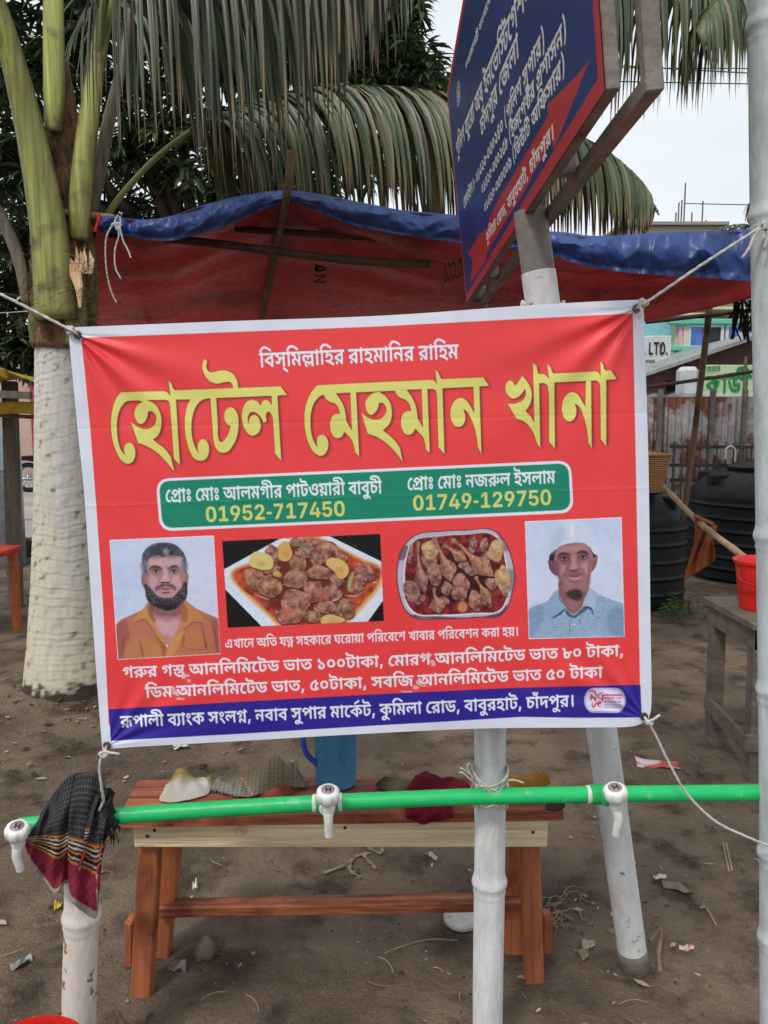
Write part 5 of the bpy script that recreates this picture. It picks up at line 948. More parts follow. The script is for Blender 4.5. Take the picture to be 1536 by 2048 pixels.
def paint_beef(S):
    S.use(440, 1050, 4.518)
    S.put(S.region([(22, 148), (1450, 82), (1482, 868), (72, 930)], sm=False), (16, 14, 18))
    fr = S.region([(22, 148), (1450, 82), (1482, 868), (72, 930)], sm=False)
    S.limit(fr)
    S.fill([(38,402),(545,124),(990,102),(1458,330),(1478,680),(1338,874),(380,920),(46,580)], (206, 216, 236), sm=False, clip=fr)
    S.fill([(90,460),(300,330),(640,150),(900,110),(1000,160),(1300,310),(1462,395),(1462,520),(1320,720),(1160,880),(520,910),(430,820),(330,730),(160,560)], (214, 164, 84), .95, 8, clip=fr)
    sau = [(120,460),(330,340),(640,165),(880,125),(990,175),(1290,330),(1450,410),(1440,500),(1300,690),(1130,860),(560,905),(450,800),(340,690),(180,550)]
    S.fill(sau, (168, 66, 44), 1, 12, clip=fr)
    S.speckle(S.region(sau), 60, 3, (110, 34, 30), (206, 92, 52), .6)
    S.fill([(300,500),(700,250),(1100,330),(1200,560),(900,800),(500,760)], (84, 30, 28), .75, 50)
    B = (138, 92, 84)
    for i, (x, y, rx, ry, a) in enumerate([(720,160,80,40,.1),(850,170,60,40,.3),(475,245,60,60,.4),(500,310,40,60,.2),(790,250,100,60,0),(970,215,85,75,0),(900,310,90,50,-.2),(1100,290,60,45,.2),(700,350,80,75,.3),(300,460,95,65,.1),(310,520,70,60,.5),(470,410,80,50,0),(895,430,100,70,.1),(690,480,115,90,.1),(460,560,125,90,.1),(1060,490,70,65,.2),(1310,420,95,70,.5),(1280,490,60,50,.2),(850,610,95,100,.2),(1010,610,90,80,.1),(1230,570,70,55,.1),(690,690,130,120,.3),(640,810,130,90,0),(960,750,100,60,.1),(1140,750,85,85,.2),(840,830,70,60,0)]):
        chunk(S, x, y, rx, ry, (144+(i*37) % 24, 98+(i*17) % 16, 84+(i*13) % 14), 100+i, a)
    Yl = (200, 176, 92)
    for P, c in (([(265,360),(275,290),(310,245),(380,250),(475,300),(470,395),(400,408),(330,395)], (202, 186, 118)), ([(530,240),(545,175),(600,150),(645,220),(655,270),(600,330),(535,310)], (198, 160, 96)),
                 ([(960,330),(990,300),(1040,300),(1150,360),(1168,410),(1140,470),(1090,490),(1040,430)], (206, 166, 104)), ([(910,850),(950,818),(1050,820),(1130,868),(1080,885),(920,892)], (204, 172, 108)), ([(480,440),(500,418),(545,430),(555,462),(515,470)], (186, 160, 92))):
        S.fill([(p[0]+6, p[1]+12) for p in P], (70, 30, 26), .7, 6); S.fill(P, c, 1, 2)
        S.oval(np.mean([p[0] for p in P])+15, np.mean([p[1] for p in P])+22, 40, 25, (170, 118, 60), .45, 14)
    S.line([(640,180),(740,185),(860,220)], 34, (112, 112, 84), .9, 4); S.line([(1210,420),(1180,500),(1160,600)], 40, (150, 160, 110), .95, 4)
    S.oval(950, 640, 28, 34, (196, 84, 70), .9, 6); S.oval(600, 800, 60, 36, (178, 82, 66), .6, 12)
    for P in ([(310,630),(400,660),(450,680)], [(1000,700),(1080,660)], [(1130,640),(1230,640),(1300,600)], [(520,840),(560,865)], [(500,780),(530,790)], [(1380,520),(1420,520)]):
        S.line(P, 9, (232, 214, 216), .8, 2)
    g = np.random.default_rng(4)
    for _ in range(110):
        S.oval(250+g.random()*1050, 180+g.random()*680, 3+g.random()*5, 2+g.random()*3, (236, 206, 200), .5, 1, clip=fr)
    S.use()

def drumstick(S, P, w0, w1, col, seed):
    C = opencurve(P, 10); n = len(C); t = np.linspace(0, 1, n)
    w = w0*(.5+.35*np.exp(-((t-.06)/.05)**2))*np.clip(t/.03, .35, 1)*(1-t)+w1*np.exp(-((t-.72)/.2)**2)
    w[-1] *= .35; w[-2] *= .7
    d = np.gradient(C, axis=0); d /= np.hypot(d[:, 0], d[:, 1])[:, None]
    N = np.stack([-d[:, 1], d[:, 0]], 1)
    poly = np.concatenate([C+N*w[:, None], (C-N*w[:, None])[::-1]])
    S.fill(poly+np.array([14, 16]), (44, 16, 22), .75, 8, sm=False)
    S.fill(poly, col, 1, 2, sm=False)
    S.speckle(S.mask([poly]), 26, seed, (92, 54, 50), (196, 150, 124), .5); S.speckle(S.mask([poly]), 8, seed+3, (92, 54, 50), (196, 150, 124), .25)
    k = int(n*.75)
    S.fill(np.concatenate([(C+N*w[:, None]*.95), (C+N*w[:, None]*.35)[::-1]]), (92, 52, 50), .4, 9, sm=False)
    S.line([tuple(p) for p in (C-N*w[:, None]*.35)[n//4:k+2]], w1*.35, (214, 168, 144), .45, 9)

def paint_chicken(S):
    S.use(780, 1050, 5.908)
    out = [(300,120),(600,75),(900,60),(1240,70),(1330,150),(1430,350),(1475,600),(1450,800),(1400,960),(1330,1050),(1000,1095),(600,1115),(260,1080),(180,1010),(110,830),(80,600),(110,380),(190,210)]
    S.fill(out, (72, 34, 48), 1, 4)
    o = np.array(out); c = o.mean(0)
    S.fill([tuple(p) for p in c+(o-c)*.985], (176, 172, 190), 1, 2)
    S.fill([(190,240),(150,420),(120,420),(160,260)], (88, 60, 72), .7, 6); S.fill([(1290,110),(1350,200),(1400,300),(1370,320),(1300,180)], (96, 72, 84), .6, 6)
    S.fill([(1400,520),(1460,540),(1440,780),(1400,800)], (96, 84, 98), .5, 10); S.fill([(300,1060),(700,1090),(1200,1060),(1380,960),(1340,1050),(1000,1090),(500,1110),(250,1070)], (66, 52, 76), .8, 6)
    ins = [(270,190),(560,130),(900,105),(1230,110),(1310,180),(1370,400),(1400,650),(1395,860),(1330,1000),(1000,1050),(600,1070),(280,1040),(190,930),(165,700),(180,420)]
    S.fill([(p[0], p[1]+6) for p in ins], (226, 222, 234), 1, 5)
    i2 = [tuple(q) for q in np.array(ins).mean(0)+(np.array(ins)-np.array(ins).mean(0))*.975]
    S.fill(i2, (120, 30, 38), 1, 4)
    S.speckle(S.region(i2), 50, 6, (66, 14, 24), (156, 52, 48), .7)
    S.fill([(560,420),(900,330),(1150,480),(1200,760),(900,900),(560,900),(420,700)], (40, 14, 22), .8, 40)
    m = (150, 106, 96)
    for i, (x, y, rx, ry, a) in enumerate([(250,340,30,120,.1),(985,230,50,90,.1),(1110,240,45,80,.3),(470,420,90,90,0),(880,470,70,60,.2),(960,540,70,60,.2),(1150,380,60,70,.2),(1200,690,70,70,0),(530,590,85,130,.1),(670,750,60,80,.3),(250,770,90,130,-.2),(300,860,110,70,.3),(840,700,110,110,0),(820,800,100,90,.2),(1010,900,85,120,-.1),(640,900,60,60,.2),(1150,880,60,100,-.3)]):
        chunk(S, x, y, rx, ry, (142+(i*31) % 22, 96+(i*17) % 18, 90+(i*11) % 14), 300+i, a, (196, 156, 140), (58, 26, 30))
    for x, y, rx, ry, a in ((475,290,90,115,-.2),(1250,310,95,120,.1)):
        chunk(S, x, y, rx, ry, (188, 154, 112), 400+x, a, (214, 184, 140), (130, 86, 62))
    drumstick(S, [(335,190),(335,330),(350,520),(380,660),(420,810)], 38, 74, (142, 104, 94), 41)
    drumstick(S, [(515,140),(580,280),(640,420),(690,540),(715,670)], 42, 100, (162, 116, 96), 42)
    drumstick(S, [(630,230),(720,290),(810,360),(905,420)], 46, 66, (172, 128, 96), 43)
    drumstick(S, [(720,170),(850,260),(980,400),(1100,500),(1230,610)], 46, 104, (168, 122, 96), 44)
    drumstick(S, [(1010,610),(1060,700),(1120,800),(1200,950)], 34, 54, (160, 118, 90), 45)
    drumstick(S, [(520,740),(530,830),(560,930),(590,1050)], 34, 96, (164, 116, 104), 46)
    chunk(S, 1340, 640, 80, 150, (190, 158, 108), 447, -.15, (214, 188, 140), (120, 84, 60)); chunk(S, 1360, 800, 30, 50, (170, 130, 96), 449, -.2)
    S.fill([(800,960),(850,900),(900,930),(910,1010),(810,1015)], (200, 140, 86), .85, 8)
    g = np.random.default_rng(14)
    for _ in range(120):
        S.oval(230+g.random()*1080, 160+g.random()*860, 2+g.random()*5, 2+g.random()*3, (232, 206, 208), .5, 1)
    S.use()

def paint_logo(S):
    S.use(1150, 1360, 12.8)
    def pill(i):
        out = []
        for cx, a0 in ((480, 90), (1060, -90)):
            for t in np.linspace(a0, a0+180, 20):
                out.append((cx+(238-i)*math.cos(math.radians(t)), 526-(cx-480)*.0+(316-i)*-math.sin(math.radians(t))))
        return out
    S.fill(pill(0), (206, 200, 222), sm=False); S.fill(pill(20), (170, 96, 130), sm=False); S.fill(pill(34), (196, 206, 232), sm=False)
    R = (206, 62, 80)
    S.line([(350,330),(420,285),(500,300),(540,380),(540,470)], 44, R, 1); S.fill([(400,365),(440,380),(530,480),(550,570),(440,460),(435,530),(385,510)], R, sm=False)
    S.fill([(545,400),(550,560),(500,470)], R, sm=False)
    S.fill([(735,295),(690,350),(590,420),(690,490),(690,370),(740,370),(725,580),(690,520),(570,440),(580,380),(640,345)], R, sm=False)
    S.fill([(700,400),(770,368),(1200,372),(1200,412),(760,410),(720,440)], R, sm=False)
    S.oval(632, 590, 46, 48, R)
    S.line([(470,570),(440,640),(480,700),(530,620),(570,600),(610,680),(700,680)], 46, R)
    D = (150, 104, 140)
    S.text('lg1', (745, 445), (1200, 445), 58, (190, 80, 104), cap=622, bold=0); S.text('lg2', (745, 540), (1200, 540), 50, (190, 80, 104), bold=0)
    S.text('lg3', (755, 628), (1200, 628), 34, D, bold=0); S.text('lg4', (755, 680), (1195, 680), 46, D, cap=737, bold=0)
    S.use()
def text_mesh(name, key, p0, p1, hgt, parent, m, cap=622, depth=.004, side=None):
    """cut-out lettering standing 4 mm proud of its board; p0,p1 = ends of the head line (world)"""
    adv, L = LINES[key]
    xs = [GLYPHS[g][k][i]+x for g, x, y in L for k in range(len(GLYPHS[g])) for i in range(0, len(GLYPHS[g][k]), 3)]
    xa, xb = min(xs), max(xs)
    e = (p1-p0)/(xb-xa); dn = np.array(side or (0, 0, -1.0), float)*hgt/cap
    cu = bpy.data.curves.new('tmp', 'CURVE'); cu.dimensions = '2D'; cu.fill_mode = 'BOTH'
    for g, gx, gy in L:
        for c in GLYPHS[g]:
            Fp = flat_contour(c, 3)
            sp = cu.splines.new('POLY'); sp.points.add(len(Fp)-1); sp.use_cyclic_u = True
            for q, (x, y) in zip(sp.points, Fp): q.co = (x+gx-xa, y+gy, 0, 1)
    ob = bpy.data.objects.new('tmp', cu); COL.objects.link(ob)
    dg = bpy.context.evaluated_depsgraph_get(); me = ob.evaluated_get(dg).to_mesh()
    mb = MB()
    mb.add([p0+e*v.co.x+dn*(cap-v.co.y) for v in me.vertices], [tuple(p.vertices) for p in me.polygons])
    bpy.data.objects.remove(ob); bpy.data.curves.remove(cu)
    return mb.build(name, m, parent)
# ================================================================ SETTING: ground, road
def build_ground():
    def axis(lo, hi, n0, n1, step):
        a = list(np.arange(n0, n1, step)); x, d = n1, step
        while x < hi: a.append(x); d = min(d*1.06, .08) if x < 8 else d*1.35; x += d
        a.append(hi); x, d = n0, step; b = []
        while x > lo: d = min(d*1.08, .08) if x > -4 and n0 < 0 else d*1.35; x -= d; b.append(max(x, lo))
        return np.array(b[::-1]+a)
    X = axis(-400, 400, -1.75, 1.75, .014); Y = axis(-60, 900, .95, 3.6, .013)
    gx, gy = np.meshgrid(X, Y)
    Z = gh(gx, gy)
    near = (np.abs(gx) < 3.4) & (gy < 5.5) & (gy > .5)
    clod = np.clip(fbm(gx*3.1, gy*3.1, 25, 3)+.25, 0, 1)
    fine = .006*fbm(gx*11, gy*11, 21, 3)+.004*fbm(gx*27, gy*27, 22, 2)+clod*(.006*np.abs(fbm(gx*46, gy*46, 23, 3))+.0035*fbm(gx*95, gy*95, 24, 2))
    Z = Z+np.where(near, fine, 0)
    m, n, b = new_mat('bare dirt')
    tc = n.nodes.new('ShaderNodeTexCoord')
    def noise(sc, det=8, ro=.6):
        z = n.nodes.new('ShaderNodeTexNoise'); z.inputs['Scale'].default_value = sc; z.inputs['Detail'].default_value = det; z.inputs['Roughness'].default_value = ro
        n.links.new(tc.outputs['Object'], z.inputs['Vector']); return z
    def ramp(z, a, b_, ca, cb):
        r = n.nodes.new('ShaderNodeValToRGB'); r.color_ramp.elements[0].position = a; r.color_ramp.elements[1].position = b_
        r.color_ramp.elements[0].color = ca; r.color_ramp.elements[1].color = cb
        n.links.new(z.outputs['Fac'], r.inputs['Fac']); return r
    def mix(fac, a, b_):
        x = n.nodes.new('ShaderNodeMix'); x.data_type = 'RGBA'
        n.links.new(fac, x.inputs['Factor']); n.links.new(a, x.inputs['A'])
        if isinstance(b_, tuple): x.inputs['B'].default_value = b_
        else: n.links.new(b_, x.inputs['B'])
        return x.outputs['Result']
    base = ramp(noise(1.6, 10), .38, .62, rgba((104, 88, 73)), rgba((152, 131, 110)))
    c = mix(ramp(noise(5.5, 8), .5, .66, (0, 0, 0, 1), (.9, .9, .9, 1)).outputs['Color'], base.outputs['Color'], rgba((70, 56, 45)))
    c = mix(ramp(noise(70, 6, .7), .58, .72, (0, 0, 0, 1), (.55, .55, .55, 1)).outputs['Color'], c, rgba((172, 154, 132)))
    c = mix(ramp(noise(120, 4, .7), .60, .70, (0, 0, 0, 1), (.7, .7, .7, 1)).outputs['Color'], c, rgba((56, 45, 37)))
    n.links.new(c, b.inputs['Base Color'])
    rr = ramp(noise(2.5, 5), .4, .65, (.62, .62, .62, 1), (.95, .95, .95, 1)); n.links.new(rr.outputs['Color'], b.inputs['Roughness'])
    b.inputs['Specular IOR Level'].default_value = .3
    h = n.nodes.new('ShaderNodeMath'); h.operation = 'ADD'
    z1, z2 = noise(45, 8, .65), noise(170, 6, .6)
    n.links.new(z1.outputs['Fac'], h.inputs[0])
    hm = n.nodes.new('ShaderNodeMath'); hm.operation = 'MULTIPLY'; hm.inputs[1].default_value = .45
    n.links.new(z2.outputs['Fac'], hm.inputs[0]); n.links.new(hm.outputs[0], h.inputs[1])
    bump_on(n, b, h.outputs[0], 1.0, .035)
    V = np.stack([gx, gy, Z], -1)
    o = fast_grid_mesh('ground', V.reshape(-1, 3), len(X), len(Y), np.ones((gx.size, 3)), m)
    # grid built with rows along Y: flip so it faces up
    o.data.flip_normals()
    tag(o, kind='structure')
build_ground()

def build_road():
    m = pm('dusty road', (150, 142, 132), (172, 165, 156), 1.2, .9, .3, 30)
    k = pm('road edge brick', (58, 50, 44), (84, 74, 64), 6, .9, .6, 20)
    b = MB().box((-18.7, 15.2, .09), (40.6, 12.6, .18), bev=.03)
    tag(b.build('road', m), kind='structure')
    c = MB().box((-18.7, 8.78, .05), (40.6, .22, .3), bev=.02)
    o = c.build('road_kerb', k); tag(o, kind='structure')
build_road()

# crumbs, leaf bits and twig ends nobody could count
def build_debris():
    g = np.random.default_rng(3)
    mb = MB()
    cols = [lin(c) for c in ((60, 50, 42), (86, 74, 62), (110, 96, 80), (130, 116, 98), (70, 60, 50), (150, 140, 126), (96, 82, 60), (46, 38, 32))]
    for i in range(6500):
        y = 1.35+4.2*g.random()**1.5; x = (g.random()*2-1)*(.35+.62*y)
        s = (.0012+.0042*g.random()**2.2)*(1.9 if g.random() < .05 else 1)
        z = float(gh(x, y))+s*.3
        a = g.random()*6.28; c = cols[g.integers(len(cols))]
        q = [(s*(.6+.6*g.random())*math.cos(a+t), s*(.6+.6*g.random())*math.sin(a+t), 0) for t in (0, 1.6, 3.1, 4.6)]
        vs = [(x+p[0], y+p[1], z) for p in q]+[(x, y, z+s*.8), (x, y, z-s)]
        mb.add(vs, [(0, 1, 4), (1, 2, 4), (2, 3, 4), (3, 0, 4)], c)
    for i in range(360):                                    # dry leaf bits
        y = 1.35+4.6*g.random()**1.4; x = (g.random()*2-1)*(.35+.62*y)
        L = .005+.02*g.random()**3; wd = L*(.2+.3*g.random()); a = g.random()*6.28
        z = float(gh(x, y))+.008
        c = lin([(120, 104, 82), (150, 134, 108), (88, 74, 58), (172, 160, 140), (104, 92, 70), (66, 56, 44)][g.integers(6)])
        d = np.array([math.cos(a), math.sin(a), 0]); e = np.array([-d[1], d[0], 0]); o = np.array([x, y, z]); up = np.array([0, 0, 1])
        cu = (g.random()-.3)*L*.5
        mb.add([o-d*L, o-d*L*.2+e*wd+up*cu, o+d*L*.5+e*wd*.7+up*cu*.7, o+d*L+up*cu*.4, o+d*L*.3-e*wd, o-d*L*.3-e*wd+up*cu*.5], [(0, 1, 2, 3, 4, 5)], c)
    for i in range(900):                                    # leaf litter round the palm foot and the pole foot
        if i % 3: x, y = -1.62+.75*g.normal()*.6, 3.75+.4*g.normal()
        else: x, y = .68+.25*g.normal(), 2.15+.2*g.normal()
        if y < 1.2 or (i % 3 == 0 and g.random() < .6): continue
        L = (.004+.024*g.random()**3)*(1 if i % 3 else .6); wd = L*(.2+.35*g.random()); a = g.random()*6.28; z = float(gh(x, y))+.007
        c = lin([(120, 104, 82), (136, 120, 98), (78, 66, 52), (160, 148, 128), (96, 104, 66), (58, 48, 38)][g.integers(6)])*(.7+.5*g.random())
        d = np.array([math.cos(a), math.sin(a), 0]); e = np.array([-d[1], d[0], 0]); o = np.array([x, y, z]); up = np.array([0, 0, 1]); cu = (g.random()-.2)*L*.8
        mb.add([o-d*L, o-d*L*.2+e*wd+up*cu, o+d*L*.5+e*wd*.7+up*cu*.7, o+d*L+up*cu*.4, o+d*L*.3-e*wd, o-d*L*.3-e*wd+up*cu*.5], [(0, 1, 2, 3, 4, 5)], c)
    for i in range(330):                                    # straws and twig ends
        y = 1.35+4.0*g.random()**1.4; x = (g.random()*2-1)*(.35+.6*y)
        L = .02+.06*g.random()**2; a = g.random()*6.28; z = float(gh(x, y))+.007
        p = [(x+L*t*math.cos(a+.5*t), y+L*t*math.sin(a+.5*t), z+.004*math.sin(t*3)) for t in (0, .35, .7, 1)]
        mb.tube(p, .0007+.0009*g.random(), 4, col=lin([(128, 112, 88), (92, 78, 60), (160, 146, 120)][g.integers(3)]))
    o = mb.build('soil_crumbs', vc_mat('crumbs', .9))
    tag(o, 'loose crumbs of soil, straw and dry leaf bits strewn over the dirt', 'debris', kind='stuff')
build_debris()

# ================================================================ trees
BARK = pm('bark', (52, 44, 36), (86, 74, 62), 9, .9, .7, 40, stretch=(1, 1, .3))
LEAF = vc_mat('leaf', .45, spec=.45, trans=.22)
def leaf(mb, p, d, L, wd, col, g, droop=.5):
    """a lance-shaped leaf, folded along its rib"""
    d = vnorm(np.array(d, float)); up = np.array([0, 0, 1.0])
    s = vnorm(np.cross(d, up)+np.array([g.normal(), g.normal(), g.normal()])*.25); n = np.cross(s, d)
    p = np.array(p, float)
    q1 = p+d*L*.35-up*L*.04*droop; q2 = p+d*L*.72-up*L*.16*droop; q3 = p+d*L-up*L*.36*droop
    f = n*wd*.3
    mb.add([p, q1+s*wd*.5+f, q1, q1-s*wd*.5+f, q2+s*wd*.38+f*.7, q2, q2-s*wd*.38+f*.7, q3],
           [(0, 2, 1), (0, 3, 2), (1, 2, 5, 4), (2, 3, 6, 5), (4, 5, 7), (5, 6, 7)], col)
def rosette(mb, p, g, L, wd, n, pal, out):
    c0 = pal[g.integers(len(pal))]
    for i in range(n):
        a = g.random()*6.28; e = g.random()*1.3-.75
        d = np.array([math.cos(a)*math.cos(e), math.sin(a)*math.cos(e), math.sin(e)])+out*.35
        leaf(mb, p+g.normal(size=3)*.02, d, L*(.7+.5*g.random()), wd*(.8+.4*g.random()), np.array(c0)*(.75+.5*g.random()), g, .4+.8*g.random())
PAL = [lin(c) for c in ((44, 58, 34), (58, 74, 42), (36, 50, 32), (72, 90, 52), (50, 64, 36), (86, 100, 60))]
def tree(name, label, base, forks, clumps, seed, L=.2, wd=.05, r0=.14, pal=PAL, group=None, per=9):
    """trunk + limbs that end in leaf clumps: clumps = (centre, radius, rosettes)"""
    g = np.random.default_rng(seed)
    t = thing(name, label, 'tree', base, group)
    tb = MB(); base = np.array(base, float); fk = np.array(forks, float)
    tb.tube(spline([base-[0, 0, .1], base*.6+fk*.4+g.normal(size=3)*.05, fk], 6), np.linspace(r0*1.25, r0*.8, 13), 12)
    cb = MB()
    for c, R, nr in clumps:
        c = np.array(c, float)
        m1 = fk*.45+c*.55+np.array([0, 0, .15])
        ls = spline([fk, m1, c], 5)
        tb.tube(ls, np.linspace(r0*.55, r0*.1, len(ls)), 7)
        for k in range(nr):
            v = vnorm(g.normal(size=3)); rr = R*g.random()**.45
            p = c+v*rr*np.array([1, 1, .75])
            if k % 5 == 0: tb.tube([c, (c+p)/2+g.normal(size=3)*.05, p], [r0*.09, r0*.06, r0*.03], 4)
            rosette(cb, p, g, L, wd, per, pal, v)
    tb.build('trunk', BARK, t, True); cb.build('crown', LEAF, t)
    return t

def bp(px, py, Y): return tuple(P(px, py, Y))
# the broad mango-like tree behind the awning: the left part of the sky
tree('mango_tree', 'dark broad-leaved tree spreading behind the coconut palm and the awning', (-2.3, 9.6, 0), (-2.2, 9.5, 3.0),
     [(bp(-40, 120, 9), 1.0, 150), (bp(60, 330, 9.2), .7, 120), (bp(150, 60, 9), .9, 150), (bp(270, 250, 9.3), .9, 150), (bp(330, 40, 9.2), .9, 160), (bp(440, 330, 9.0), .75, 110),
      (bp(480, 120, 9.4), .95, 150), (bp(620, 40, 9.2), .9, 140), (bp(700, 130, 8.8), .65, 120), (bp(560, 380, 9.5), .6, 80), (bp(760, 40, 8.9), .5, 85), (bp(800, 130, 8.6), .42, 60), (bp(690, 330, 9.6), .5, 50),
      (bp(210, 420, 9.6), .8, 110), (bp(560, -100, 9), 1.0, 120), (bp(200, -120, 9), 1.0, 110), (bp(790, 20, 8.6), .3, 40)], 11, .22, .055, .17)
tree('mango_tree', 'lower bushy tree standing at the left edge behind the palm trunk', (-5.4, 10.2, 0), (-5.3, 10.1, 1.6),
     [(bp(20, 600, 10), .8, 170), (bp(-60, 480, 10), .9, 130), (bp(60, 700, 9.8), .5, 120), (bp(-40, 690, 9.8), .6, 110), (bp(120, 520, 10.4), .7, 90), (bp(60, 460, 10.2), .6, 80)], 12, .17, .05, .13)
tree('mango_tree', 'slim leafy tree whose light tips poke out beside the police sign', (1.0, 11.4, 0), (.75, 11.3, 3.6),
     [(bp(845, 165, 11), .42, 60), (bp(880, 190, 11.2), .3, 36), (bp(800, 200, 11.2), .5, 70), (bp(780, 300, 11.3), .6, 60)], 13, .2, .05, .1, [p*1.35 for p in PAL])

def far_wood():
    g = np.random.default_rng(77); mb = MB()
    for i in range(2300):
        x = -46+92*g.random(); h = 3.2+1.6*math.sin(x*.31)+1.1*math.sin(x*.83+1)
        p = np.array([x, 34+5*g.random(), h*g.random()**.6]); v = vnorm(g.normal(size=3))
        rosette(mb, p, g, .75, .26, 6, PAL, v)
    tag(mb.build('far_wood', LEAF), 'far-off belt of trees closing the view behind the yard', 'trees', kind='stuff')
far_wood()

# ================================================================ coconut palms
PALM_G = vc_mat('palm leaf', .42, spec=.5, trans=.18)
PETI = vc_mat('palm stalk', .5, .25, 60, spec=.4, streak=True)
def palm_col(g):
    return np.array(lin([(54, 66, 40), (68, 76, 50), (84, 86, 62), (44, 54, 34), (94, 90, 70), (60, 72, 44)][g.integers(6)]))*(.85+.35*g.random())
def frond(parent, path, seed, Lmid=.9, n=60, wd=.036, t0=.12, t1=1.0, hang=1.0, r=(.028, .006), sides=(1, -1), spread=.5, petcol=((112, 128, 58), (96, 104, 60)), name='frond', rise=.15, fwd=.35, cm=1.0, wild=1.0):
    g = np.random.default_rng(seed)
    C = spline(path, 14); m = len(C)
    tt = np.linspace(0, 1, m)
    T = np.gradient(C, axis=0); T /= np.linalg.norm(T, axis=1)[:, None]
    mb = MB()
    rad = r[0]+(r[1]-r[0])*tt**.7
    cc = [lin(petcol[0])*(1-t)+lin(petcol[1])*t for t in np.repeat(tt, 8)]
    mb.tube(C, rad, 8, flat=.75, col=cc)
    for sd in sides:
        for i in range(n):
            t = t0+(t1-t0)*(i+g.random()*.5*wild)/n
            k = min(int(t*(m-1)), m-2); f = t*(m-1)-k
            p = C[k]*(1-f)+C[k+1]*f; d = T[k]
            L = Lmid*(math.sin(PI*min(1, .22+.8*(t-t0)/(t1-t0)))**.7)*(1+(.3*g.random()-.18)*wild)
            side = vnorm(np.cross(d, [0, 0, 1]))*sd
            dirn = vnorm(side*spread*(1+(.6*g.random()-.3)*wild)+d*(fwd+.1+.2*(g.random()-.5)*wild)+np.array([0, 0, rise]))
            col = palm_col(g)*cm; w0 = wd*(.75+.5*g.random())
            q = p.copy(); vs = []; ns = 8
            hg = hang*(1.05+.5*(g.random()-.5)*wild)
            for j in range(ns+1):
                u = j/ns
                ww = w0*(.45+.55*math.sin(PI*min(.62, .18+u*.7)))*(1-u**3)+.001
                wv = vnorm(np.cross(dirn, d)) if False else vnorm(d-dirn*np.dot(d, dirn)+1e-6)
                nn = np.cross(dirn, wv)
                vs += [q+wv*ww*.46+nn*ww*.26, q, q-wv*ww*.46+nn*ww*.26]
                dirn = vnorm(dirn+np.array([0, 0, -1.0])*hg*.42*(.4+u)+g.normal(size=3)*.03*wild)
                q = q+dirn*L/ns
            fs = []
            for j in range(ns):
                for e in range(2): fs.append((j*3+e, j*3+e+1, j*3+4+e, j*3+3+e))
            cs = []
            tipb = g.random() < .35
            for j in range(ns+1):
                u = j/ns; c = col*(1+.25*u)
                if tipb and u > .8: c = np.array(lin((126, 108, 78)))
                cs += [c, c*1.12, c]
            mb.add(vs, fs, np.array(cs))
    return mb.build(name, PALM_G, parent, True)

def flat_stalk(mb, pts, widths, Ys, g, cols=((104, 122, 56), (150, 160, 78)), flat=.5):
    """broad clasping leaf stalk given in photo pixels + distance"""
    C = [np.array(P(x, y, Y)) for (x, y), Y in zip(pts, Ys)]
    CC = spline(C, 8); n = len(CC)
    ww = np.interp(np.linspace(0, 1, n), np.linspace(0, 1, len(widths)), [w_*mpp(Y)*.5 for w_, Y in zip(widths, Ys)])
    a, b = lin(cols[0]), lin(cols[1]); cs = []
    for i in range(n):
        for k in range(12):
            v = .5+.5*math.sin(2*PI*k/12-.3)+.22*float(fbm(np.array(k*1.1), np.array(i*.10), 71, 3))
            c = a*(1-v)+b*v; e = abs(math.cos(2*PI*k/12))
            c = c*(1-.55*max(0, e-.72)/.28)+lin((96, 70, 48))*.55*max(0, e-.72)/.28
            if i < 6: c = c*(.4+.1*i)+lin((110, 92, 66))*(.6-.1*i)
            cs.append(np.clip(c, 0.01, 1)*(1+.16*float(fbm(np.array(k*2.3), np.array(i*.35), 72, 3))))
    mb.tube(CC, ww, 12, flat=flat, up=(0, -1, 0), col=cs, lump=lambda i, k: .04*math.sin(k*2+i*.05))

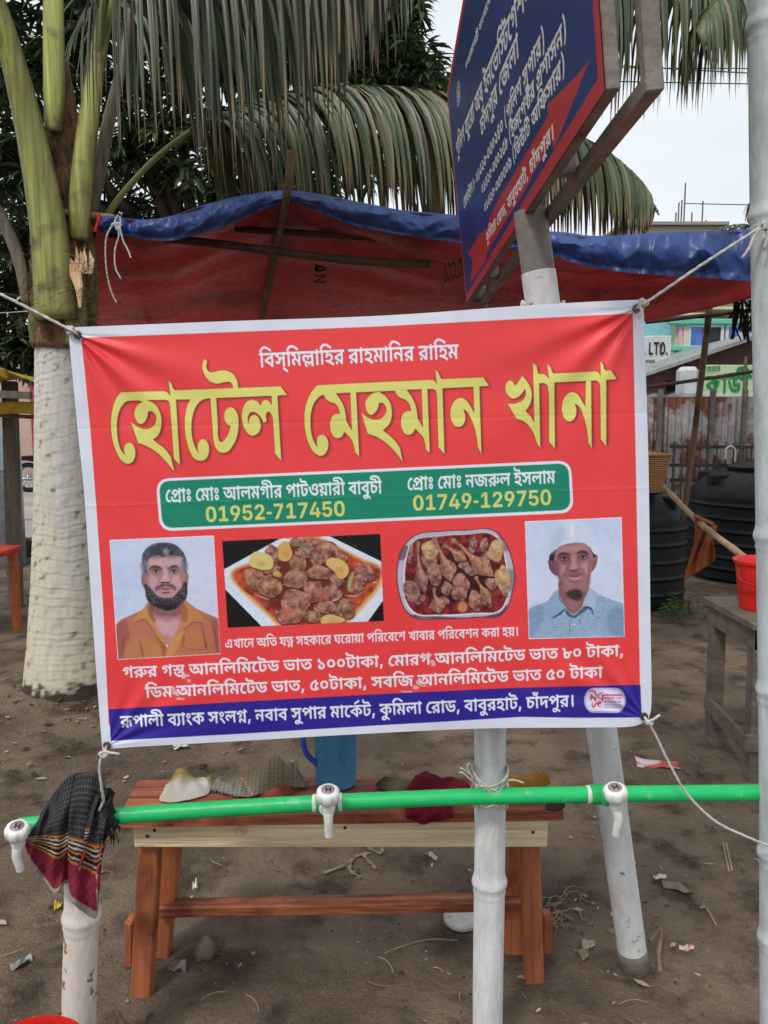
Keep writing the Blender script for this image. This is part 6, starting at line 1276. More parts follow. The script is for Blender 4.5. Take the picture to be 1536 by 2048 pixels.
def build_main_palm():
    g = np.random.default_rng(5)
    base = ground_at(103, 1392); base.y += .2
    t = thing('coconut_palm', 'coconut palm with whitewashed ringed trunk standing left of the red banner', 'palm tree', base)
    # trunk: whitewash with ring scars
    zs = np.linspace(-.15, 1.93, 330); prof_px = [(-.2, .262), (.0, .245), (.12, .222), (.35, .196), (.65, .172), (1.0, .152), (1.4, .138), (1.93, .126)]
    top = np.array(P(122, 690, base.y)); b0 = np.array(base)
    vs, fs, cs = [], [], []; n = 72
    white, cream, soot = lin((204, 200, 192)), lin((202, 192, 166)), lin((64, 54, 46))
    ring = np.cumsum(.030+.05*g.random(60))
    for i, z in enumerate(zs):
        r = np.interp(z, [p[0] for p in prof_px], [p[1] for p in prof_px])
        ax = b0+(top-b0)*(z-b0[2])/(top[2]-b0[2]); ax[2] = z
        for k in range(n):
            a = 2*PI*k/n
            tilt = z+.020*math.sin(a*1+1+z*2)+.007*math.sin(a*3+z*5)+.004*math.sin(a*7+z*11)
            dr = np.min(np.abs(ring-tilt)); j = int(np.argmin(np.abs(ring-tilt)))
            groove = (-.0024*math.exp(-(dr/.004)**2)+.0012*math.exp(-((tilt-ring[j]-.008)/.008)**2))*(.4+.6*np.clip(.5+1.5*float(fbm(np.array(a*2.), np.array(z*4.), 33, 2)), 0, 1))
            lum = .0011*fbm(np.array(a*6.), np.array(z*9.), 31, 3)
            rr = r+groove+float(lum)
            vs.append((ax[0]+rr*math.cos(a), ax[1]+rr*math.sin(a), z))
            q = float(fbm(np.array(a*13.), np.array(z*60.), 8, 4)); q2 = float(fbm(np.array(a*3.), np.array(z*3.), 17, 3))
            cr = np.clip(.85-z*.55+.35*q2, 0, 1); c = white*(1-cr)+cream*cr
            c = c*(1-.25*np.clip(q, 0, 1)-.10*math.exp(-(dr/.0035)**2))*(1+.10*float(fbm(np.array(a*30.), np.array(z*20.), 35, 3)))
            if q > .74 and q2 > -.15: c = c*.35+lin((96, 82, 68))*.65
            e = z-.15-.012*math.sin(a*5)
            mxs = np.clip(.5-(e+.035*q+.02*float(fbm(np.array(a*23.), np.array(z*40.), 37, 2)))/.03, 0, 1); c = c*(1-mxs)+soot*(.75+.5*abs(q))*mxs
            cs.append(c)
    for i in range(len(zs)-1):
        for k in range(n):
            k2 = (k+1) % n; fs.append((i*n+k, i*n+k2, (i+1)*n+k2, (i+1)*n+k))
    MB().add(vs, fs, np.array(cs)).build('trunk', vc_mat('whitewash', .9, .5, 60), t, True)
    # leaf bases, brown fibre between them, a sawn stub
    br = MB()
    br.tube(spline([P(122, 700, base.y), P(122, 560, base.y), P(126, 400, base.y), P(124, 250, base.y), P(118, 120, base.y)], 10), np.concatenate([np.linspace(.140, .15, 12), np.linspace(.15, .075, 20), np.linspace(.075, .04, 9)]), 18, lump=lambda i, k: .07*math.sin(i*1.7+k*2.1)+.05*math.sin(k*4.3+i*.6))
    br.build('fibre_sheath', pm('palm fibre', (84, 60, 42), (140, 108, 80), 22, .95, .9, 70, stretch=(1, 1, .35), c3=(58, 42, 32), s3=7), t, True)
    Y = base.y
    GR = ((104, 120, 66), (176, 180, 100)); OL = ((108, 112, 66), (134, 132, 84)); GY = ((96, 90, 76), (126, 116, 100))
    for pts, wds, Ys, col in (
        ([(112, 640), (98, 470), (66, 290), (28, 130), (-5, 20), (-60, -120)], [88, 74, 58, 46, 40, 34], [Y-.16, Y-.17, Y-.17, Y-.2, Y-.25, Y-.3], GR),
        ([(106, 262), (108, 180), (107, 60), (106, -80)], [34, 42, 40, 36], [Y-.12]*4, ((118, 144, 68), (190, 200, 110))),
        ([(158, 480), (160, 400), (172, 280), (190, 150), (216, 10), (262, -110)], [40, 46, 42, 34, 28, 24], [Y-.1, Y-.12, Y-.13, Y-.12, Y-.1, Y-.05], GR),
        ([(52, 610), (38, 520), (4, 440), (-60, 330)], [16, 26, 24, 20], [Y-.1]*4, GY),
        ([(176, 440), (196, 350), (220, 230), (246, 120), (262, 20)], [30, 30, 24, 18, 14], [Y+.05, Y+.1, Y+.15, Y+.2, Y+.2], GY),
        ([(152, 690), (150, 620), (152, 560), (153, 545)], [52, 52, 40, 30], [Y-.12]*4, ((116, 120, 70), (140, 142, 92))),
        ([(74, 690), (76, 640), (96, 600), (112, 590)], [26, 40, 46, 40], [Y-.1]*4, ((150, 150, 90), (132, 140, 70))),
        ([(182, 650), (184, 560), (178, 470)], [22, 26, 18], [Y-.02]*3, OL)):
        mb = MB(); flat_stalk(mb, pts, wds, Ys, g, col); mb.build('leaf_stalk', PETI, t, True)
    hb = MB()                                                # loose fibre round the leaf bases
    for i in range(300):
        x, y = (84+24*g.normal() if i % 2 else 172+12*g.normal()), 500+190*g.random(); L = 14+40*g.random(); a = g.normal()*.9
        yy = Y-.10-.11*g.random()
        q = [P(x+L*s*math.sin(a), y-L*s*math.cos(a)+10*s*s, yy-.02*math.sin(s*3)) for s in (0, .35, .7, 1)]
        hb.tube(q, .0012, 3, col=lin([(96, 70, 48), (130, 98, 70), (70, 52, 38)][g.integers(3)]))
    hb.build('loose_fibre', PETI, t)
    st = MB()
    for i in range(9):                                       # torn pale splinters of the cut stalk
        x = 134+i*5.6+g.normal()*2; h = 22+38*g.random()
        st.add([P(x-4, 548, Y-.19), P(x+4, 546, Y-.19), P(x+5+g.normal()*4, 548-h*.6, Y-.19), P(x+g.normal()*5, 548-h, Y-.18)], [(0, 1, 2, 3)])
    st.tube([P(160, 615, Y-.2), P(158, 575, Y-.205), P(150, 545, Y-.195)], [.006, .02, .03], 8, flat=.4, up=(0, -1, 0))
    st.build('torn_stub', pm('torn palm wood', (206, 164, 124), (232, 200, 160), 30, .9, .4, stretch=(1, 1, .2)), t)
    # the two big fronds whose leaflets hang in the picture, and the ones going out of frame
    frond(t, [P(190, 150, Y-.1), P(225, -60, Y-.2), P(320, -190, Y-.35), P(480, -240, Y-.5), P(660, -230, Y-.62), P(860, -150, Y-.7)], 1, 1.22, 84, .027, .16, 1.0, 1.4, (.026, .006), spread=.28, rise=-.4, fwd=.26, wild=.7, cm=.85)
    frond(t, [P(200, 60, Y+.25), P(270, -60, Y+.35), P(400, -120, Y+.5), P(560, -130, Y+.6), P(740, -110, Y+.6), P(880, -60, Y+.5)], 2, 1.0, 46, .027, .08, 1.0, 1.5, (.02, .006), spread=.3, rise=-.35, fwd=.28)
    frond(t, [P(206, 440, Y), P(258, 372, Y+.1), P(330, 300, Y+.2), P(410, 246, Y+.3), P(520, 208, Y+.4), P(660, 186, Y+.46), P(800, 190, Y+.5), P(930, 206, Y+.55), P(1060, 240, Y+.6), P(1180, 296, Y+.62), P(1270, 360, Y+.6), P(1318, 430, Y+.55)], 3, .98, 185, .031, .24, .995, 1.5, (.024, .006), petcol=((112, 122, 50), (110, 108, 70)), cm=1.4, wild=.35)
    frond(t, [P(-30, 0, Y-.25), P(-110, -120, Y-.3), P(-260, -200, Y-.5), P(-420, -190, Y-.8)], 4, .9, 40, .036, .1, 1, 1.1, (.02, .006))
    frond(t, [P(106, -60, Y-.12), P(110, -260, Y+.1), P(150, -420, Y+.5), P(220, -480, Y+1.0)], 5, .9, 34, .036, .15, 1, 1.1, (.02, .006))
    frond(t, [P(246, 120, Y+.2), P(268, -20, Y+.5), P(330, -90, Y+.9), P(430, -100, Y+1.4), P(540, -50, Y+1.8)], 6, .9, 46, .036, .12, 1, 1.3, (.015, .005), petcol=((96, 90, 76), (92, 90, 70)))
build_main_palm()

def build_right_palm():
    top = np.array([5.6, 6.6, 6.1]); base = np.array([5.9, 6.9, 0])
    t = thing('coconut_palm', 'second coconut palm beyond the right edge whose fronds droop in from the top right corner', 'palm tree', tuple(base))
    MB().tube(spline([base, (base+top)/2+[.1, 0, 0], top], 10), np.linspace(.19, .12, 21), 16, lump=lambda i, k: .04*(i % 2)).build('trunk', pm('palm trunk', (92, 82, 70), (128, 118, 102), 8, .9, .5), t, True)
    frond(t, [top, P(1600, -260, 6.0), P(1470, -170, 5.6), P(1340, -110, 5.3), P(1215, -60, 5.0), P(1150, 0, 4.9)], 21, 1.15, 130, .038, .18, 1, 1.7, (.03, .006), rise=-.15, cm=1.35)
    frond(t, [top, P(1650, -300, 6.0), P(1560, -150, 5.6), P(1490, -60, 5.3), P(1430, 0, 5.1), P(1390, 60, 5.0)], 22, .85, 90, .034, .3, 1, 1.7, (.03, .006), rise=-.1, cm=1.5)
    frond(t, [top, P(1480, -420, 6.6), P(1340, -300, 6.3), P(1180, -180, 6.0), P(1130, -60, 5.8)], 23, .85, 60, .036, .2, 1, 1.3, (.03, .006))
    frond(t, [top, top+[.9, .3, .5], top+[1.9, .6, .2], top+[2.5, .8, -.6]], 24, .9, 40, .036, .2, 1, 1.3, (.03, .006))
    frond(t, [top, top+[.3, 1.1, .4], top+[.5, 2.1, .1], top+[.6, 2.7, -.6]], 25, .9, 40, .036, .2, 1, 1.3, (.03, .006))
build_right_palm()
def build_far_palm():
    c = np.array(P(1600, 478, 9.5)); base = np.array([c[0], c[1], 0])
    t = thing('coconut_palm', 'small far palm just showing its frond tips above the awning at the right', 'palm tree', tuple(base))
    MB().tube([base, (base+c)/2+[.1, 0, 0], c], [.15, .12, .1], 12).build('trunk', pm('far palm trunk', (92, 82, 70), (128, 118, 102), 8, .9, .5), t, True)
    for i, (dx, dy, dz) in enumerate(((-1.0, 0, .12), (-.7, -.5, .35), (.9, .1, .3), (.2, .9, .4), (.5, -.8, .2))):
        d = np.array([dx, dy, dz])
        frond(t, [c, c+d*.5+[0, 0, .08], c+d*.95+[0, 0, .02], c+d*1.3-[0, 0, .25]], 40+i, .4, 44, .03, .1, 1, 1.1, (.015, .004))
build_far_palm()

# ================================================================ buildings and yard at the back

def build_buildings():
    # turquoise and cream block with blue glass, far right
    Y = 14.0
    x0, x1 = P(1285, 640, Y).x, P(1640, 640, Y).x; zb, zt = 0, P(1400, 500, Y).z
    t = thing('apartment_building', 'turquoise and cream building with blue glass windows behind the tin shops', 'building', ((x0+x1)/2, Y, 0))
    cream = pm('cream paint', (196, 196, 160), (206, 210, 178), 2, .8, .1)
    turq = pm('turquoise paint', (132, 196, 212), (150, 208, 220), 1.5, .8, .1)
    teal = pm('mint trim', (96, 186, 160), (116, 196, 172), 2, .8, .1)
    pink = pm('pink trim', (206, 160, 170), (214, 172, 180), 2, .8, .1)
    xa = P(1345, 640, Y).x
    MB().box(((x0-1.5+xa)/2, Y+3, zt/2), (xa-x0+1.5, 6, zt)).build('side_wing', turq, t)
    MB().box(((xa+x1)/2+.2, Y+2.9, zt/2), (x1-xa+.4, 6.2, zt)).build('wall', cream, t)
    for py, h, m in ((600, .12, teal), (648, .10, teal), (622, .05, cream), (634, .05, cream), (700, .1, teal), (506, .2, teal)):
        z = P(1400, py, Y).z; MB().box(((xa+x1)/2+.15, Y-.26, z), (x1-xa+.6, .16, h), bev=.02).build('cornice', m, t)
    for px in (1352, 1362):
        x = P(px, 640, Y).x; MB().box((x, Y-.235, zt/2), (.08, .05, zt-.02)).build('pilaster', pink if px == 1352 else cream, t)
    gl = pm('blue window glass', (40, 84, 176), (62, 108, 200), 1.2, .12, 0, spec=.8); dk = pm('dark opening', (22, 26, 40), (34, 40, 58), 1, .3); fr = pm('white window frame', (206, 208, 210), None, 3, .5)
    for i, px in enumerate((1368, 1402, 1442, 1468, 1508)):
        pa, pb = P(px, 655, Y), P(px+28, 712, Y)
        f = MB()
        for (ax, az, sx, sz) in (((pa.x+pb.x)/2, pa.z, pb.x-pa.x+.1, .05), ((pa.x+pb.x)/2, pb.z, pb.x-pa.x+.1, .05)):
            f.box((ax, Y-.24, az), (sx, .06, sz))
        for ax in (pa.x, pb.x): f.box((ax, Y-.24, (pa.z+pb.z)/2), (.05, .06, pa.z-pb.z-.052))
        wdw = f.build('window', fr, t)
        MB().box(((pa.x+pb.x)/2, Y-.222, (pa.z+pb.z)/2), (pb.x-pa.x-.05, .02, pa.z-pb.z-.05)).build('pane', dk if i in (1,) else gl, wdw)
    # white company board
    a, b = P(1240, 672, 12.5), P(1339, 737, 12.5)
    s = thing('sign_board', 'white board lettered L LTD. in black on the turquoise wall', 'sign', ((a.x+b.x)/2, 12.5, b.z))
    MB().box(((a.x+b.x)/2, 12.5, (a.z+b.z)/2), (b.x-a.x, .08, a.z-b.z), bev=.01).build('board', pm('white board', (214, 216, 214), (196, 200, 198), 2, .6), s)
    text_mesh('lettering', 'ltd', np.array(P(1284, 684, 12.44)), np.array(P(1336, 684, 12.44)), .2, s, pm('black lettering', (20, 22, 26), None, 3, .5), cap=727)
    MB().box(((a.x+b.x)/2-.02, 12.452, P(1300, 722, 12.44).z), (.34, .006, .035)).build('small_print', pm('grey lettering', (120, 122, 124), None, 3, .5), s)
    for xx in (a.x+.1, b.x-.1): MB().bar((xx, 12.58, 0), (xx, 12.58, (a.z+b.z)/2), .06, .06, up=(0, -1, 0)).build('post', pm('steel post', (110, 112, 114), None, 4, .5, metal=.4), s)
    # brown gabled shop with the green lettered board
    Y = 10.4
    t = thing('shop_building', 'brown walled shop with a sloping tin roof edge behind the green lettered board', 'building', (5.2, Y, 0))
    ax, az = P(1292, 752, Y).x, P(1292, 752, Y).z; bx, bz = P(1520, 675, Y).x, P(1520, 675, Y).z; cx = bx+1.8
    z0 = 0
    vs = [(ax, Y, z0), (cx+1.5, Y, z0), (cx+1.5, Y, bz-.35), (bx+.3, Y, bz+.08), (ax, Y, az)]; vs2 = [(x, y+3.5, z) for x, y, z in vs]
    MB().add(vs+vs2, [(0, 1, 2, 3, 4), (9, 8, 7, 6, 5), (0, 4, 9, 5), (1, 6, 7, 2)]).build('wall', pm('brown plaster', (104, 78, 78), (124, 94, 92), 1.6, .9, .2, c3=(84, 60, 58), s3=2), t)
    rf = MB(); tin = pm('grey tin', (150, 152, 154), (176, 178, 180), 6, .45, .1, metal=.3, c3=(112, 92, 80), s3=3)
    rf.bar((ax-.35, Y+1.7, az-.08), (bx+.3, Y+1.7, bz+.14), 4.0, .05); rf.bar((bx+.3, Y+1.7, bz+.14), (cx+1.7, Y+1.7, bz-.3), 4.0, .05)
    rf.build('roof', tin, t)
    MB().box((P(1345, 772, Y).x, Y-.02, P(1345, 772, Y).z), (.16, .05, .13)).build('vent', pm('dark vent', (26, 24, 26), None, 2, .8), t)
    y_ = Y-.35; e = MB()
    def awn(u, v):
        x = ax-.3+(cx+1-ax)*u; return (x, Y-.02-.75*v, P(1400, 786, Y).z-.17*v+.02*math.sin(u*90))
    e.grid(awn, 140, 4); e.build('awning_sheet', tin, t, True)
    # green and cream shop board
    a, b = P(1402, 730, 10.1), P(1640, 794, 10.1)
    s = thing('sign_board', 'cream shop board with green Bengali lettering under the brown gable', 'sign', ((a.x+b.x)/2, 10.1, b.z))
    MB().box(((a.x+b.x)/2, 10.1, (a.z+b.z)/2), (b.x-a.x, .06, a.z-b.z), bev=.01).build('board', pm('cream board', (190, 212, 176), (206, 222, 190), 1.5, .6), s)
    grn = pm('green lettering', (20, 140, 78), None, 3, .5)
    text_mesh('lettering', 'kazi', np.array(P(1412, 752, 10.055)), np.array(P(1556, 748, 10.055)), .225, s, grn)
    text_mesh('small_lettering', 'mes', np.array(P(1413, 733, 10.055)), np.array(P(1442, 732, 10.055)), .07, s, grn)
    MB().bar((a.x+.55, 10.05, a.z+.1), (a.x+.55, 10.05, b.z), .03, .03, up=(0, -1, 0)).build('batten', pm('batten', (110, 112, 100), None, 4, .7), s)
    # glossy white lamp box / duct hanging by the board
    a, b = P(1361, 733, 9.9), P(1397, 795, 9.9)
    s = MB().box(((a.x+b.x)/2, 9.98, (a.z+b.z)/2), (b.x-a.x, .22, a.z-b.z), bev=.05)
    s.lathe([(.0, -.08), (.09, -.07), (.115, 0), (.115, .02)], ((a.x+b.x)/2, 9.95, b.z-.03), 16)
    tag(s.build('wall_lamp', pm('milky lamp cover', (196, 202, 206), (214, 218, 222), 4, .25), None, True, auto=40), 'glossy white lamp box fixed left of the cream shop board', 'lamp')
    # rusty corrugated fence
    Yf = 8.9
    t = thing('tin_fence', 'rusty corrugated tin fence under the brown shop', 'fence', (P(1400, 900, Yf).x, Yf, 0))
    xa, xb = P(1200, 900, Yf).x, P(1700, 900, Yf).x; zt = P(1400, 797, Yf).z
    rust = pm('rusted tin', (128, 124, 124), (156, 152, 150), 5, .6, .2, metal=.2, c3=(104, 58, 44), s3=1.8, f3=(.47, .54))
    k = 0; x = xa
    while x < xb-.05:
        w_ = .78
        f = MB()
        f.grid(lambda u, v: (x+w_*u, Yf-.02*(k % 2)+.014*math.sin(u*w_/.076*2*PI), zt*v+.02), 90, 4)
        f.build('tin_sheet', rust, t, True, solid=.002); x += w_-.01; k += 1
    for px in (1313, 1416, 1480):
        xx = P(px, 900, Yf).x; MB().bar((xx, Yf-.06, 0), (xx, Yf-.06, zt+.1), .05, .05, up=(0, -1, 0)).build('post', pm('weathered batten', (86, 80, 78), (120, 114, 110), 8, .9), t)
    # iron railing in front of it
    Yr = 8.3
    t = thing('iron_railing', 'dark iron railing with thin bars standing in front of the rusty fence', 'railing', (P(1420, 950, Yr).x, Yr, 0))
    ir = pm('dark iron', (44, 44, 48), (66, 64, 66), 9, .6, metal=.4)
    for py in (893, 930, 960): MB().bar(P(1340, py, Yr), P(1600, py+2, Yr), .035, .035).build('rail', ir, t)
    xs = np.linspace(P(1348, 900, Yr).x, P(1590, 900, Yr).x, 15)
    for i, xx in enumerate(xs):
        MB().tube([(xx, Yr-.002, 0), (xx, Yr-.002, P(1400, 884, Yr).z)], .016 if i % 7 == 0 else .008, 6).build('bar', ir, t, True)
    MB().tube(spline([P(1452, 920, Yr-.05), P(1452, 900, Yr-.05), P(1460, 893, Yr-.05), P(1470, 900, Yr-.05), P(1470, 925, Yr-.05)], 6), .012, 8).build('hook_pipe', pm('pale pipe', (170, 172, 170), None, 4, .4), t, True)
    # far red brick block with rods sticking out of its roof
    Y = 42.0
    a, b = P(1250, 452, Y), P(1442, 462, Y)
    t = thing('brick_building', 'far unfinished red brick building with rods rising from its roof', 'building', ((a.x+b.x)/2, Y, 0))
    bm, n, bs = new_mat('brickwork'); br = n.nodes.new('ShaderNodeTexBrick'); br.inputs['Color1'].default_value = rgba((178, 132, 112)); br.inputs['Color2'].default_value = rgba((158, 112, 94)); br.inputs['Mortar'].default_value = rgba((160, 150, 140)); br.inputs['Scale'].default_value = 2.5
    tcn = n.nodes.new('ShaderNodeTexCoord'); n.links.new(tcn.outputs['Object'], br.inputs['Vector']); n.links.new(br.outputs['Color'], bs.inputs['Base Color'])
    MB().box(((a.x+b.x)/2, Y+3, a.z/2), (b.x-a.x, 6, a.z)).build('wall', bm, t)
    MB().box(((a.x+b.x)/2, Y+2.9, a.z+.08), (b.x-a.x+.6, 6.4, .16)).build('roof_slab', pm('concrete slab', (150, 146, 140), None, 2, .9), t)
    for px, py in ((1358, 405), (1364, 400), (1371, 366), (1384, 425), (1406, 402), (1352, 425), (1412, 440)):
        p = P(px, py, Y+1); MB().tube([(p.x, Y+1, a.z+.1), (p.x, Y+1, p.z)], .04, 5).build('steel_rod', pm('steel rod', (90, 90, 92), None, 3, .6), t)
    MB().tube([P(1370, 407, Y+1), P(1600, 412, Y+1)], .03, 5).build('crossbar', pm('cross bar', (110, 110, 112), None, 3, .6), t)
build_buildings()
# ================================================================ the printed banner
BY = 1.58
def build_banner():
    S = paint_banner()
    top = spline([(136, 655, 0), (450, 642.5, 0), (768, 631, 0), (1075, 609.5, 0), (1262, 600, 0), (1287, 603, 0)], 30)
    left = spline([(136, 655, 0), (154, 846, 0), (169, 995, 0), (182, 1193, 0), (196, 1391, 0), (205, 1503, 0)], 30)
    right = spline([(1287, 603, 0), (1290, 700, 0), (1297, 927, 0), (1301, 1248, 0), (1303, 1400, 0), (1297, 1440, 0)], 30)
    bot = spline([(205, 1503, 0), (236, 1496, 0), (480, 1482, 0), (740, 1467, 0), (963, 1457, 0), (1178, 1455, 0), (1262, 1453, 0), (1297, 1440, 0)], 30)
    def resamp(C, n, ax):
        t = (C[:, ax]-C[0, ax])/(C[-1, ax]-C[0, ax]); u = np.linspace(0, 1, n)
        return np.stack([np.interp(u, t, C[:, 0]), np.interp(u, t, C[:, 1])], 1)
    nu, nv = 1120, 880
    T, B, L, R = resamp(top, nu, 0), resamp(bot, nu, 0), resamp(left, nv, 1), resamp(right, nv, 1)
    u = np.linspace(0, 1, nu)[None, :, None]; v = np.linspace(0, 1, nv)[:, None, None]
    X = (1-v)*T[None]+v*B[None]+(1-u)*L[:, None]+u*R[:, None]-((1-u)*(1-v)*T[0]+u*(1-v)*T[-1]+(1-u)*v*B[0]+u*v*B[-1])
    px, py = X[..., 0], X[..., 1]
    # cloth relief: pull lines from the corner ties, sag ripples, fold creases
    d = .0027*fbm(px/150, py/260, 41, 3)+.0006*fbm(px/45, py/45, 42, 3)
    def pull(cx, cy, a0, a1, k, amp, reach):
        r = np.hypot(px-cx, py-cy); a = np.arctan2(py-cy, px-cx)
        w_ = np.clip((a-a0)/(a1-a0), 0, 1); w_ = np.sin(PI*w_)**1
        return amp*np.sin(a*k)*w_*np.exp(-(r/reach)**1.3)*np.clip(r/60, 0, 1)
    d = d+pull(150, 668, -.05, 1.5, 15, .0062, 260)+pull(1276, 615, PI/2, PI+.05, 15, .0058, 240)+pull(213, 1492, -1.5, .05, 15, .004, 170)+pull(1290, 1436, -PI-.05, -PI/2, 15, .0045, 190)
    ba = np.clip((py-1380)/90, 0, 1)
    d = d+.0035*ba**2*np.sin(px/70+1.2)+.002*np.clip((690-py+(px-150)*-.05)/50, 0, 1)*np.sin(px/95)
    yl = 857-.028*(px-180); d = d+.0004*np.exp(-((py-yl)/3.5)**2)
    yl = 1012-.0325*(px-180); d = d-.0004*np.exp(-((py-yl)/3.5)**2)
    xl = 720+.03*(py-700); d = d+.0003*np.exp(-((px-xl)/4)**2)
    Y = BY+d-.012*np.sin(PI*np.linspace(0, 1, nu))[None]*np.sin(PI*np.linspace(0, 1, nv))[:, None]
    xc, yc = (px-768)/F, (1024-py)/F
    ry = CT+yc*ST; rz = -ST+yc*CT
    V = np.stack([xc*Y/ry, Y, CAM_Z+rz*Y/ry], -1)
    cx = np.clip((px-S.x0)*S.S, 0, S.w-1.01); cy = np.clip((py-S.y0)*S.S, 0, S.h-1.01)
    x0, y0 = cx.astype(int), cy.astype(int); fx, fy = (cx-x0)[..., None], (cy-y0)[..., None]
    A = S.A
    C = (A[y0, x0]*(1-fx)+A[y0, x0+1]*fx)*(1-fy)+(A[y0+1, x0]*(1-fx)+A[y0+1, x0+1]*fx)*fy
    C = np.clip(lin(C*255)*BANNER_K, 0, .92)
    t = thing('banner', 'large red vinyl banner with Bengali lettering, two portraits and two dishes', 'banner', P(768, 1500, BY))
    m = vc_mat('printed vinyl', .42, .12, 900, spec=.35)
    o = fast_grid_mesh('vinyl_sheet', V.reshape(-1, 3), nu, nv, C, m, t)
    em = pm('tarnished brass', (84, 70, 58), (120, 104, 88), 40, .4, .2, metal=.7)
    for ex, ey in ((155, 670), (1273, 617), (214, 1491), (1288, 1433)):
        mb = MB(); c = P(ex, ey, BY-.006)
        vs, fs = [], []; n, k = 20, 8
        for i in range(n):
            a = 2*PI*i/n
            for j in range(k):
                b = 2*PI*j/k; r = .0062+.0026*math.cos(b)
                vs.append((c.x+r*math.cos(a), c.y+.0018*math.sin(b), c.z+r*math.sin(a)))
        for i in range(n):
            for j in range(k):
                fs.append((i*k+j, ((i+1) % n)*k+j, ((i+1) % n)*k+(j+1) % k, i*k+(j+1) % k))
        mb.add(vs, fs)
        mb.lathe([(0, -.0004), (.0042, -.0004), (.0042, 0)], (c.x, c.y-.0006, c.z), 14, axis=(0, -1, 0))
        mb.build('eyelet', em, t, True)
BANNER_K = 1.12
build_banner()

# ================================================================ ropes
ROPE = pm('white nylon cord', (196, 194, 190), (218, 216, 212), 90, .8, .5, 400)
def cord(mb, pts, r=.0042, k=14, strands=3, n=9, seed=0):
    C = spline(pts, k)
    L = np.concatenate([[0], np.cumsum(np.linalg.norm(np.diff(C, axis=0), axis=1))])
    m = max(4, int(L[-1]/.0035)); s = np.linspace(0, L[-1], m)
    C = np.stack([np.interp(s, L, C[:, i]) for i in range(3)], 1)
    mb.tube(C, r, n, lump=lambda i, kk: .2*math.cos(strands*2*PI*kk/n+s[i]/r*.75))
def knot(mb, c, s, seed, r=.0042):
    g = np.random.default_rng(seed); c = np.array(tuple(c)); pts = []
    for i in range(15):
        v = vnorm(g.normal(size=3)); pts.append(c+v*s*np.array([1, .5, 1])+np.array([0, -.008, 0]))
    cord(mb, pts, r, 6)
def rope(label, segs, knots=(), r=.0029, name='rope', group=None, cat='rope'):
    mb = MB()
    for i, sg in enumerate(segs): cord(mb, sg, r, seed=i)
    for i, (c, s) in enumerate(knots): knot(mb, c, s, 50+i+len(label), r)
    return tag(mb.build(name, ROPE, None, True), label, cat, group)
rope('white cord tying the top left corner of the banner off past the left edge',
     [[P(157, 671, BY-.004), P(146, 662, BY-.012), P(130, 654, BY-.012), P(60, 618, BY-.01), P(0, 588, BY-.005), P(-180, 500, BY+.02)]], [(P(143, 661, BY), .008)])
rope('white cord running from the top right banner corner up to the pale bamboo post',
     [[P(1272, 618, BY-.004), P(1284, 608, BY-.012), P(1300, 600, BY-.012), P(1400, 532, BY-.005), P(1503, 466, BY-.005), P(1526, 452, BY-.001)],
      [P(1526, 452, BY-.001), P(1510, 470, BY-.006), P(1496, 500, BY-.008), P(1484, 516, BY-.006)], [P(1526, 452, BY-.002), P(1536, 470, BY-.008), P(1528, 498, BY-.008)],
      [P(1280, 612, BY-.01), P(1284, 626, BY-.014), P(1276, 634, BY-.012)]], [(P(1284, 607, BY), .009), (P(1526, 454, BY), .008)])
rope('white cord hanging from the bottom left banner corner onto the end of the green pipe',
     [[P(213, 1492, BY-.006), P(209, 1504, BY-.014), P(199, 1530, BY-.008), P(203, 1575, BY-.004), P(207, 1600, BY+.01), P(200, 1618, BY+.03), P(197, 1626, BY+.05)],
      [P(209, 1502, BY-.014), P(224, 1506, BY-.016), P(240, 1508, BY-.012)], [P(209, 1503, BY-.014), P(198, 1508, BY-.018), P(208, 1514, BY-.016), P(218, 1504, BY-.014)]], [(P(210, 1503, BY-.006), .006)], .0027)
rope('white cord sagging from the bottom right banner corner to the pale bamboo post',
     [[P(1289, 1434, BY-.006), P(1297, 1446, BY-.014), P(1312, 1472, BY-.01), P(1340, 1530, BY-.008), P(1376, 1590, BY-.008), P(1430, 1642, BY-.008), P(1490, 1672, BY-.008), P(1545, 1694, BY-.01)],
      [P(1296, 1443, BY-.014), P(1308, 1438, BY-.016), P(1320, 1430, BY-.014)]], [(P(1296, 1443, BY-.006), .007)], .0027)

# ================================================================ bamboo posts
def bamboo(mb, pts, rad, nodes, n=28, seed=0):
    """pts: photo pixels of the axis (top -> bottom); nodes: photo y of the joints"""
    A, B = np.array(pts[0]), np.array(pts[-1]); L = np.linalg.norm(B-A); m = max(60, int(L/.008))
    vs = []; ax = vnorm(A-B); u = vnorm(np.cross(ax, [0, 1, 0])); w_ = np.cross(ax, u); g = np.random.default_rng(seed); ph = g.random()*6
    fs = []
    for i in range(m):
        t = i/(m-1); c = A+(B-A)*t
        c = c+u*.003*math.sin(t*7+ph)
        r = rad
        for q in nodes:
            dd = (t-q)*L
            r += rad*(.16*math.exp(-((dd+.006)/.014)**2)-.10*math.exp(-((dd-.007)/.004)**2)+.07*math.exp(-((dd-.012)/.006)**2))
        for k in range(n):
            a = 2*PI*k/n; rr = r*(1+.012*math.sin(3*a+ph)+.006*math.sin(a*7+t*20))
            vs.append(c+u*rr*math.cos(a)+w_*rr*math.sin(a))
    for i in range(m-1):
        for k in range(n): fs.append((i*n+k, i*n+(k+1) % n, (i+1)*n+(k+1) % n, (i+1)*n+k))
    fs.append(tuple(range(n-1, -1, -1))); fs.append(tuple((m-1)*n+k for k in range(n)))
    mb.add(vs, fs)
def down_to_ground(a, b):
    """extend the axis a->b until it is 15 cm under the dirt"""
    a, b = Vector(a), Vector(b); d = b-a; return a+d*((a.z+.15)/-d.z)
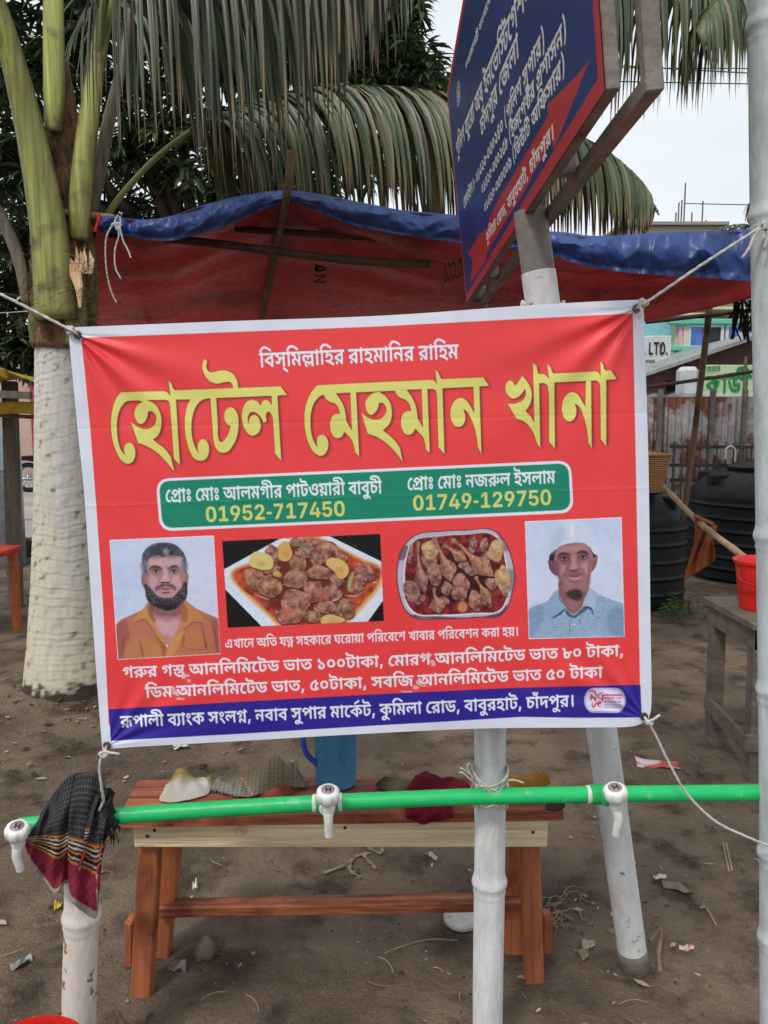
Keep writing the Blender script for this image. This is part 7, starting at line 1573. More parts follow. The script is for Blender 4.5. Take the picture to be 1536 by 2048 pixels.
def ypos(a, b, py):
    """fraction along a->b at which the photo row py is met"""
    best, bt = 1e9, 0
    for t in np.linspace(0, 1, 600):
        p = a+(b-a)*t; x = (p-Vector((0, 0, CAM_Z))); zc = x.y*CT-x.z*ST; yy = 1024-F*(x.y*ST+x.z*CT)/zc
        if abs(yy-py) < best: best, bt = abs(yy-py), t
    return bt
def post(label, top_px, low_px, Y, rad, node_py, m, seed, Y2=None):
    a = P(*top_px, Y); b = down_to_ground(a, P(*low_px, Y2 or Y))
    mb = MB(); bamboo(mb, [a, b], rad, [ypos(a, b, q) for q in node_py], seed=seed)
    return tag(mb.build('bamboo_post', m, None, True), label, 'post'), a, b
WB = pm('blue white limewash', (206, 208, 209), (222, 222, 221), 7, .75, .45, 60, grime=.30, gscale=22, c3=(120, 116, 108), s3=14, f3=(.60, .70), stretch=(1, 1, .25))
WC = pm('flaking white paint', (216, 206, 198), (228, 220, 212), 6, .75, .4, 60, grime=.24, gscale=22, c3=(156, 104, 82), s3=9, f3=(.565, .575), stretch=(1, 1, .3))
WR = pm('grey white limewash', (180, 190, 194), (202, 210, 213), 7, .7, .4, 60, grime=.28, gscale=22, c3=(132, 128, 120), s3=8, f3=(.66, .7), stretch=(1, 1, .3))
post('short white bamboo post with flaking paint under the checked scarf', (162, 1615), (160, 2040), 1.66, .0385, (1838,), WC, 1)
_, MA, MBt = post('white bamboo post in the middle tied to the green pipe with string', (978, 1000), (978, 2040), 1.71, .0362, (1120, 1445, 1768), WB, 2)
post('pale bamboo post at the right edge that holds both right hand cords', (1537, -250), (1556, 2000), 1.62, .0375, (60, 438, 1078, 1386, 1712, 1882), WR, 3)

# string lashing on the middle post
def lashing():
    mb = MB(); c = np.array(P(978, 1568, 1.70)); g = np.random.default_rng(2)
    for i, (dz0, tilt, tw) in enumerate(((.016, .030, 0), (.008, -.034, .3), (.0, .036, -.2), (-.008, -.03, .2), (.022, -.02, .1), (.03, .012, 0), (-.014, .022, 0))):
        pts = []
        for k in range(21):
            a = 2*PI*k/20+.5
            x = .0405*math.cos(a); y = -.012+.056*math.sin(a) if math.sin(a) < 0 else -.004+.044*math.sin(a)
            pts.append(c+np.array([x, y-.0005*i, dz0+tilt*math.cos(a)+tw*.02*math.sin(a)]))
        cord(mb, pts, .0021, 5)
    for pts in ([P(962, 1590, 1.635), P(975, 1604, 1.628), P(984, 1590, 1.63), P(968, 1572, 1.63)], [P(985, 1602, 1.628), P(996, 1588, 1.63), P(980, 1574, 1.632)],
                [P(948, 1556, 1.66), P(930, 1540, 1.655), P(920, 1536, 1.655)], [P(948, 1560, 1.66), P(934, 1534, 1.655), P(940, 1526, 1.655)], [P(1008, 1562, 1.655), P(1028, 1560, 1.645), P(1047, 1566, 1.645)], [P(948, 1566, 1.66), P(926, 1546, 1.65), P(918, 1546, 1.65)]):
        cord(mb, pts, .0021, 8)
    tag(mb.build('string_lashing', pm('grey string', (176, 170, 158), (204, 198, 188), 60, .9, .4), None, True), 'grey string wound crosswise round the middle post and the green pipe', 'string')
lashing()

# ================================================================ green water pipe with taps
PY = 1.64
def build_pipe():
    t = thing('water_pipe', 'bright green water pipe carrying three white taps, tied across the posts', 'pipe', P(640, 1606, PY))
    green = pm('green pipe plastic', (16, 178, 96), (26, 192, 108), 3, .36, .08, 90, spec=.5, c3=(104, 188, 142), s3=26, f3=(.60, .70), stretch=(.25, 1, 1), grime=.16, gscale=60)
    dgreen = pm('green fitting plastic', (14, 166, 84), (22, 178, 92), 3, .36, spec=.5)
    white = pm('white tap plastic', (224, 224, 220), (232, 232, 229), 4, .3, spec=.5); tape = pm('thread tape', (210, 214, 208), (224, 226, 222), 30, .8, .4)
    ax = [P(40, 1652, PY), P(195, 1635, PY), P(420, 1619, PY), P(640, 1606, PY), P(800, 1599, PY), P(960, 1593, PY), P(1200, 1588.5, PY), P(1524, 1585, PY)]
    C = spline(ax, 10); R = .0178
    mb = MB(); mb.tube(C, R, 26, caps=True); mb.build('pipe_run', green, t, True, auto=40)
    def at(px):
        k = int(np.argmin(np.abs(np.array([(768+F*(p[0])/((p[1])*CT-(p[2]-CAM_Z)*ST)) for p in C])-px)))
        d = vnorm(C[min(k+1, len(C)-1)]-C[max(k-1, 0)])
        # exact by interpolation along x
        xw = P(px, 1600, PY).x
        return np.array([xw, PY, np.interp(xw, C[:, 0], C[:, 2])]), d
    for px, w_ in ((655, 36), (1206, 44)):
        c, d = at(px); h = w_*mpp(PY)/2
        mb = MB(); mb.lathe([(R+.0012, -h-.006), (R+.0042, -h-.004), (R+.0042, h+.004), (R+.0012, h+.006)], c, 26, axis=d)
        mb.lathe([(.0135, .0), (.0135, R+.012), (.011, R+.014)], c, 20, axis=(0, -1, 0))
        mb.build('tee_joint', dgreen, t, True, auto=40)
        for s_ in ((-1, 1) if px < 1000 else (-1,)):
            tp = MB(); cc = c+d*s_*(h+.009); tp.lathe([(R+.0008, -.005), (R+.0022, -.003), (R+.002, .003), (R+.0008, .005)], cc, 24, axis=d)
            tp.build('thread_tape', tape, t, True)
    c, d = at(690) ; c2, _ = at(940)
    def tap(px, py, lean, tilt, seed):
        """bib tap: px,py = centre of the knob in the photo"""
        o, d = at(px)
        c = np.array(P(px, py, PY-.062))
        up = vnorm(np.array([lean, -tilt, 1.0])); fw = vnorm(np.array([0, -1, 0])-up*np.dot(up, [0, -1, 0])); sd = np.cross(up, fw)
        bd = MB(); j = c-up*.024
        back = np.array([o[0], PY-R*.6, o[2]]) 
        bd.tube(spline([back, (back+j)/2, j+fw*-.004], 6), [.0105]*12+[.0105], 16)
        bd.lathe([(.009, -.016), (.0145, -.014), (.0155, 0), (.0135, .012), (.012, .016)], j+up*.002, 20, axis=up)
        bd.lathe([(.017, -.002), (.0175, .0), (.0175, .004), (.015, .006)], back+np.array([0, -.014, 0]), 20, axis=(0, -1, 0))
        body = bd.build('tap', white, t, True, auto=45)
        kn = MB(); n = 48
        kn.lathe([(.011, -.017), (.0165, -.016), (.0235, -.010), (.0262, .0), (.0262, .007), (.0245, .013), (.020, .0165), (.0165, .0172)], c, n, axis=up, lobes=lambda i, a: (-.13*max(0, math.cos(a*6))**2 if 1 <= i <= 5 else 0)*[0, .4, .9, 1, .8, .4, 0, 0][i])
        kb = kn.build('handle', white, body, True, auto=50)
        cp = MB(); cp.lathe([(.0005, .0175), (.0148, .0176), (.0152, .0166)], c, 24, axis=up); cp.build('cap_disc', pm('mauve cap disc', (150, 128, 134), (164, 142, 148), 9, .4), kb, True)
        q = MB(); bx = sd; 
        for sx, L_ in ((-.0045, .014), (.0045, .014)): q.bar(c+up*.0182+bx*sx-fw*L_/2, c+up*.0182+bx*(sx+.002)+fw*L_/2, .0028, .0008, up=tuple(up), bev=0)
        q.bar(c+up*.0182-bx*.005, c+up*.0182+bx*.005, .0028, .0009, up=tuple(up), bev=0); q.build('cap_mark', pm('dark print', (40, 34, 40), None, 3, .5), kb)
        sp = MB(); e = j-up*.012
        pts = spline([e, e+fw*.006-up*.010, e+fw*.010-up*.026+sd*.0, e+fw*.012-up*.05+sd*lean*.04, e+fw*.012-up*.060+sd*lean*.05], 6)
        sp.tube(pts, np.interp(np.linspace(0, 1, len(pts)), [0, .3, .8, 1], [.0135, .0105, .0088, .0092]), 16)
        sp.tube([pts[-1], pts[-1]-up*.0004], [.0074, .0070], 14)
        sp.build('spout', white, body, True, auto=50)
    tap(656, 1592, .0, .25, 1); tap(1231, 1588, -.16, .22, 2); tap(35, 1664, .14, .30, 3)
build_pipe()

# ================================================================ checked scarf over the left post
def build_scarf():
    t = thing('checked_scarf', 'black and maroon checked scarf draped over the short left post', 'scarf', P(150, 1560, 1.64))
    m = vc_mat('woven cotton', .95, .5, 500, spec=.1, k=1)
    def colour(v, x, y, g):
        k = lin((34, 33, 36)); w_ = lin((112, 112, 114))
        if v < .50:
            chk = (math.sin(x*620+1.5*math.sin(y*330)) > .1)*.5+(math.sin(y*520) > .5)*.4
            return k*(1-chk*.5)+w_*chk*.5
        if v < .70:
            q = (v-.50)/.20
            for a, b, c in ((.0, .10, (196, 122, 58)), (.16, .24, (190, 182, 172)), (.34, .42, (190, 182, 172)), (.5, .58, (196, 122, 58)), (.72, .80, (190, 182, 172)), (.88, 1.0, (196, 122, 58))):
                if a <= q <= b: return lin(c)*.8
            return k
        if v < .955: return lin((134, 46, 62))*(.85+.25*math.sin(x*300)*math.sin(y*300))
        return lin((150, 138, 128))
    def panel(topc, hem, Y, seed, nf, amp, name, fold=.02):
        T, H = spline([(a, b, 0) for a, b in topc], 10), spline([(a, b, 0) for a, b in hem], 10)
        nu, nv = 130, 130
        def rs(C):
            s = np.concatenate([[0], np.cumsum(np.hypot(*np.diff(C[:, :2], axis=0).T))]); u = np.linspace(0, s[-1], nu)
            return np.interp(u, s, C[:, 0]), np.interp(u, s, C[:, 1])
        tx_, ty_ = rs(T); hx, hy = rs(H)
        V = np.zeros((nv, nu, 3)); C = np.zeros((nv, nu, 3))
        for j in range(nv):
            v = j/(nv-1); e = v**.85
            for i in range(nu):
                u = i/(nu-1)
                sway = 5*math.sin(v*5+u*4+seed)*v
                px = tx_[i]*(1-e)+hx[i]*e+sway*.6; py = ty_[i]*(1-v)+hy[i]*v
                b = math.sin(min(1, v*2.2+.0)*PI/2)
                dy = -.042*b+amp*(.35+v)*math.sin(u*nf+seed+1.5*math.sin(v*2.5))+.35*amp*math.sin(u*nf*2.3+v*5+seed)+.004*math.sin(v*17+u*9)
                V[j, i] = P(px, py, Y+dy); C[j, i] = colour(v+.012*math.sin(u*7), u*.30, v*.28, None)
        o = fast_grid_mesh(name, V.reshape(-1, 3), nu, nv, C, m, t)
        md = o.modifiers.new('thickness', 'SOLIDIFY'); md.thickness = .0025
    panel([(60, 1660), (84, 1622), (112, 1580), (138, 1552), (166, 1546), (190, 1552), (204, 1580)], [(50, 1690), (60, 1722), (82, 1756), (106, 1786), (124, 1770), (146, 1760), (160, 1740)], 1.645, 1, 15, .010, 'rear_fold')
    panel([(140, 1560), (158, 1548), (182, 1546), (202, 1556), (216, 1584), (224, 1622), (226, 1650)], [(136, 1786), (140, 1804), (160, 1822), (190, 1836), (193, 1800), (196, 1752), (206, 1700)], 1.640, 2.2, 13, .009, 'front_fold')
    # crumpled dark tail with fringe hanging by the pipe end
    fr = MB(); g = np.random.default_rng(8)
    for i in range(46):
        x = 196+34*g.random(); y = 1626+26*g.random()
        L = 14+30*g.random(); dx = g.normal()*7+ (8 if x > 215 else 0)
        fr.tube(spline([P(x, y, 1.615), P(x+dx*.5, y+L*.5, 1.606), P(x+dx, y+L, 1.61)], 5), .0013, 4)
    def lump(u, v):
        px = 192+40*u+6*math.sin(v*6+u*3); py = 1580+74*v+5*math.sin(u*9)
        return P(px, py, 1.625-.018*math.sin(PI*u)+.006*math.sin(u*11+v*7))
    fr.grid(lump, 30, 34)
    fr.build('fringe', pm('dark fringe', (24, 26, 26), (44, 48, 46), 60, .95, .6), t, True)
build_scarf()

# ================================================================ orange wooden bench
WOOD_O = pm('orange varnished wood', (150, 82, 50), (182, 108, 68), 7, .55, .4, 30, stretch=(5, 5, .35), c3=(112, 58, 38), s3=5, f3=(.54, .70), grime=.24, gscale=9)
WOOD_R = pm('red brown varnished wood', (124, 64, 44), (178, 104, 70), 9, .5, .4, 30, stretch=(.35, 5, 5), c3=(88, 36, 26), s3=4, f3=(.5, .68), grime=.34, gscale=9)
WOOD_P = pm('pale raw plank', (206, 182, 144), (236, 218, 184), 7, .75, .45, 34, stretch=(.3, 4, 9), c3=(160, 114, 82), s3=6, f3=(.60, .72), grime=.28, gscale=8)
HB = .505
def build_bench():
    t = thing('bench', 'low orange varnished wooden bench behind the green pipe', 'bench', ground_at(670, 1960))
    fl, fr = onz(236, 1636, HB), onz(1128, 1622, HB); bl, br_ = onz(276, 1560, HB), onz(1082, 1556, HB)
    def plank(a0, a1, b0, b1, th, name, m):
        vs = [Vector(p) for p in (a0, a1, b1, b0)]; lo = [p-Vector((0, 0, th)) for p in vs]
        MB().add([*vs, *lo], [(0, 1, 2, 3), (7, 6, 5, 4), (0, 4, 5, 1), (1, 5, 6, 2), (2, 6, 7, 3), (3, 7, 4, 0)]).build(name, m, t)
    q = lambda a, b, s: a+(b-a)*s
    plank(fl, fr, q(fl, bl, .485), q(fr, br_, .485), .026, 'seat_plank', WOOD_R); plank(q(fl, bl, .515), q(fr, br_, .515), bl, br_, .026, 'seat_plank', WOOD_R)
    yb, yf = br_.y, fr.y
    MB().bar((P(267, 1668, yf).x, yf+.012, HB-.027-.037), (P(1096, 1654, yf).x, yf+.012, HB-.027-.037), .024, .074, bev=.003).build('apron', WOOD_P, t)
    nl = MB()
    for px, py in ((295, 1672), (309, 1660), (1066, 1664), (690, 1655)):
        c = P(px, py, yf); nl.lathe([(.0, -.001), (.004, -.0005), (.0045, .001)], (c.x, yf-.001, c.z), 10, axis=(0, -1, 0))
    nl.build('nail_head', pm('rusty nail', (70, 48, 38), None, 5, .7), t, True)
    zt = HB-.03
    def leg(bot, tx, ty, w_=.055):
        b = ground_at(*bot); b.z -= .03
        MB().bar((tx, ty, zt), b, w_*.8, w_, up=(1, 0, 0), bev=.004).build('leg', WOOD_O, t)
    xl, xr = P(322, 1690, yf+.05).x, P(1056, 1690, yf+.05).x
    leg((283, 1985), xl-.02, yf+.052); leg((1069, 1962), xr, yf+.052, .05); leg((318, 1906), xl+.02, yb-.03); leg((1028, 1895), xr-.045, yb-.03)
    a, b = P(316, 1816, yf+.14), P(1042, 1803, yf+.14)
    MB().bar(a, b, .05, .030, bev=.003).build('stretcher', WOOD_R, t)
    for px, py0, py1 in ((262, 1835, 1925), (1092, 1826, 1898)):
        p0, p1 = P(px, py0, yf+.13), P(px, py1, yf+.13)
        MB().bar(p0, p1, .022, .05, up=(0, 1, 0), bev=.004).build('brace', WOOD_O, t)
build_bench()

def rag(label, corners_px, z0, h, seed, colf, name='rag', n=70, over=None, rough=.95):
    """a crumpled cloth heaped on the bench: outline in photo pixels on the plane z0"""
    C = [np.array(onz(x, max(y, 1566), z0)) for x, y in corners_px]
    S_ = spline(C+[C[0]], 10)[:, :2]
    g = np.random.default_rng(seed)
    lo, hi = S_.min(0), S_.max(0); nx = 120; ny = max(30, int(nx*(hi[1]-lo[1])/(hi[0]-lo[0])*1.2))
    gx, gy = np.meshgrid(np.linspace(lo[0], hi[0], nx), np.linspace(lo[1], hi[1], ny))
    ins = np.zeros(gx.shape, bool); dist = np.full(gx.shape, 9.0)
    for a, b in zip(S_, np.roll(S_, -1, 0)):
        dist = np.minimum(dist, np.hypot(gx-a[0], gy-a[1]))
        cr = (a[1] > gy) != (b[1] > gy)
        ins ^= cr & (gx < (b[0]-a[0])*(gy-a[1])/(b[1]-a[1]+1e-12)+a[0])
    dn = np.clip(dist/dist[ins].max(), 0, 1)
    env = (1-(1-dn)**3)*np.clip(.78+.45*fbm(gx*9, gy*9, seed+8, 2), .25, 1.1)
    wx, wy = gx+.02*fbm(gx*14, gy*14, seed+4, 2), gy+.02*fbm(gx*14, gy*14, seed+5, 2)
    fold = .5+.9*fbm(wx*21+wy*9, wy*13-wx*6, seed, 2); fold2 = 1-np.abs(fbm(wx*48+wy*20, wy*30, seed+1, 2))*1.5
    gz = z0+.003+h*env*(.46+.42*fold+.13*fold2)
    gz = np.maximum(gz, z0+.003)
    idx = -np.ones(gx.shape, int); vs, cs, fs = [], [], []
    for r in range(ny):
        for q in range(nx):
            if ins[r, q]:
                idx[r, q] = len(vs); vs.append((gx[r, q], gy[r, q], gz[r, q])); cs.append(colf(gx[r, q], gy[r, q], gz[r, q], g))
    for r in range(ny-1):
        for q in range(nx-1):
            f4 = (idx[r, q], idx[r, q+1], idx[r+1, q+1], idx[r+1, q])
            if min(f4) >= 0: fs.append(f4)
    mb = MB().add(vs, fs, np.array(cs))
    if over: over(mb)
    return tag(mb.build(name, vc_mat(name+' cloth', rough, .5, 260, spec=.15), None, True), label, 'cloth')
def two(c1, c2, s, seed):
    a, b = lin(c1), lin(c2)
    def f(x, y, z, g):
        q = np.clip(.5+1.2*float(fbm(np.array(x*s), np.array(y*s), seed, 3)), 0, 1); return a*(1-q)+b*q
    return f
def mesh_cloth(x, y, z, g):
    d = (math.sin(x*520) > .2) and (math.sin((y+z*.9)*520) > .2)
    st = lin((178, 128, 110)) if abs(math.sin((x+y*.8)*17+1.2)) < .045 else None
    q = np.clip(.5+1.3*float(fbm(np.array(x*12.), np.array(y*12.), 77, 3)), 0, 1)
    base = lin((132, 130, 128))*(1-q)+lin((104, 90, 58))*q
    if st is not None: base = st
    return base*.5 if d else base
rag('dirty white and mustard rag crumpled on the left part of the bench', [(318, 1606), (345, 1560), (372, 1524), (405, 1530), (428, 1548), (418, 1590), (392, 1600), (350, 1608)], HB, .070, 1, two((190, 186, 178), (138, 118, 68), 22, 5))
rag('grey and olive netted cloth with orange stripes heaped on the bench', [(418, 1588), (440, 1540), (490, 1522), (560, 1540), (606, 1560), (616, 1578), (580, 1586), (540, 1592), (480, 1598)], HB, .082, 3, mesh_cloth)
rag('small orange and red rag poking out under the netted cloth', [(518, 1598), (540, 1578), (575, 1574), (590, 1588), (560, 1600)], HB, .036, 4, two((170, 96, 70), (128, 56, 46), 26, 6))
rag('dark camouflage cloth lying right of the blue jug', [(748, 1576), (765, 1540), (820, 1534), (868, 1546), (884, 1566), (850, 1582), (790, 1592)], HB, .056, 6, two((52, 50, 40), (112, 104, 84), 16, 8))
def hang(mb):
    a, b = onz(812, 1606, HB), onz(905, 1606, HB)
    yf = onz(860, 1628, HB).y-.012
    vs, cs = [], []
    nu, nv = 30, 14
    def f(u, v):
        x = P(812+95*u, 1610, yf).x; zz = HB+.012-.030*v*(.55+.45*math.sin(PI*min(1, u*1.2)))
        return (x, yf-.006*math.sin(u*14+v*3)-.004, zz) if v > .12 else (x, yf+.05*(1-v/.12), HB+.010+.004*math.sin(u*9))
    mb.grid(f, nu, nv, col=lambda u, v: lin((104, 20, 34))*(.8+.3*math.sin(u*17+v*4)**2))
rag('maroon cloth spilling over the front edge of the bench', [(806, 1592), (830, 1568), (872, 1544), (915, 1548), (944, 1580), (930, 1600), (880, 1608), (830, 1610)], HB, .066, 9, two((90, 18, 32), (124, 34, 46), 26, 9), over=hang)
rag('mustard yellow cloth on the right end of the bench', [(1000, 1590), (1004, 1552), (1040, 1548), (1084, 1558), (1102, 1574), (1060, 1586)], HB, .044, 12, two((170, 126, 56), (142, 100, 40), 16, 11))
rag('thin dark rag hanging at the right end of the bench', [(1090, 1618), (1100, 1600), (1122, 1600), (1130, 1616), (1112, 1624)], HB, .012, 14, two((34, 30, 30), (58, 50, 46), 20, 13))

# blue jug
def build_jug():
    b = onz(672, 1566, HB+.002); t = thing('jug', 'tall grimy blue plastic jug with a bright handle standing on the bench', 'jug', b)
    blue = pm('grimy blue plastic', (48, 112, 152), (72, 138, 172), 5, .4, .1, 40, c3=(84, 78, 62), s3=4.5, f3=(.55, .75), stretch=(1, 1, .4))
    R = 43*mpp(b.y)
    MB().lathe([(R*.9, 0), (R, .006), (R*1.0, .05), (R*1.02, .12), (R*1.04, .2), (R*1.08, .212), (R*1.08, .222), (R*1.0, .222), (R*.97, .2), (R*.95, .02), (.001, .015)], b, 36).build('body', blue, t, True, auto=40)
    x = b.x-R*.98
    MB().tube(spline([(x+.012, b.y-.02, b.z+.20), (x-.022, b.y-.025, b.z+.195), (x-.032, b.y-.026, b.z+.15), (x-.024, b.y-.025, b.z+.10), (x+.004, b.y-.02, b.z+.065)], 8), .0105, 12, flat=.7).build('handle', pm('bright blue plastic', (34, 84, 190), (44, 98, 206), 3, .35), t, True)
build_jug()

# ================================================================ police sign on its leaning pole
def build_sign():
    dA, dB = 3.30, 1.21
    A, B = P(934, 607, dA), P(1213, 180, dB)
    rD = ray(895, 185); D = Vector((0, 0, CAM_Z))+rD*((A-Vector((0, 0, CAM_Z))).dot(B-A)/rD.dot(B-A))
    U = B-A; lu = U.length; u = U.normalized(); Vv = D-A; lv = Vv.length; v = Vv.normalized()
    nrm = u.cross(v).normalized()
    if nrm.x > 0: nrm = -nrm                        # towards the reader on the left
    O = Vector((0, 0, CAM_Z))
    def uv(px, py):
        r = ray(px, py); k = (A-O).dot(nrm)/r.dot(nrm); p = O+r*k-A
        return np.array([p.dot(u), p.dot(v)])       # metres along / up
    def crop7(x, y): return uv(x/3.302+880, y/3.302)
    H = lv
    fl = lambda q: np.array([q[0], H-q[1]])         # sheet runs downwards
    S = Sheet(0, 0, lu, H, 460, (26, 42, 96)); 
    sc = 1.0
    n = vnoise(S.h, S.w, 160, 5, 4)[..., None]
    S.A = S.A*(.75+.5*n)
    g2 = vnoise(S.h, S.w, 300, 9, 2)[..., None]; S.A = S.A*(1-.45*g2)+np.array((28, 56, 130))/255*.45*g2
    RED = (168, 44, 50); W = (214, 212, 206)
    bw = .030
    for q in ([(0, 0), (lu, 0), (lu, bw), (0, bw)], [(0, H-bw), (lu, H-bw), (lu, H), (0, H)], [(0, 0), (bw, 0), (bw, H), (0, H)], [(lu-bw, 0), (lu, 0), (lu, H), (lu-bw, H)]): S.fill(q, RED, sm=False)
    C7 = lambda L: [fl(crop7(x, y)) for x, y in L]
    S.fill(C7([(1000, 390), (900, 510), (718, 690), (722, 762), (560, 1040), (420, 1265), (330, 1440), (318, 1500), (265, 1550), (188, 1672), (212, 1705), (222, 1740), (203, 1868), (300, 1730), (318, 1660), (420, 1490), (560, 1270), (660, 1080), (745, 930), (762, 985), (860, 740)]), RED, sm=False)
    def tx(key, a, b, lowpx, cap=622, bold=.0, ext=1.0, col=W):
        p0, p1 = fl(crop7(*a)), fl(crop7(*b)); p1 = p0+(p1-p0)*ext
        h = abs(fl(crop7(*lowpx))[1]-p0[1])
        S.text(key, p0, p1, h, col, cap=cap, bold=bold)
    tx('s0', (172, 430), (318, 10), (176, 470), ext=1.6, bold=.0014)
    tx('s1', (108, 950), (505, -5), (114, 1055), ext=1.12, bold=.0012)
    tx('s2', (268, 800), (520, 210), (283, 893), bold=.0012)
    tx('s3', (158, 1318), (690, 182), (163, 1385), bold=.001); tx('s4', (278, 1222), (835, 112), (285, 1288), cap=590, bold=.001)
    tx('s5', (296, 1345), (825, 356), (302, 1408), cap=590, bold=.001); tx('s6', (308, 1545), (752, 812), (316, 1600), bold=.001)
    c = fl(crop7(124, 632)); R = abs(fl(crop7(124, 530))[1]-c[1])*1.0
    t_ = np.linspace(0, 2*PI, 40, endpoint=False)
    ks = 1.9; c[0] += R*.35
    for i in range(26):
        a = 2*PI*i/26; S.oval(c[0]+ks*R*.88*math.cos(a), c[1]+R*.88*math.sin(a), R*.18, R*.08, W, 1, 0, a+PI/2+.5)
    S.oval(c[0], c[1], ks*R*.64, R*.64, W); S.oval(c[0], c[1], ks*R*.53, R*.53, (40, 54, 116)); S.oval(c[0], c[1]+R*.05, ks*R*.30, R*.26, W); S.oval(c[0], c[1]-R*.22, ks*R*.14, R*.2, W)
    S.line([(c[0]-ks*R*.35, c[1]+R*.4), (c[0], c[1]+R*.5), (c[0]+ks*R*.35, c[1]+R*.4)], R*.14, W, taper=False)
    g = np.random.default_rng(6)
    for i in range(26):                              # scratches
        x, y = g.random()*lu, g.random()*H; S.line([(x, y), (x+.05+g.normal()*.05, y-.12*g.random()), (x+.12*g.random(), y-.2*g.random())], .003, (150, 160, 190), .35)
    top = P(1062, 438, 1.93); base = ground_at(1276, 1935); base.z -= .06
    root = thing('police_sign', 'blue police sign board with red border and white lettering on a leaning white pole', 'sign', ground_at(1276, 1935))
    # painted face
    nu, nv = S.w, S.h
    I, J = np.meshgrid(np.arange(nu)/(nu-1)*lu, np.arange(nv)/(nv-1)*H)
    V = np.array(A+nrm*.0025)[None, None]+I[..., None]*np.array(u)+(H-J)[..., None]*np.array(v)
    fast_grid_mesh('painted_face', V.reshape(-1, 3), nu, nv, np.clip(lin(S.A*255)*1.0, 0, .9), vc_mat('sign paint', .35, spec=.45), root)
    steel = pm('weathered grey steel', (124, 115, 110), (152, 142, 136), 8, .75, .4, 50, c3=(92, 62, 48), s3=6, f3=(.58, .68))
    back = -nrm
    def pt(a, b, d): return A+u*a+v*b+back*d
    Rm = Matrix((u, v, back)).transposed()
    MB().box(pt(lu/2, H/2, .011), (lu, H, .022), Rm, .002).build('panel', steel, root)
    k = .068
    for a0, b0, a1, b1 in ((0, .0, lu, .0), (0, H, lu, H)): MB().bar(pt(a0-.0135, b0, k), pt(a1+.0135, b1, k), .027, .027, up=tuple(v)).build('frame_bar', steel, root)
    for a in (0, lu): MB().bar(pt(a, -.0 if a else -.45, k), pt(a, H, k), .0265, .0265, up=tuple(u)).build('frame_bar', steel, root)
    for a in (.03, .44*lu*.6, .55*lu, .8*lu): MB().bar(pt(a, .02, .022), pt(a, .02, k-.0135), .034, .04, up=tuple(v)).build('cross_piece', steel, root)
    # pole: grey socket, white painted pipe with dirty foot
    d = (base-top).normalized(); L = (base-top).length
    s0 = top-d*.02
    r = .0400
    MB().tube([s0, s0+d*.02, top+d*.06, top+d*.125], [r*.99, r, r, r*1.0], 26).build('socket', pm('bare grey steel', (110, 104, 100), (140, 132, 128), 9, .6, .2), root, True, auto=40)
    wp = MB()
    wp.tube([top+d*.125, top+d*.127, top+d*.27, top+d*.273, top+d*.276, top+d*.9, top+d*(L-.12)], [r*.98, r*1.04, r*1.04, r*1.04, r*1.0, r*.99, r*.98], 28)
    q = top+d*.205; sx = Vector((1, 0, 0))
    wp.tube([q-sx*.052, q+sx*.052], .007, 10); wp.lathe([(.004, 0), (.011, .002), (.011, .008), (.004, .010)], q+sx*.045, 10, axis=(1, 0, 0)); wp.lathe([(.004, 0), (.011, .002), (.011, .008), (.004, .010)], q-sx*.055, 10, axis=(1, 0, 0))
    wp.build('pole', pm('chipped white paint', (204, 206, 208), (222, 222, 222), 4, .6, .25, 60, c3=(110, 106, 102), s3=26, f3=(.60, .66), stretch=(1, 1, .3)), root, True, auto=40)
    MB().tube([top+d*.2735, top+d*.2765], r*1.06, 26).build('clamp_ring', pm('dark ring', (44, 44, 46), None, 4, .6), root, True)
    MB().tube([top+d*(L-.12), top+d*(L-.1), base], [r*1.0, r*1.06, r*1.1], 26).build('muddy_foot', pm('muddy concrete', (84, 76, 66), (128, 120, 110), 9, .95, .8, 40), root, True)
build_sign()

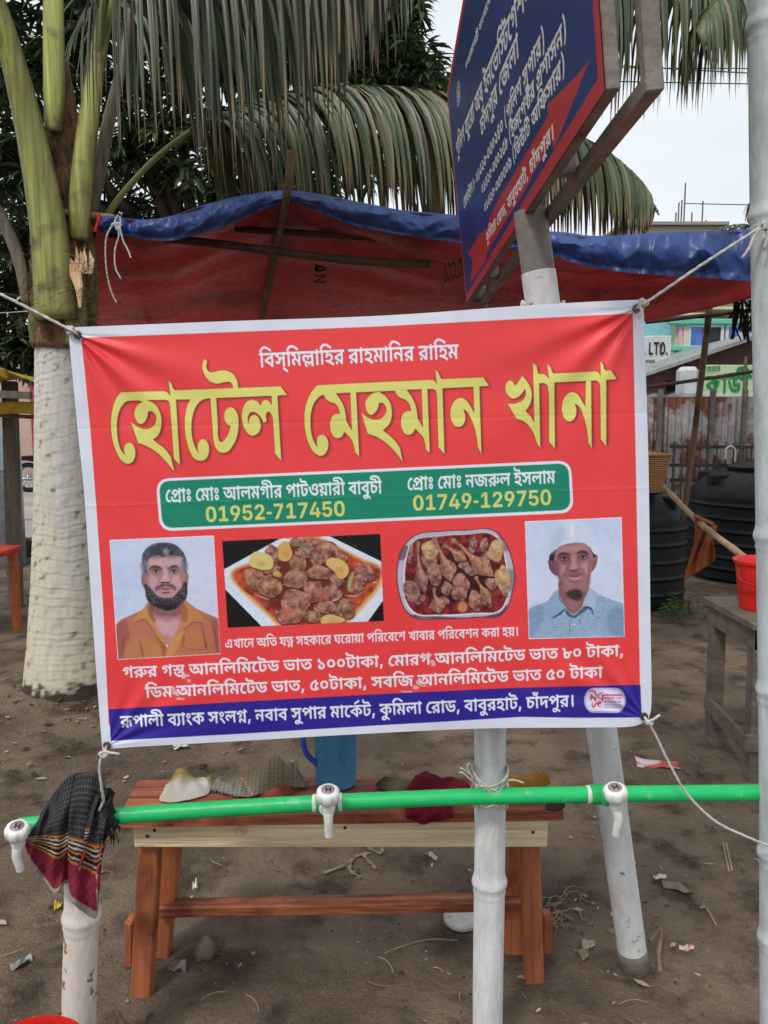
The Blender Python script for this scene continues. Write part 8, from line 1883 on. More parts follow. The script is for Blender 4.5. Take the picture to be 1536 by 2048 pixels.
# ================================================================ tarpaulin awning on bamboo poles
def build_awning():
    Yf, Yb = 3.96, 5.7
    t = thing('tarp_awning', 'blue tarpaulin awning with red underside stretched over bamboo poles', 'awning', (P(700, 640, 4.5).x, 4.6, 0))
    topl = [(192, 432), (225, 430), (250, 437), (300, 440), (345, 432), (400, 412), (470, 393), (540, 382), (582, 380), (630, 386), (700, 400), (800, 420), (915, 430), (1000, 444), (1090, 462), (1130, 464), (1180, 472), (1250, 470), (1330, 464), (1420, 462), (1540, 455), (1640, 450)]
    lowl = [(200, 466), (225, 462), (250, 474), (300, 480), (345, 482), (400, 468), (470, 446), (540, 412), (582, 402), (630, 420), (700, 450), (800, 470), (915, 485), (1000, 496), (1090, 506), (1130, 520), (1180, 534), (1250, 545), (1330, 551), (1420, 556), (1540, 566), (1640, 572)]
    tx_, ty_ = zip(*topl); lx_, ly_ = zip(*lowl)
    ft = lambda x: float(np.interp(x, tx_, ty_)); fl_ = lambda x: float(np.interp(x, lx_, ly_))
    nu, nv = 420, 26
    V = np.zeros((nv, nu, 3))
    for i in range(nu):
        px = 196+(1640-196)*i/(nu-1)
        a = sum(ft(px+o)*w_ for o, w_ in ((-14, .25), (0, .5), (14, .25))); b = sum(fl_(px+o)*w_ for o, w_ in ((-14, .25), (0, .5), (14, .25)))
        for j in range(nv):
            v = j/(nv-1); py = a+(b-a)*v
            q1 = abs(float(fbm(np.array(px/38.+v*1.2), np.array(v*2.2-px/90), 51, 3))); q2 = abs(float(fbm(np.array(px/15.-v*1.5), np.array(v*3.+px/50), 52, 3)))
            wr = .036*q1**.7+.012*q2**.7-.024
            gather = .02*math.sin(px/5.)*math.exp(-((px-240)/40)**2)
            V[j, i] = P(px, py, Yf-.045*math.sin(PI*min(1, v*1.15))+wr+gather)
    blue = pm('blue tarpaulin', (36, 62, 126), (52, 82, 150), 3, .36, .22, 14, spec=.5, c3=(26, 44, 96), s3=3, f3=(.5, .65))
    o = fast_grid_mesh('blue_valance', V.reshape(-1, 3), nu, nv, np.ones((nu*nv, 3)), blue, t)
    # red underside: from the valance back to the rear pole
    back = [(150, 662), (205, 655), (522, 646), (900, 660), (1180, 655), (1290, 644), (1400, 622), (1540, 588), (1640, 570)]
    bx_, by_ = zip(*back); fb = lambda x: float(np.interp(x, bx_, by_))
    nu, nv = 220, 90
    V = np.zeros((nv, nu, 3))
    for i in range(nu):
        px = 198+(1640-198)*i/(nu-1)
        f = P(px, ft(px)+4, Yf-.004); pb = 150+(1640-150)*i/(nu-1); b = P(pb, fb(pb), Yb)
        for j in range(nv):
            v = j/(nv-1); p = f.lerp(b, v)
            rid = math.exp(-((px-(582-60*v))/150)**2)
            sag = -.06*math.sin(PI*v)*(1-rid)
            wr = .016*float(fbm(np.array(px/120.+v*2), np.array(v*6.), 61, 4))+.022*math.sin(v*30+px/130+2*math.sin(px/90))*math.exp(-((px-560)/260)**2)+.006*float(fbm(np.array(px/22.), np.array(v*14.), 63, 3))
            p.z += sag+wr*math.sin(PI*min(1, v*1.4+.1))*(1-.85*rid)+.03*rid*math.sin(PI*v)
            V[j, i] = p
    red = pm('red tarpaulin underside', (150, 34, 38), (174, 50, 52), 1.3, .40, .35, 24, spec=.5, c3=(120, 27, 33), s3=1.6, f3=(.5, .6), trans=.22)
    fast_grid_mesh('red_underside', V.reshape(-1, 3), nu, nv, np.ones((nu*nv, 3)), red, t)
    # printed maker's marks on the tarp
    ink = pm('black print', (26, 16, 16), None, 3, .6)
    def print_on(key, px0, py0, px1, py1, h, Yd, side=None):
        p0, p1 = np.array(P(px0, py0, Yd)), np.array(P(px1, py1, Yd)); text_mesh('printed_mark', key, p0, p1, h, t, ink, side=side)
    print_on('col', 888, 533, 938, 517, .085, 4.25)
    print_on('an', 650, 528, 648, 566, .055, 4.35, (-1, 0, 0))
    bam = pm('weathered bamboo', (92, 74, 56), (126, 104, 80), 5, .7, .4, 30, stretch=(1, 1, .3), c3=(60, 48, 38), s3=4)
    dark = pm('dark bamboo', (58, 44, 36), (84, 66, 52), 5, .75, .4, 30, c3=(44, 34, 28), s3=4)
    def pole(pts, Ys, r, m, name='bamboo_pole'):
        C = spline([P(x, y, Y) for (x, y), Y in zip(pts, Ys)], 10)
        L = np.linalg.norm(C[-1]-C[0]); nn = len(C)
        rr = [r*(1+.12*math.exp(-(((i/(nn-1)*L) % .32-.16)/.02)**2)) for i in range(nn)]
        b = MB(); b.tube(C, rr, 12); b.tube([C[0]+(C[0]-C[1])*.01, C[0]+(C[0]-C[1])*.012], [r*.6, r*.55], 10)
        return b.build(name, m, t, True)
    pole([(584, 300), (572, 400), (548, 520), (520, 648)], [3.84, 3.93, 4.7, 5.6], .021, bam)
    pole([(112, 424), (160, 428), (230, 436)], [3.92, 3.94, 3.98], .0165, pm('straw bamboo', (150, 122, 90), (176, 150, 114), 5, .6, .2))
    pole([(215, 466), (420, 486), (700, 520), (860, 528)], [4.12, 4.2, 4.2, 4.2], .022, dark)
    pole([(470, 458), (600, 466), (800, 480), (930, 490), (1200, 508), (1600, 545)], [4.3]*6, .018, dark)
    # upright and cross poles at the right
    pole([(1420, 606), (1407, 720), (1385, 900), (1366, 1040)], [5.75, 5.85, 6.0, 6.1], .023, bam)
    pole([(1292, 644), (1400, 632), (1500, 622)], [5.75]*3, .016, dark)
    pole([(1270, 778), (1420, 756), (1560, 735)], [6.6]*3, .015, dark)
    # hidden uprights at the rear carry the roof
    for px in (300, 1180):
        pole([(px, fb(px)+2), (px, 1180)], [5.72, 5.72], .024, dark)
    # loose white ties hanging at the left end
    tie = MB(); r = .004
    for pts in ([(232, 448), (222, 455), (212, 480), (212, 530), (220, 575), (233, 606)], [(234, 446), (238, 470), (230, 500), (231, 535), (242, 558)], [(238, 446), (246, 480), (256, 500), (262, 516)], [(222, 450), (230, 446), (240, 446), (243, 452)], [(236, 430), (230, 445), (234, 460)], [(240, 432), (241, 446), (236, 462)]):
        cord(tie, [P(x, y, Yf-.07) for x, y in pts], r, 8)
    tie.build('tie_string', ROPE, t, True)
    sc = MB()
    sc.grid(lambda u, v: P(190+14*u+3*math.sin(v*5), 428+36*v, Yf-.02-.02*math.sin(u*5)), 8, 14); sc.build('red_hem', pm('red hem', (196, 40, 44), None, 5, .5), t, True, solid=.003)
    # dead strands dangling from the right cross pole
    st = MB(); g = np.random.default_rng(3)
    for i in range(16):
        x = 1466+44*g.random(); y = 598+10*g.random(); L = 30+60*g.random()
        st.tube(spline([P(x, y, 5.7), P(x+g.normal()*6, y+L*.5, 5.7), P(x+g.normal()*10, y+L, 5.72)], 4), .008*g.random()+.004, 4)
    st.build('dangling_strip', pm('black strips', (26, 24, 24), (44, 40, 38), 9, .8), t)
build_awning()

# ================================================================ right hand yard
def tank(label, c, R, H, ribs, group):
    t = thing('water_tank', label, 'tank', c, group)
    m = pm('black tank plastic', (14, 15, 18), (20, 21, 24), 4, .5, .12, 40, spec=.3, c3=(36, 34, 33), s3=3, f3=(.55, .8))
    prof = [(.001, 0), (R*.94, 0), (R*.98, .015)]
    zs = np.linspace(.05, H*.70, 90)
    for z in zs:
        b = 0
        for q in ribs: b = max(b, math.exp(-((z-q*H)/.012)**2))
        prof.append((R*(.975+.03*b), z))
    prof += [(R*.97, H*.72), (R*.93, H*.77), (R*.80, H*.84), (R*.60, H*.90), (R*.50, H*.915), (R*.47, H*.92)]
    MB().lathe(prof, c, 64).build('body', m, t, True, auto=60)
    c = Vector(c)
    MB().lathe([(R*.40, H*.90), (R*.50, H*.925), (R*.51, H*.95), (R*.47, H*.965), (R*.2, H*.985), (R*.06, H*.99), (R*.06, H*1.01), (.001, H*1.01)], c, 48).build('lid', m, t, True, auto=50)
    for a in (-1.9, -.9, .2, 1.3, 2.4, 3.4):
        d = Vector((math.cos(a), math.sin(a), 0)); q = c+d*R*.74+Vector((0, 0, H*.80))
        MB().box(q, (R*.30, R*.16, H*.20), Matrix.Rotation(a, 3, 'Z'), .02).build('shoulder_lug', m, t, True, auto=40)
    return t
c1 = onz(1292, 1224, 0); c1.y += .43
tank('black ribbed water tank partly hidden by the right edge of the banner', (c1.x+.02, c1.y, 0), .43, 1.02, (.12, .25, .38, .52, .64), 'water tanks')
c2 = P(1512, 1150, 7.6)
tank('larger black ribbed water tank with a domed lid behind the red bucket', (c2.x+.12, 7.75, 0), .74, 1.14, (.1, .2, .31, .42, .53, .64), 'water tanks')
def build_yard():
    # wicker basket standing on the first tank
    p = P(1288, 978, 6.25)
    t = thing('wicker_basket', 'tan wicker basket on top of the tank beside the banner', 'basket', p)
    H, R0, R1 = .30, .13, .20
    wm, n, b = new_mat('wicker'); tcn = n.nodes.new('ShaderNodeTexCoord'); mpn = n.nodes.new('ShaderNodeMapping'); mpn.inputs['Scale'].default_value = (1, 1, 1)
    wv = n.nodes.new('ShaderNodeTexWave'); wv.bands_direction = 'Z'; wv.inputs['Scale'].default_value = 22; wv.inputs['Distortion'].default_value = 3
    n.links.new(tcn.outputs['Object'], wv.inputs['Vector']); r = n.nodes.new('ShaderNodeValToRGB'); r.color_ramp.elements[0].color = rgba((132, 88, 50)); r.color_ramp.elements[1].color = rgba((206, 160, 106))
    n.links.new(wv.outputs['Fac'], r.inputs['Fac']); n.links.new(r.outputs['Color'], b.inputs['Base Color']); b.inputs['Roughness'].default_value = .8; bump_on(n, b, wv.outputs['Fac'], .8, .01)
    z0 = p.z-.02
    MB().lathe([(.001, 0), (R0, 0)]+[(R0+(R1-R0)*t_+.004*(i % 2), H*t_) for i, t_ in enumerate(np.linspace(.02, 1, 26))]+[(R1-.012, H), (R0-.01, .02), (.001, .015)], (p.x, p.y, z0), 44, lobes=lambda i, a: .012*math.sin(a*22)).build('body', wm, t, True)
    MB().tube([(p.x+R1*math.cos(a), p.y+R1*math.sin(a), z0+H) for a in np.linspace(0, 2*PI, 40)], .011, 8, caps=False).build('rim', wm, t, True)
    # bamboo pole leaning across between the tanks, orange cloth hung on it
    bm = pm('straw coloured bamboo', (150, 126, 96), (186, 160, 124), 5, .6, .3, 30)
    C = spline([P(1326, 972, 6.0), P(1400, 1046, 5.2), P(1495, 1120, 4.4), P(1560, 1180, 4.0)], 10)
    mb = MB(); mb.tube(C, [.020*(1+.15*math.exp(-((i % 7-3)/.8)**2)) for i in range(len(C))], 12)
    tag(mb.build('bamboo_pole', bm, None, True), 'straw coloured bamboo pole leaning down past the orange cloth towards the red bucket', 'pole')
    def cloth(u, v):
        px = 1390+44*u+(-18+10*u)*v+4*math.sin(v*5+u*3); py = 1034+18*u+(128-60*u)*v**.9
        return P(px, py, 5.22-.05*min(1, v*3)-.018*math.sin(u*11+v*2)-.008*math.sin(u*23+v*6))
    mb = MB(); mb.grid(cloth, 44, 50)
    def hood(u, v): return P(1392+36*u, 1036+17*u+10*math.sin(v*PI), 5.20+.10*(v-.5)) 
    mb.grid(lambda u, v: P(1388+40*u, 1034+18*u-7*math.sin(PI*v), 5.16+.13*v), 20, 8)
    tag(mb.build('hanging_cloth', pm('rust orange cloth', (120, 62, 30), (148, 82, 40), 8, .95, .5, 60), None, True, solid=.004), 'rust orange cloth hung over the bamboo pole between the two tanks', 'cloth')
    # grey wooden table at the right edge
    G = pm('grey weathered wood', (92, 82, 74), (120, 110, 100), 4, .85, .5, 30, stretch=(.5, 3, 3), c3=(92, 80, 72), s3=3)
    zt = .70
    far, near = onz(1407, 1192, zt), onz(1508, 1248, zt)
    t = thing('table', 'grey weathered wooden table carrying the red bucket at the right', 'table', (near.x+.4, (far.y+near.y)/2, 0))
    x0 = min(far.x, near.x); w_ = (far.y-near.y)/3
    for i in range(3): MB().box((x0+.55, near.y+w_*(i+.5), zt-.015), (1.1, w_-.008, .03), None, .003).build('top_plank', G, t)
    MB().bar((x0+.03, near.y+.03, zt-.075), (x0+.03, far.y-.03, zt-.075), .025, .09).build('apron', G, t)
    MB().bar((x0+.045, near.y+.03, zt-.075), (x0+1.05, near.y+.03, zt-.075), .025, .088).build('apron', G, t)
    for y in (near.y+.06, far.y-.06):
        for x in (x0+.05, x0+1.02): MB().bar((x, y, zt-.031), (x+.01, y, -.02), .06, .06, up=(0, 1, 0)).build('leg', G, t)
    MB().bar((x0+.03, near.y+.03, .16), (x0+.03, far.y-.03, .20), .022, .07).build('stretcher', G, t)
    MB().bar((x0+.0, near.y+.022, .19), (x0+1.0, near.y+.022, .15), .022, .07).build('stretcher', G, t)
    # red bucket
    c = onz(1524, 1216, zt+.002); R = 50*mpp(c.y)
    t = thing('bucket', 'red plastic bucket with wire handle standing on the grey table', 'bucket', c)
    redp = pm('red plastic', (206, 30, 26), (222, 42, 34), 3, .32, spec=.5)
    h = 100*mpp(c.y)
    MB().lathe([(.001, 0), (R*.86, 0), (R*.88, .006), (R*1.10, h*.93), (R*1.18, h*.94), (R*1.20, h), (R*1.12, h), (R*1.06, h*.92), (R*.82, .01), (.001, .008)], c, 40).build('body', redp, t, True, auto=40)
    MB().tube(spline([(c.x-R*1.12, c.y-.02, c.z+h*.86), (c.x-R*1.16, c.y-R*.6, c.z+h*.62), (c.x-R*.4, c.y-R*1.25, c.z+h*.56), (c.x+R*.6, c.y-R*1.2, c.z+h*.60), (c.x+R*1.15, c.y-.02, c.z+h*.86)], 8), .004, 8).build('handle', pm('handle wire', (150, 30, 28), None, 4, .4), t, True)
    MB().tube([(c.x-R*.12, c.y-R*1.27, c.z+h*.56), (c.x+R*.5, c.y-R*1.25, c.z+h*.585)], .011, 10).build('grip', pm('grey grip', (120, 124, 128), None, 4, .4), t, True)
    # weeds by the tank foot
    g = np.random.default_rng(4); mb = MB()
    for i in range(34):
        b = np.array(onz(1305+110*g.random(), 1222+22*g.random(), 0)); hgt = .04+.14*g.random()
        q = b+np.array([g.normal()*.03, g.normal()*.03, hgt]); mb.tube([b, (b+q)/2, q], .002, 3, col=lin((70, 90, 46)))
        for k in range(5):
            a = g.random()*6.28; leaf(mb, b+(q-b)*(.3+.7*g.random()), [math.cos(a), math.sin(a), .3], .03+.04*g.random(), .02, lin((70, 104, 50))*(.6+.6*g.random()), g)
    tag(mb.build('weeds', LEAF), 'sparse green weeds growing at the foot of the black tanks', 'weeds', kind='stuff')
build_yard()

# ================================================================ left hand street edge
def build_left():
    Y = 5.4
    t = thing('yellow_stall', 'wooden post stall under a sagging yellow tarpaulin at the left edge', 'stall', (P(0, 900, Y).x, Y, 0))
    yel = pm('yellow tarpaulin', (196, 166, 30), (214, 186, 44), 2, .4, .3, 20, trans=.15, c3=(150, 118, 26), s3=2.5)
    xa = P(-420, 700, Y).x; xb = P(74, 770, Y).x
    def roof(u, v):
        x = xa+(xb-xa)*u; y = Y-.15+1.5*v
        z = P(0, 742, Y).z+.02+(P(74, 772, Y).z-P(0, 742, Y).z)*max(0, (x-P(0, 742, Y).x))/(xb-P(0, 742, Y).x)+.02*math.sin(x*7+v*4)-.05*math.sin(PI*v)
        return (x, y, z)
    MB().grid(roof, 60, 30).build('tarp', yel, t, True, solid=.004)
    MB().grid(lambda u, v: (xa+(xb-.12-xa)*u, Y-.155-.01*math.sin(u*40+v), roof(u*(xb-.12-xa)/(xb-xa), 0)[2]+.012-(.105-.05*u)*v-.012*math.sin(u*33)*v), 70, 6).build('tarp_flap', yel, t, True, solid=.004)
    def low(u, v): 
        x = xa+(xb-.01-xa)*u; return (x, Y+.35+.012*math.sin(x*19), P(40, 802, Y).z+(P(40, 828, Y).z-P(40, 802, Y).z)*v+.008*math.sin(x*11))
    MB().grid(low, 80, 6).build('tarp_flap', yel, t, True, solid=.004)
    gw = pm('old grey post', (92, 84, 74), (124, 114, 100), 5, .9, .5, 30, stretch=(3, 3, .4))
    b = onz(31, 1212, 0)
    MB().bar((P(20, 775, b.y).x, b.y, P(20, 775, b.y).z+.05), (b.x, b.y, -.05), .10, .10, up=(0, 1, 0), bev=.01).build('post', gw, t)
    MB().bar((xa, Y-.10, P(0, 775, Y).z), (xb, Y-.10, P(70, 792, Y).z), .04, .05).build('rafter', gw, t)
    MB().bar((xa, Y+.5, P(0, 812, Y).z), (xb-.03, Y+.5, P(50, 836, Y).z), .04, .03).build('rafter', gw, t)
    for xx, yy in ((xa+.1, Y), (xa+.1, Y+1.3), (xb-.12, Y+1.3)): MB().bar((xx, yy, P(0, 745, Y).z-.06), (xx, yy, -.05), .08, .08, up=(0, 1, 0)).build('post', gw, t)
    # red table at the very edge
    zt = .62
    a = onz(-42, 1118, zt)
    t = thing('table', 'small red topped table cut off by the left edge', 'table', (a.x-.35, a.y+.3, 0))
    MB().box((a.x-.36, a.y+.3, zt-.02), (.72, .6, .04), None, .006).build('table_top', pm('red table paint', (206, 44, 36), (222, 60, 46), 3, .4), t)
    om = pm('orange table legs', (176, 92, 46), (196, 110, 60), 5, .6)
    for xx in (a.x-.04, a.x-.68):
        for yy in (a.y+.05, a.y+.55): MB().bar((xx, yy, zt-.04), (xx, yy, -.03), .05, .05, up=(0, 1, 0)).build('leg', om, t)
    # pink house and silver drum over the road
    Y = 20.5
    t = thing('pink_house', 'pink plastered house with a red door jamb across the road at the left', 'house', (P(40, 900, Y).x, Y, .18))
    x0, x1 = P(-900, 900, Y).x, P(230, 900, Y).x
    MB().box(((x0+x1)/2, Y+2.5, 1.9), (x1-x0, 5, 3.6)).build('wall', pm('pink plaster', (186, 156, 148), (204, 176, 168), 1.2, .9, .1, c3=(150, 124, 116), s3=1.2), t)
    MB().box((P(72, 860, Y).x, Y-.04, 1.5), (.16, .08, 2.6)).build('door_jamb', pm('red jamb', (160, 50, 38), None, 3, .6), t)
    MB().box((P(100, 860, Y).x, Y-.01, 1.3), (.55, .05, 2.2)).build('door', pm('brown door', (84, 50, 40), (100, 62, 48), 4, .7), t)
    MB().box(((x0+x1)/2, Y+2.4, 3.79), (x1-x0+.6, 5.6, .14)).build('roof_slab', pm('grey slab', (140, 136, 130), None, 2, .9), t)
    Yd = 8.2
    p = P(-14, 940, Yd)
    t = thing('silver_drum', 'large silver cylindrical drum behind the stall post at the left edge', 'drum', (p.x, Yd, 0))
    MB().lathe([(.001, 0), (.27, 0), (.28, .02), (.28, p.z), (.29, p.z+.01), (.28, p.z+.03), (.28, P(0, 838, Yd).z-.05), (.24, P(0, 838, Yd).z), (.001, P(0, 838, Yd).z+.01)], (p.x, Yd, 0), 40).build('shell', pm('galvanised sheet', (150, 154, 156), (182, 186, 188), 3, .4, .1, metal=.5), t, True, auto=40)
    # parked motorcycle, seen small past the trunk
    Y = 15.2; zr = .18
    w0 = P(58, 965, Y); R = .29
    t = thing('motorcycle', 'black motorcycle parked over the road just left of the palm trunk', 'motorcycle', (w0.x+.55, Y, zr))
    bl = pm('black tyre', (24, 24, 26), None, 5, .8); ch = pm('chrome', (170, 172, 174), None, 5, .25, metal=.9); pt = pm('black bike paint', (26, 26, 30), (40, 40, 44), 5, .3)
    for dx in (0, 1.22):
        cx = w0.x+dx; cz = zr+R
        mb = MB(); mb.tube([(cx+R*.86*math.cos(a), Y, cz+R*.86*math.sin(a)) for a in np.linspace(0, 2*PI, 37)], .045, 10, caps=False); wh = mb.build('wheel', bl, t, True)
        mb = MB(); mb.tube([(cx+R*.70*math.cos(a), Y, cz+R*.70*math.sin(a)) for a in np.linspace(0, 2*PI, 37)], .014, 6, caps=False)
        for k in range(12):
            a = 2*PI*k/12; mb.tube([(cx, Y, cz), (cx+R*.7*math.cos(a), Y, cz+R*.7*math.sin(a))], .006, 4)
        mb.lathe([(.04, -.05), (.05, 0), (.04, .05)], (cx, Y, cz), 14, axis=(0, 1, 0)); mb.build('rim', ch, wh, True)
    x = w0.x
    MB().bar((x-.18, Y, zr+.66), (x+.62, Y, zr+.72), .2, .09, bev=.03).build('seat', pt, t, True)
    MB().tube(spline([(x+.55, Y, zr+.70), (x+.72, Y, zr+.80), (x+.98, Y, zr+.74)], 6), [.08, .10, .12, .13, .13, .13, .13, .12, .12, .12, .1, .08, .06], 14).build('fuel_tank', pt, t, True)
    MB().box((x+.58, Y, zr+.36), (.34, .24, .30), None, .05).build('engine', pm('engine grey', (84, 84, 86), None, 6, .5, metal=.5), t, True)
    MB().tube([(x+1.22, Y-.07, zr+R), (x+1.02, Y-.07, zr+.88)], .022, 8).build('fork', ch, t, True)
    MB().tube([(x+.98, Y-.33, zr+1.02), (x+1.02, Y, zr+.95), (x+.98, Y+.33, zr+1.02)], .014, 6).build('handlebar', ch, t, True)
    MB().lathe([(.03, -.08), (.085, -.03), (.09, .03), (.001, .04)], (x+1.12, Y, zr+.86), 18, axis=(1, 0, 0)).build('headlight', ch, t, True)
    MB().tube([(x+.5, Y-.12, zr+.26), (x-.1, Y-.13, zr+.27), (x-.32, Y-.13, zr+.30)], .03, 8).build('exhaust', ch, t, True)
    MB().tube(spline([(x-.34, Y, zr+.52), (x-.14, Y, zr+.64), (x+.12, Y, zr+.62)], 5), .05, 8, flat=.4).build('mudguard', pt, t, True)
    # thin cord behind the palm at the far left
    mb = MB(); mb.tube(spline([P(-60, 626, 4.6), P(0, 626, 4.6), P(60, 622, 4.6), P(95, 618, 4.3)], 8), .003, 6)
    tag(mb.build('rope', ROPE, None, True), 'thin grey cord stretched from the palm trunk towards the left edge', 'rope')
build_left()

# overhead wires in the pale sky
WIRE = pm('black wire', (40, 42, 46), None, 3, .6)
for i, (a, b, Y, lab) in enumerate((((760, 36), (1560, 168), 16, 'overhead wire crossing the sky highest, behind the police sign'), ((780, 118), (1560, 120), 18, 'overhead wire running nearly level across the sky behind the police sign'), ((780, 126), (1560, 160), 17, 'lowest overhead wire sloping gently down to the right'))):
    A_, B_ = P(a[0]-900, a[1]-30, Y), P(b[0]+700, b[1]+10, Y); pts = [A_.lerp(B_, q)-Vector((0, 0, .25*math.sin(PI*q))) for q in np.linspace(0, 1, 24)]
    mb = MB(); mb.tube(pts, .011, 6); tag(mb.build('overhead_wire', WIRE, None, True), lab, 'wire')

# ================================================================ things lying about on the dirt
def build_litter():
    g = np.random.default_rng(12)
    # stone
    def rock(label, px, py, w_, h_, col, seed, name='stone', cat='stone', flat=.75):
        c = ground_at(px, py); s = w_*mpp(c.y)/2
        mb = MB(); vs, fs = [], []; n, m_ = 22, 14
        for i in range(m_+1):
            th = PI*i/m_
            for k in range(n):
                a = 2*PI*k/n; d = np.array([math.sin(th)*math.cos(a), math.sin(th)*math.sin(a), math.cos(th)])
                r = 1+.28*float(fbm(np.array(d[0]*1.7+seed), np.array(d[1]*1.7+d[2]*2.1), seed, 3)); r = round(r*7)/7*.5+r*.5
                vs.append((c.x+d[0]*s*r, c.y+d[1]*s*r*.9, c.z+s*h_*.55+d[2]*s*h_*r))
        for i in range(m_):
            for k in range(n): fs.append((i*n+k, (i+1)*n+k, (i+1)*n+(k+1) % n, i*n+(k+1) % n))
        mb.add(vs, fs); tag(mb.build(name, pm(name+' skin', col, tuple(min(255, x+26) for x in col), 12, .9, .8, 40), None, True, auto=35), label, cat)
    rock('fist sized brown stone lying under the bench near its left leg', 405, 1915, 46, 1.15, (92, 78, 64), 3)
    rock('small round brown stone on the dirt beside the torn wrapper', 1378, 1548, 18, .7, (104, 76, 58), 6)
    # white lid
    c = ground_at(924, 1846); R = 40*mpp(c.y)
    mb = MB(); mb.lathe([(.001, .004), (R*.85, .004), (R*.9, .012), (R, .012), (R, .02), (R*.9, .024), (.001, .026)], c, 40)
    tag(mb.build('round_lid', pm('dusty white lid', (186, 182, 176), (206, 202, 196), 8, .7, .3, c3=(130, 120, 108), s3=12, f3=(.55, .65)), None, True, auto=30), 'dusty white round lid lying on the ground behind the middle post', 'lid')
    # red tub rim at the bottom left corner
    c = P(52, 2122, 1.30); R = .102
    t = thing('plastic_tub', 'red plastic tub whose rim just rises into the bottom left corner', 'tub', (c.x, c.y, 0))
    zr = c.z+.004
    MB().lathe([(.001, .01), (R*.75, .01), (R*.98, zr-.02), (R*1.03, zr-.01), (R*1.05, zr), (R*1.0, zr+.004), (R*.96, zr-.01), (R*.72, .02), (.001, .02)], (c.x, c.y, 0), 48).build('body', pm('red tub plastic', (200, 26, 24), (216, 40, 32), 3, .3, spec=.5), t, True, auto=40)
    def scrap(label, pts, z_, col, seed, cat='litter', name='wrapper', col2=None, curl=.012):
        C = [ground_at(x, y) for x, y in pts]
        cx = sum((p for p in C), Vector())/len(C); mb = MB(); r = np.random.default_rng(seed)
        n = 12
        a0, a1, b1, b0 = C[0], C[1], C[2], C[3]
        def f(u, v):
            p = a0.lerp(a1, u).lerp(b0.lerp(b1, u), v)
            k = float(fbm(np.array(u*4.+seed), np.array(v*3.+seed), seed, 3))
            return (p.x, p.y, p.z+z_+curl*(.6+.8*k))
        c1, c2 = lin(col), lin(col2 or col)
        def cf(u, v):
            q = np.clip(.5+1.6*float(fbm(np.array(u*6.+seed), np.array(v*4.), seed+5, 2)), 0, 1); return c1*(1-q)+c2*q
        mb.grid(f, n*2, n, cf)
        return tag(mb.build(name, vc_mat('litter film', .5, .2, 90), None, True), label, cat)
    scrap('long white and red torn wrapper lying right of the leaning sign pole', [(1268, 1517), (1352, 1530), (1362, 1544), (1274, 1536)], .004, (206, 196, 196), 1, col2=(196, 74, 66))
    scrap('flat white paper scrap on the dirt under the left part of the banner', [(345, 1492), (372, 1490), (376, 1500), (348, 1502)], .004, (196, 190, 184), 2, name='paper_scrap')
    scrap('bright yellow plastic scrap beside the short left post', [(110, 1812), (124, 1808), (122, 1822), (108, 1824)], .004, (204, 172, 40), 3, name='plastic_scrap')
    scrap('clear crumpled plastic strip in the lower left dirt', [(20, 1936), (62, 1916), (66, 1928), (24, 1952)], .006, (150, 150, 146), 4, name='plastic_scrap', col2=(112, 108, 102), curl=.014)
    scrap('crumpled silvery foil on the dirt right of the left bench leg', [(336, 1938), (372, 1932), (372, 1950), (338, 1952)], .006, (150, 146, 140), 5, name='foil_scrap', col2=(104, 96, 88), curl=.02)
    scrap('white crumpled tissue under the middle of the bench', [(384, 1774), (394, 1770), (396, 1784), (386, 1786)], .006, (206, 202, 196), 6, name='tissue', curl=.018)
    scrap('red and white sweet wrapper near the foot of the sign pole', [(1357, 1900), (1388, 1902), (1386, 1910), (1360, 1908)], .005, (186, 60, 56), 7, col2=(206, 196, 190))
    scrap('pale pink paper scrap between the bench and the middle post', [(852, 1706), (876, 1720), (872, 1728), (850, 1714)], .005, (170, 142, 138), 8, name='paper_scrap')
    scrap('white bent leaf scrap right of the sign pole', [(1306, 1758), (1332, 1756), (1334, 1768), (1310, 1770)], .006, (200, 192, 178), 9, name='dry_leaf', cat='leaf', curl=.016)
    scrap('long grey dry leaf lying below the white leaf scrap', [(1322, 1768), (1376, 1784), (1388, 1798), (1326, 1780)], .006, (118, 110, 98), 10, name='dry_leaf', cat='leaf', curl=.014)
    scrap('brown curled leaf near the right leg of the bench', [(1146, 1912), (1176, 1910), (1178, 1926), (1150, 1922)], .006, (118, 100, 78), 11, name='dry_leaf', cat='leaf', curl=.02)
    scrap('pale flat leaf left of the sign pole foot', [(1163, 1890), (1188, 1888), (1190, 1902), (1166, 1904)], .006, (142, 134, 118), 12, name='dry_leaf', cat='leaf', curl=.012)
    # dry ribbon of husk behind the bench
    mb = MB()
    for pts in ([(648, 1752), (690, 1735), (718, 1716), (742, 1712)], [(690, 1685), (730, 1698), (760, 1712), (766, 1700)], [(705, 1722), (700, 1745), (722, 1762)], [(724, 1712), (745, 1735), (752, 1744)]):
        C = spline([ground_at(x, y)+Vector((0, 0, .012)) for x, y in pts], 8)
        mb.tube(C, [.0065+.0035*math.sin(i*1.3) for i in range(len(C))], 6, flat=.2)
    tag(mb.build('dry_husk', pm('dry husk', (112, 98, 78), (142, 126, 104), 20, .9, .4), None, True), 'dry brown husk strips lying behind the bench', 'husk')
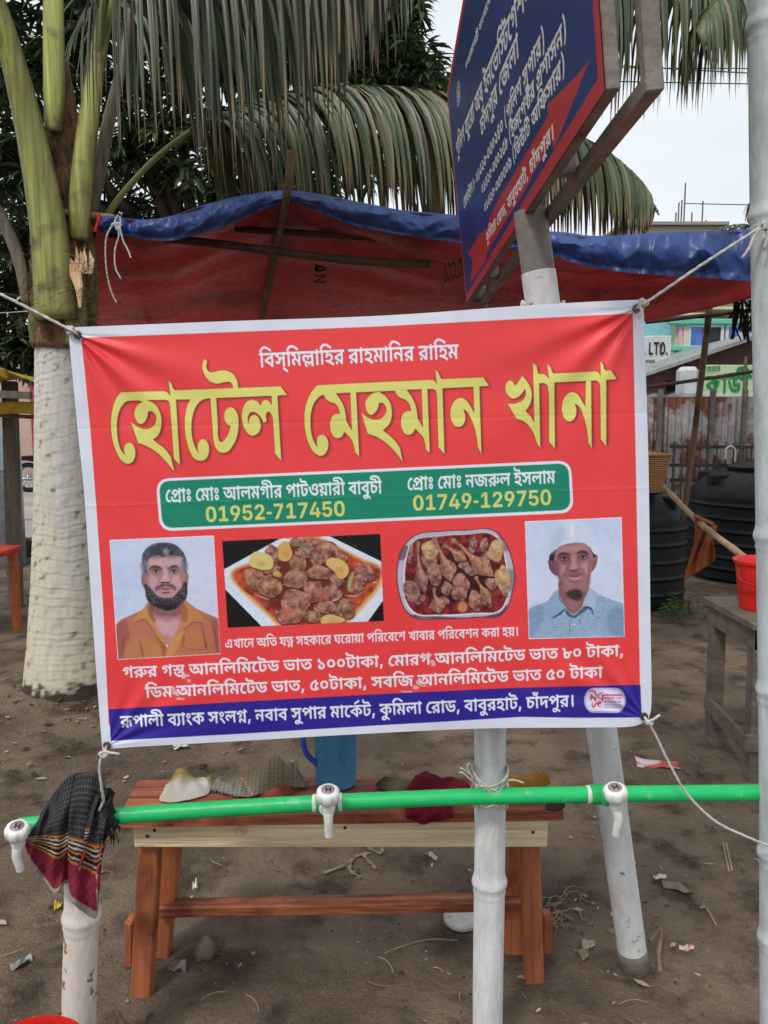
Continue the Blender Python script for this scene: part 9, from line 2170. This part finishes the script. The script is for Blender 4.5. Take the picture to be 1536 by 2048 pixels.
    # twigs
    for lab, pts, r in (('long thin forked twig on the dirt left of the middle post', [(768, 1912), (810, 1896), (860, 1884), (916, 1886)], .0022), ('dark thin twig lying right of the sign pole foot', [(1404, 1810), (1420, 1832), (1432, 1856)], .003), ('pair of split bamboo slivers lying near the right post', [(1446, 1690), (1452, 1720), (1458, 1748)], .004)):
        C = spline([ground_at(x, y)+Vector((0, 0, .008)) for x, y in pts], 8); mb = MB(); mb.tube(C, r, 6)
        if 'pair' in lab: mb.tube(C+np.array([.012, .004, 0]), r, 6)
        if 'forked' in lab: mb.tube(spline([C[10]+[0, 0, .001], C[10]+[-.02, .02, .012], C[10]+[-.03, .03, .008]], 4), r*.7, 5)
        tag(mb.build('twig', pm('twig bark', (128, 112, 88), (160, 142, 114), 20, .9), None, True), lab, 'twig')
    # dry root tangle by the bench's right leg
    mb = MB()
    for i in range(46):
        x, y = 1100+g.normal()*38, 1835+g.normal()*22; a = g.random()*6.28; L = 20+36*g.random()
        q = [ground_at(x+L*s*math.cos(a+s*1.2), y+L*.5*s*math.sin(a+s*1.2))+Vector((0, 0, .006+.012*math.sin(s*3))) for s in (0, .33, .66, 1)]
        mb.tube(spline(q, 4), .0013, 4)
    tag(mb.build('straw_tangle', pm('dry straw', (136, 116, 86), (164, 146, 114), 20, .9), None, True), 'tangle of dry straw between the bench leg and the sign pole', 'straw')
    mb = MB(); mb.tube(spline([ground_at(1284, 1902)+Vector((.02, 0, .03)), ground_at(1300, 1890)+Vector((.03, 0, .05)), ground_at(1310, 1915)+Vector((.01, 0, .01)), ground_at(1320, 1945)], 8), .006, 8)
    tag(mb.build('root', pm('root', (118, 100, 82), (142, 124, 104), 20, .9), None, True), 'short curled root sticking up beside the muddy foot of the sign pole', 'root')
build_litter()

# kinds that repeat share a group
for o in list(COL.objects):
    if o.parent is None and 'label' in o and 'group' not in o:
        k = o.name.split('.')[0]
        g = {'coconut_palm': 'coconut palms', 'mango_tree': 'leafy trees behind the awning', 'rope': 'cords tied to the banner and the palm', 'bamboo_post': 'white painted bamboo posts', 'overhead_wire': 'overhead wires', 'sign_board': 'shop sign boards',
             'rag': 'rags lying on the bench', 'dry_leaf': 'dry leaves on the dirt', 'twig': 'twigs on the dirt', 'plastic_scrap': 'plastic scraps on the dirt', 'paper_scrap': 'paper scraps on the dirt', 'wrapper': 'torn wrappers on the dirt', 'stone': 'stones on the dirt', 'table': 'wooden tables'}.get(k)
        if g: o['group'] = g
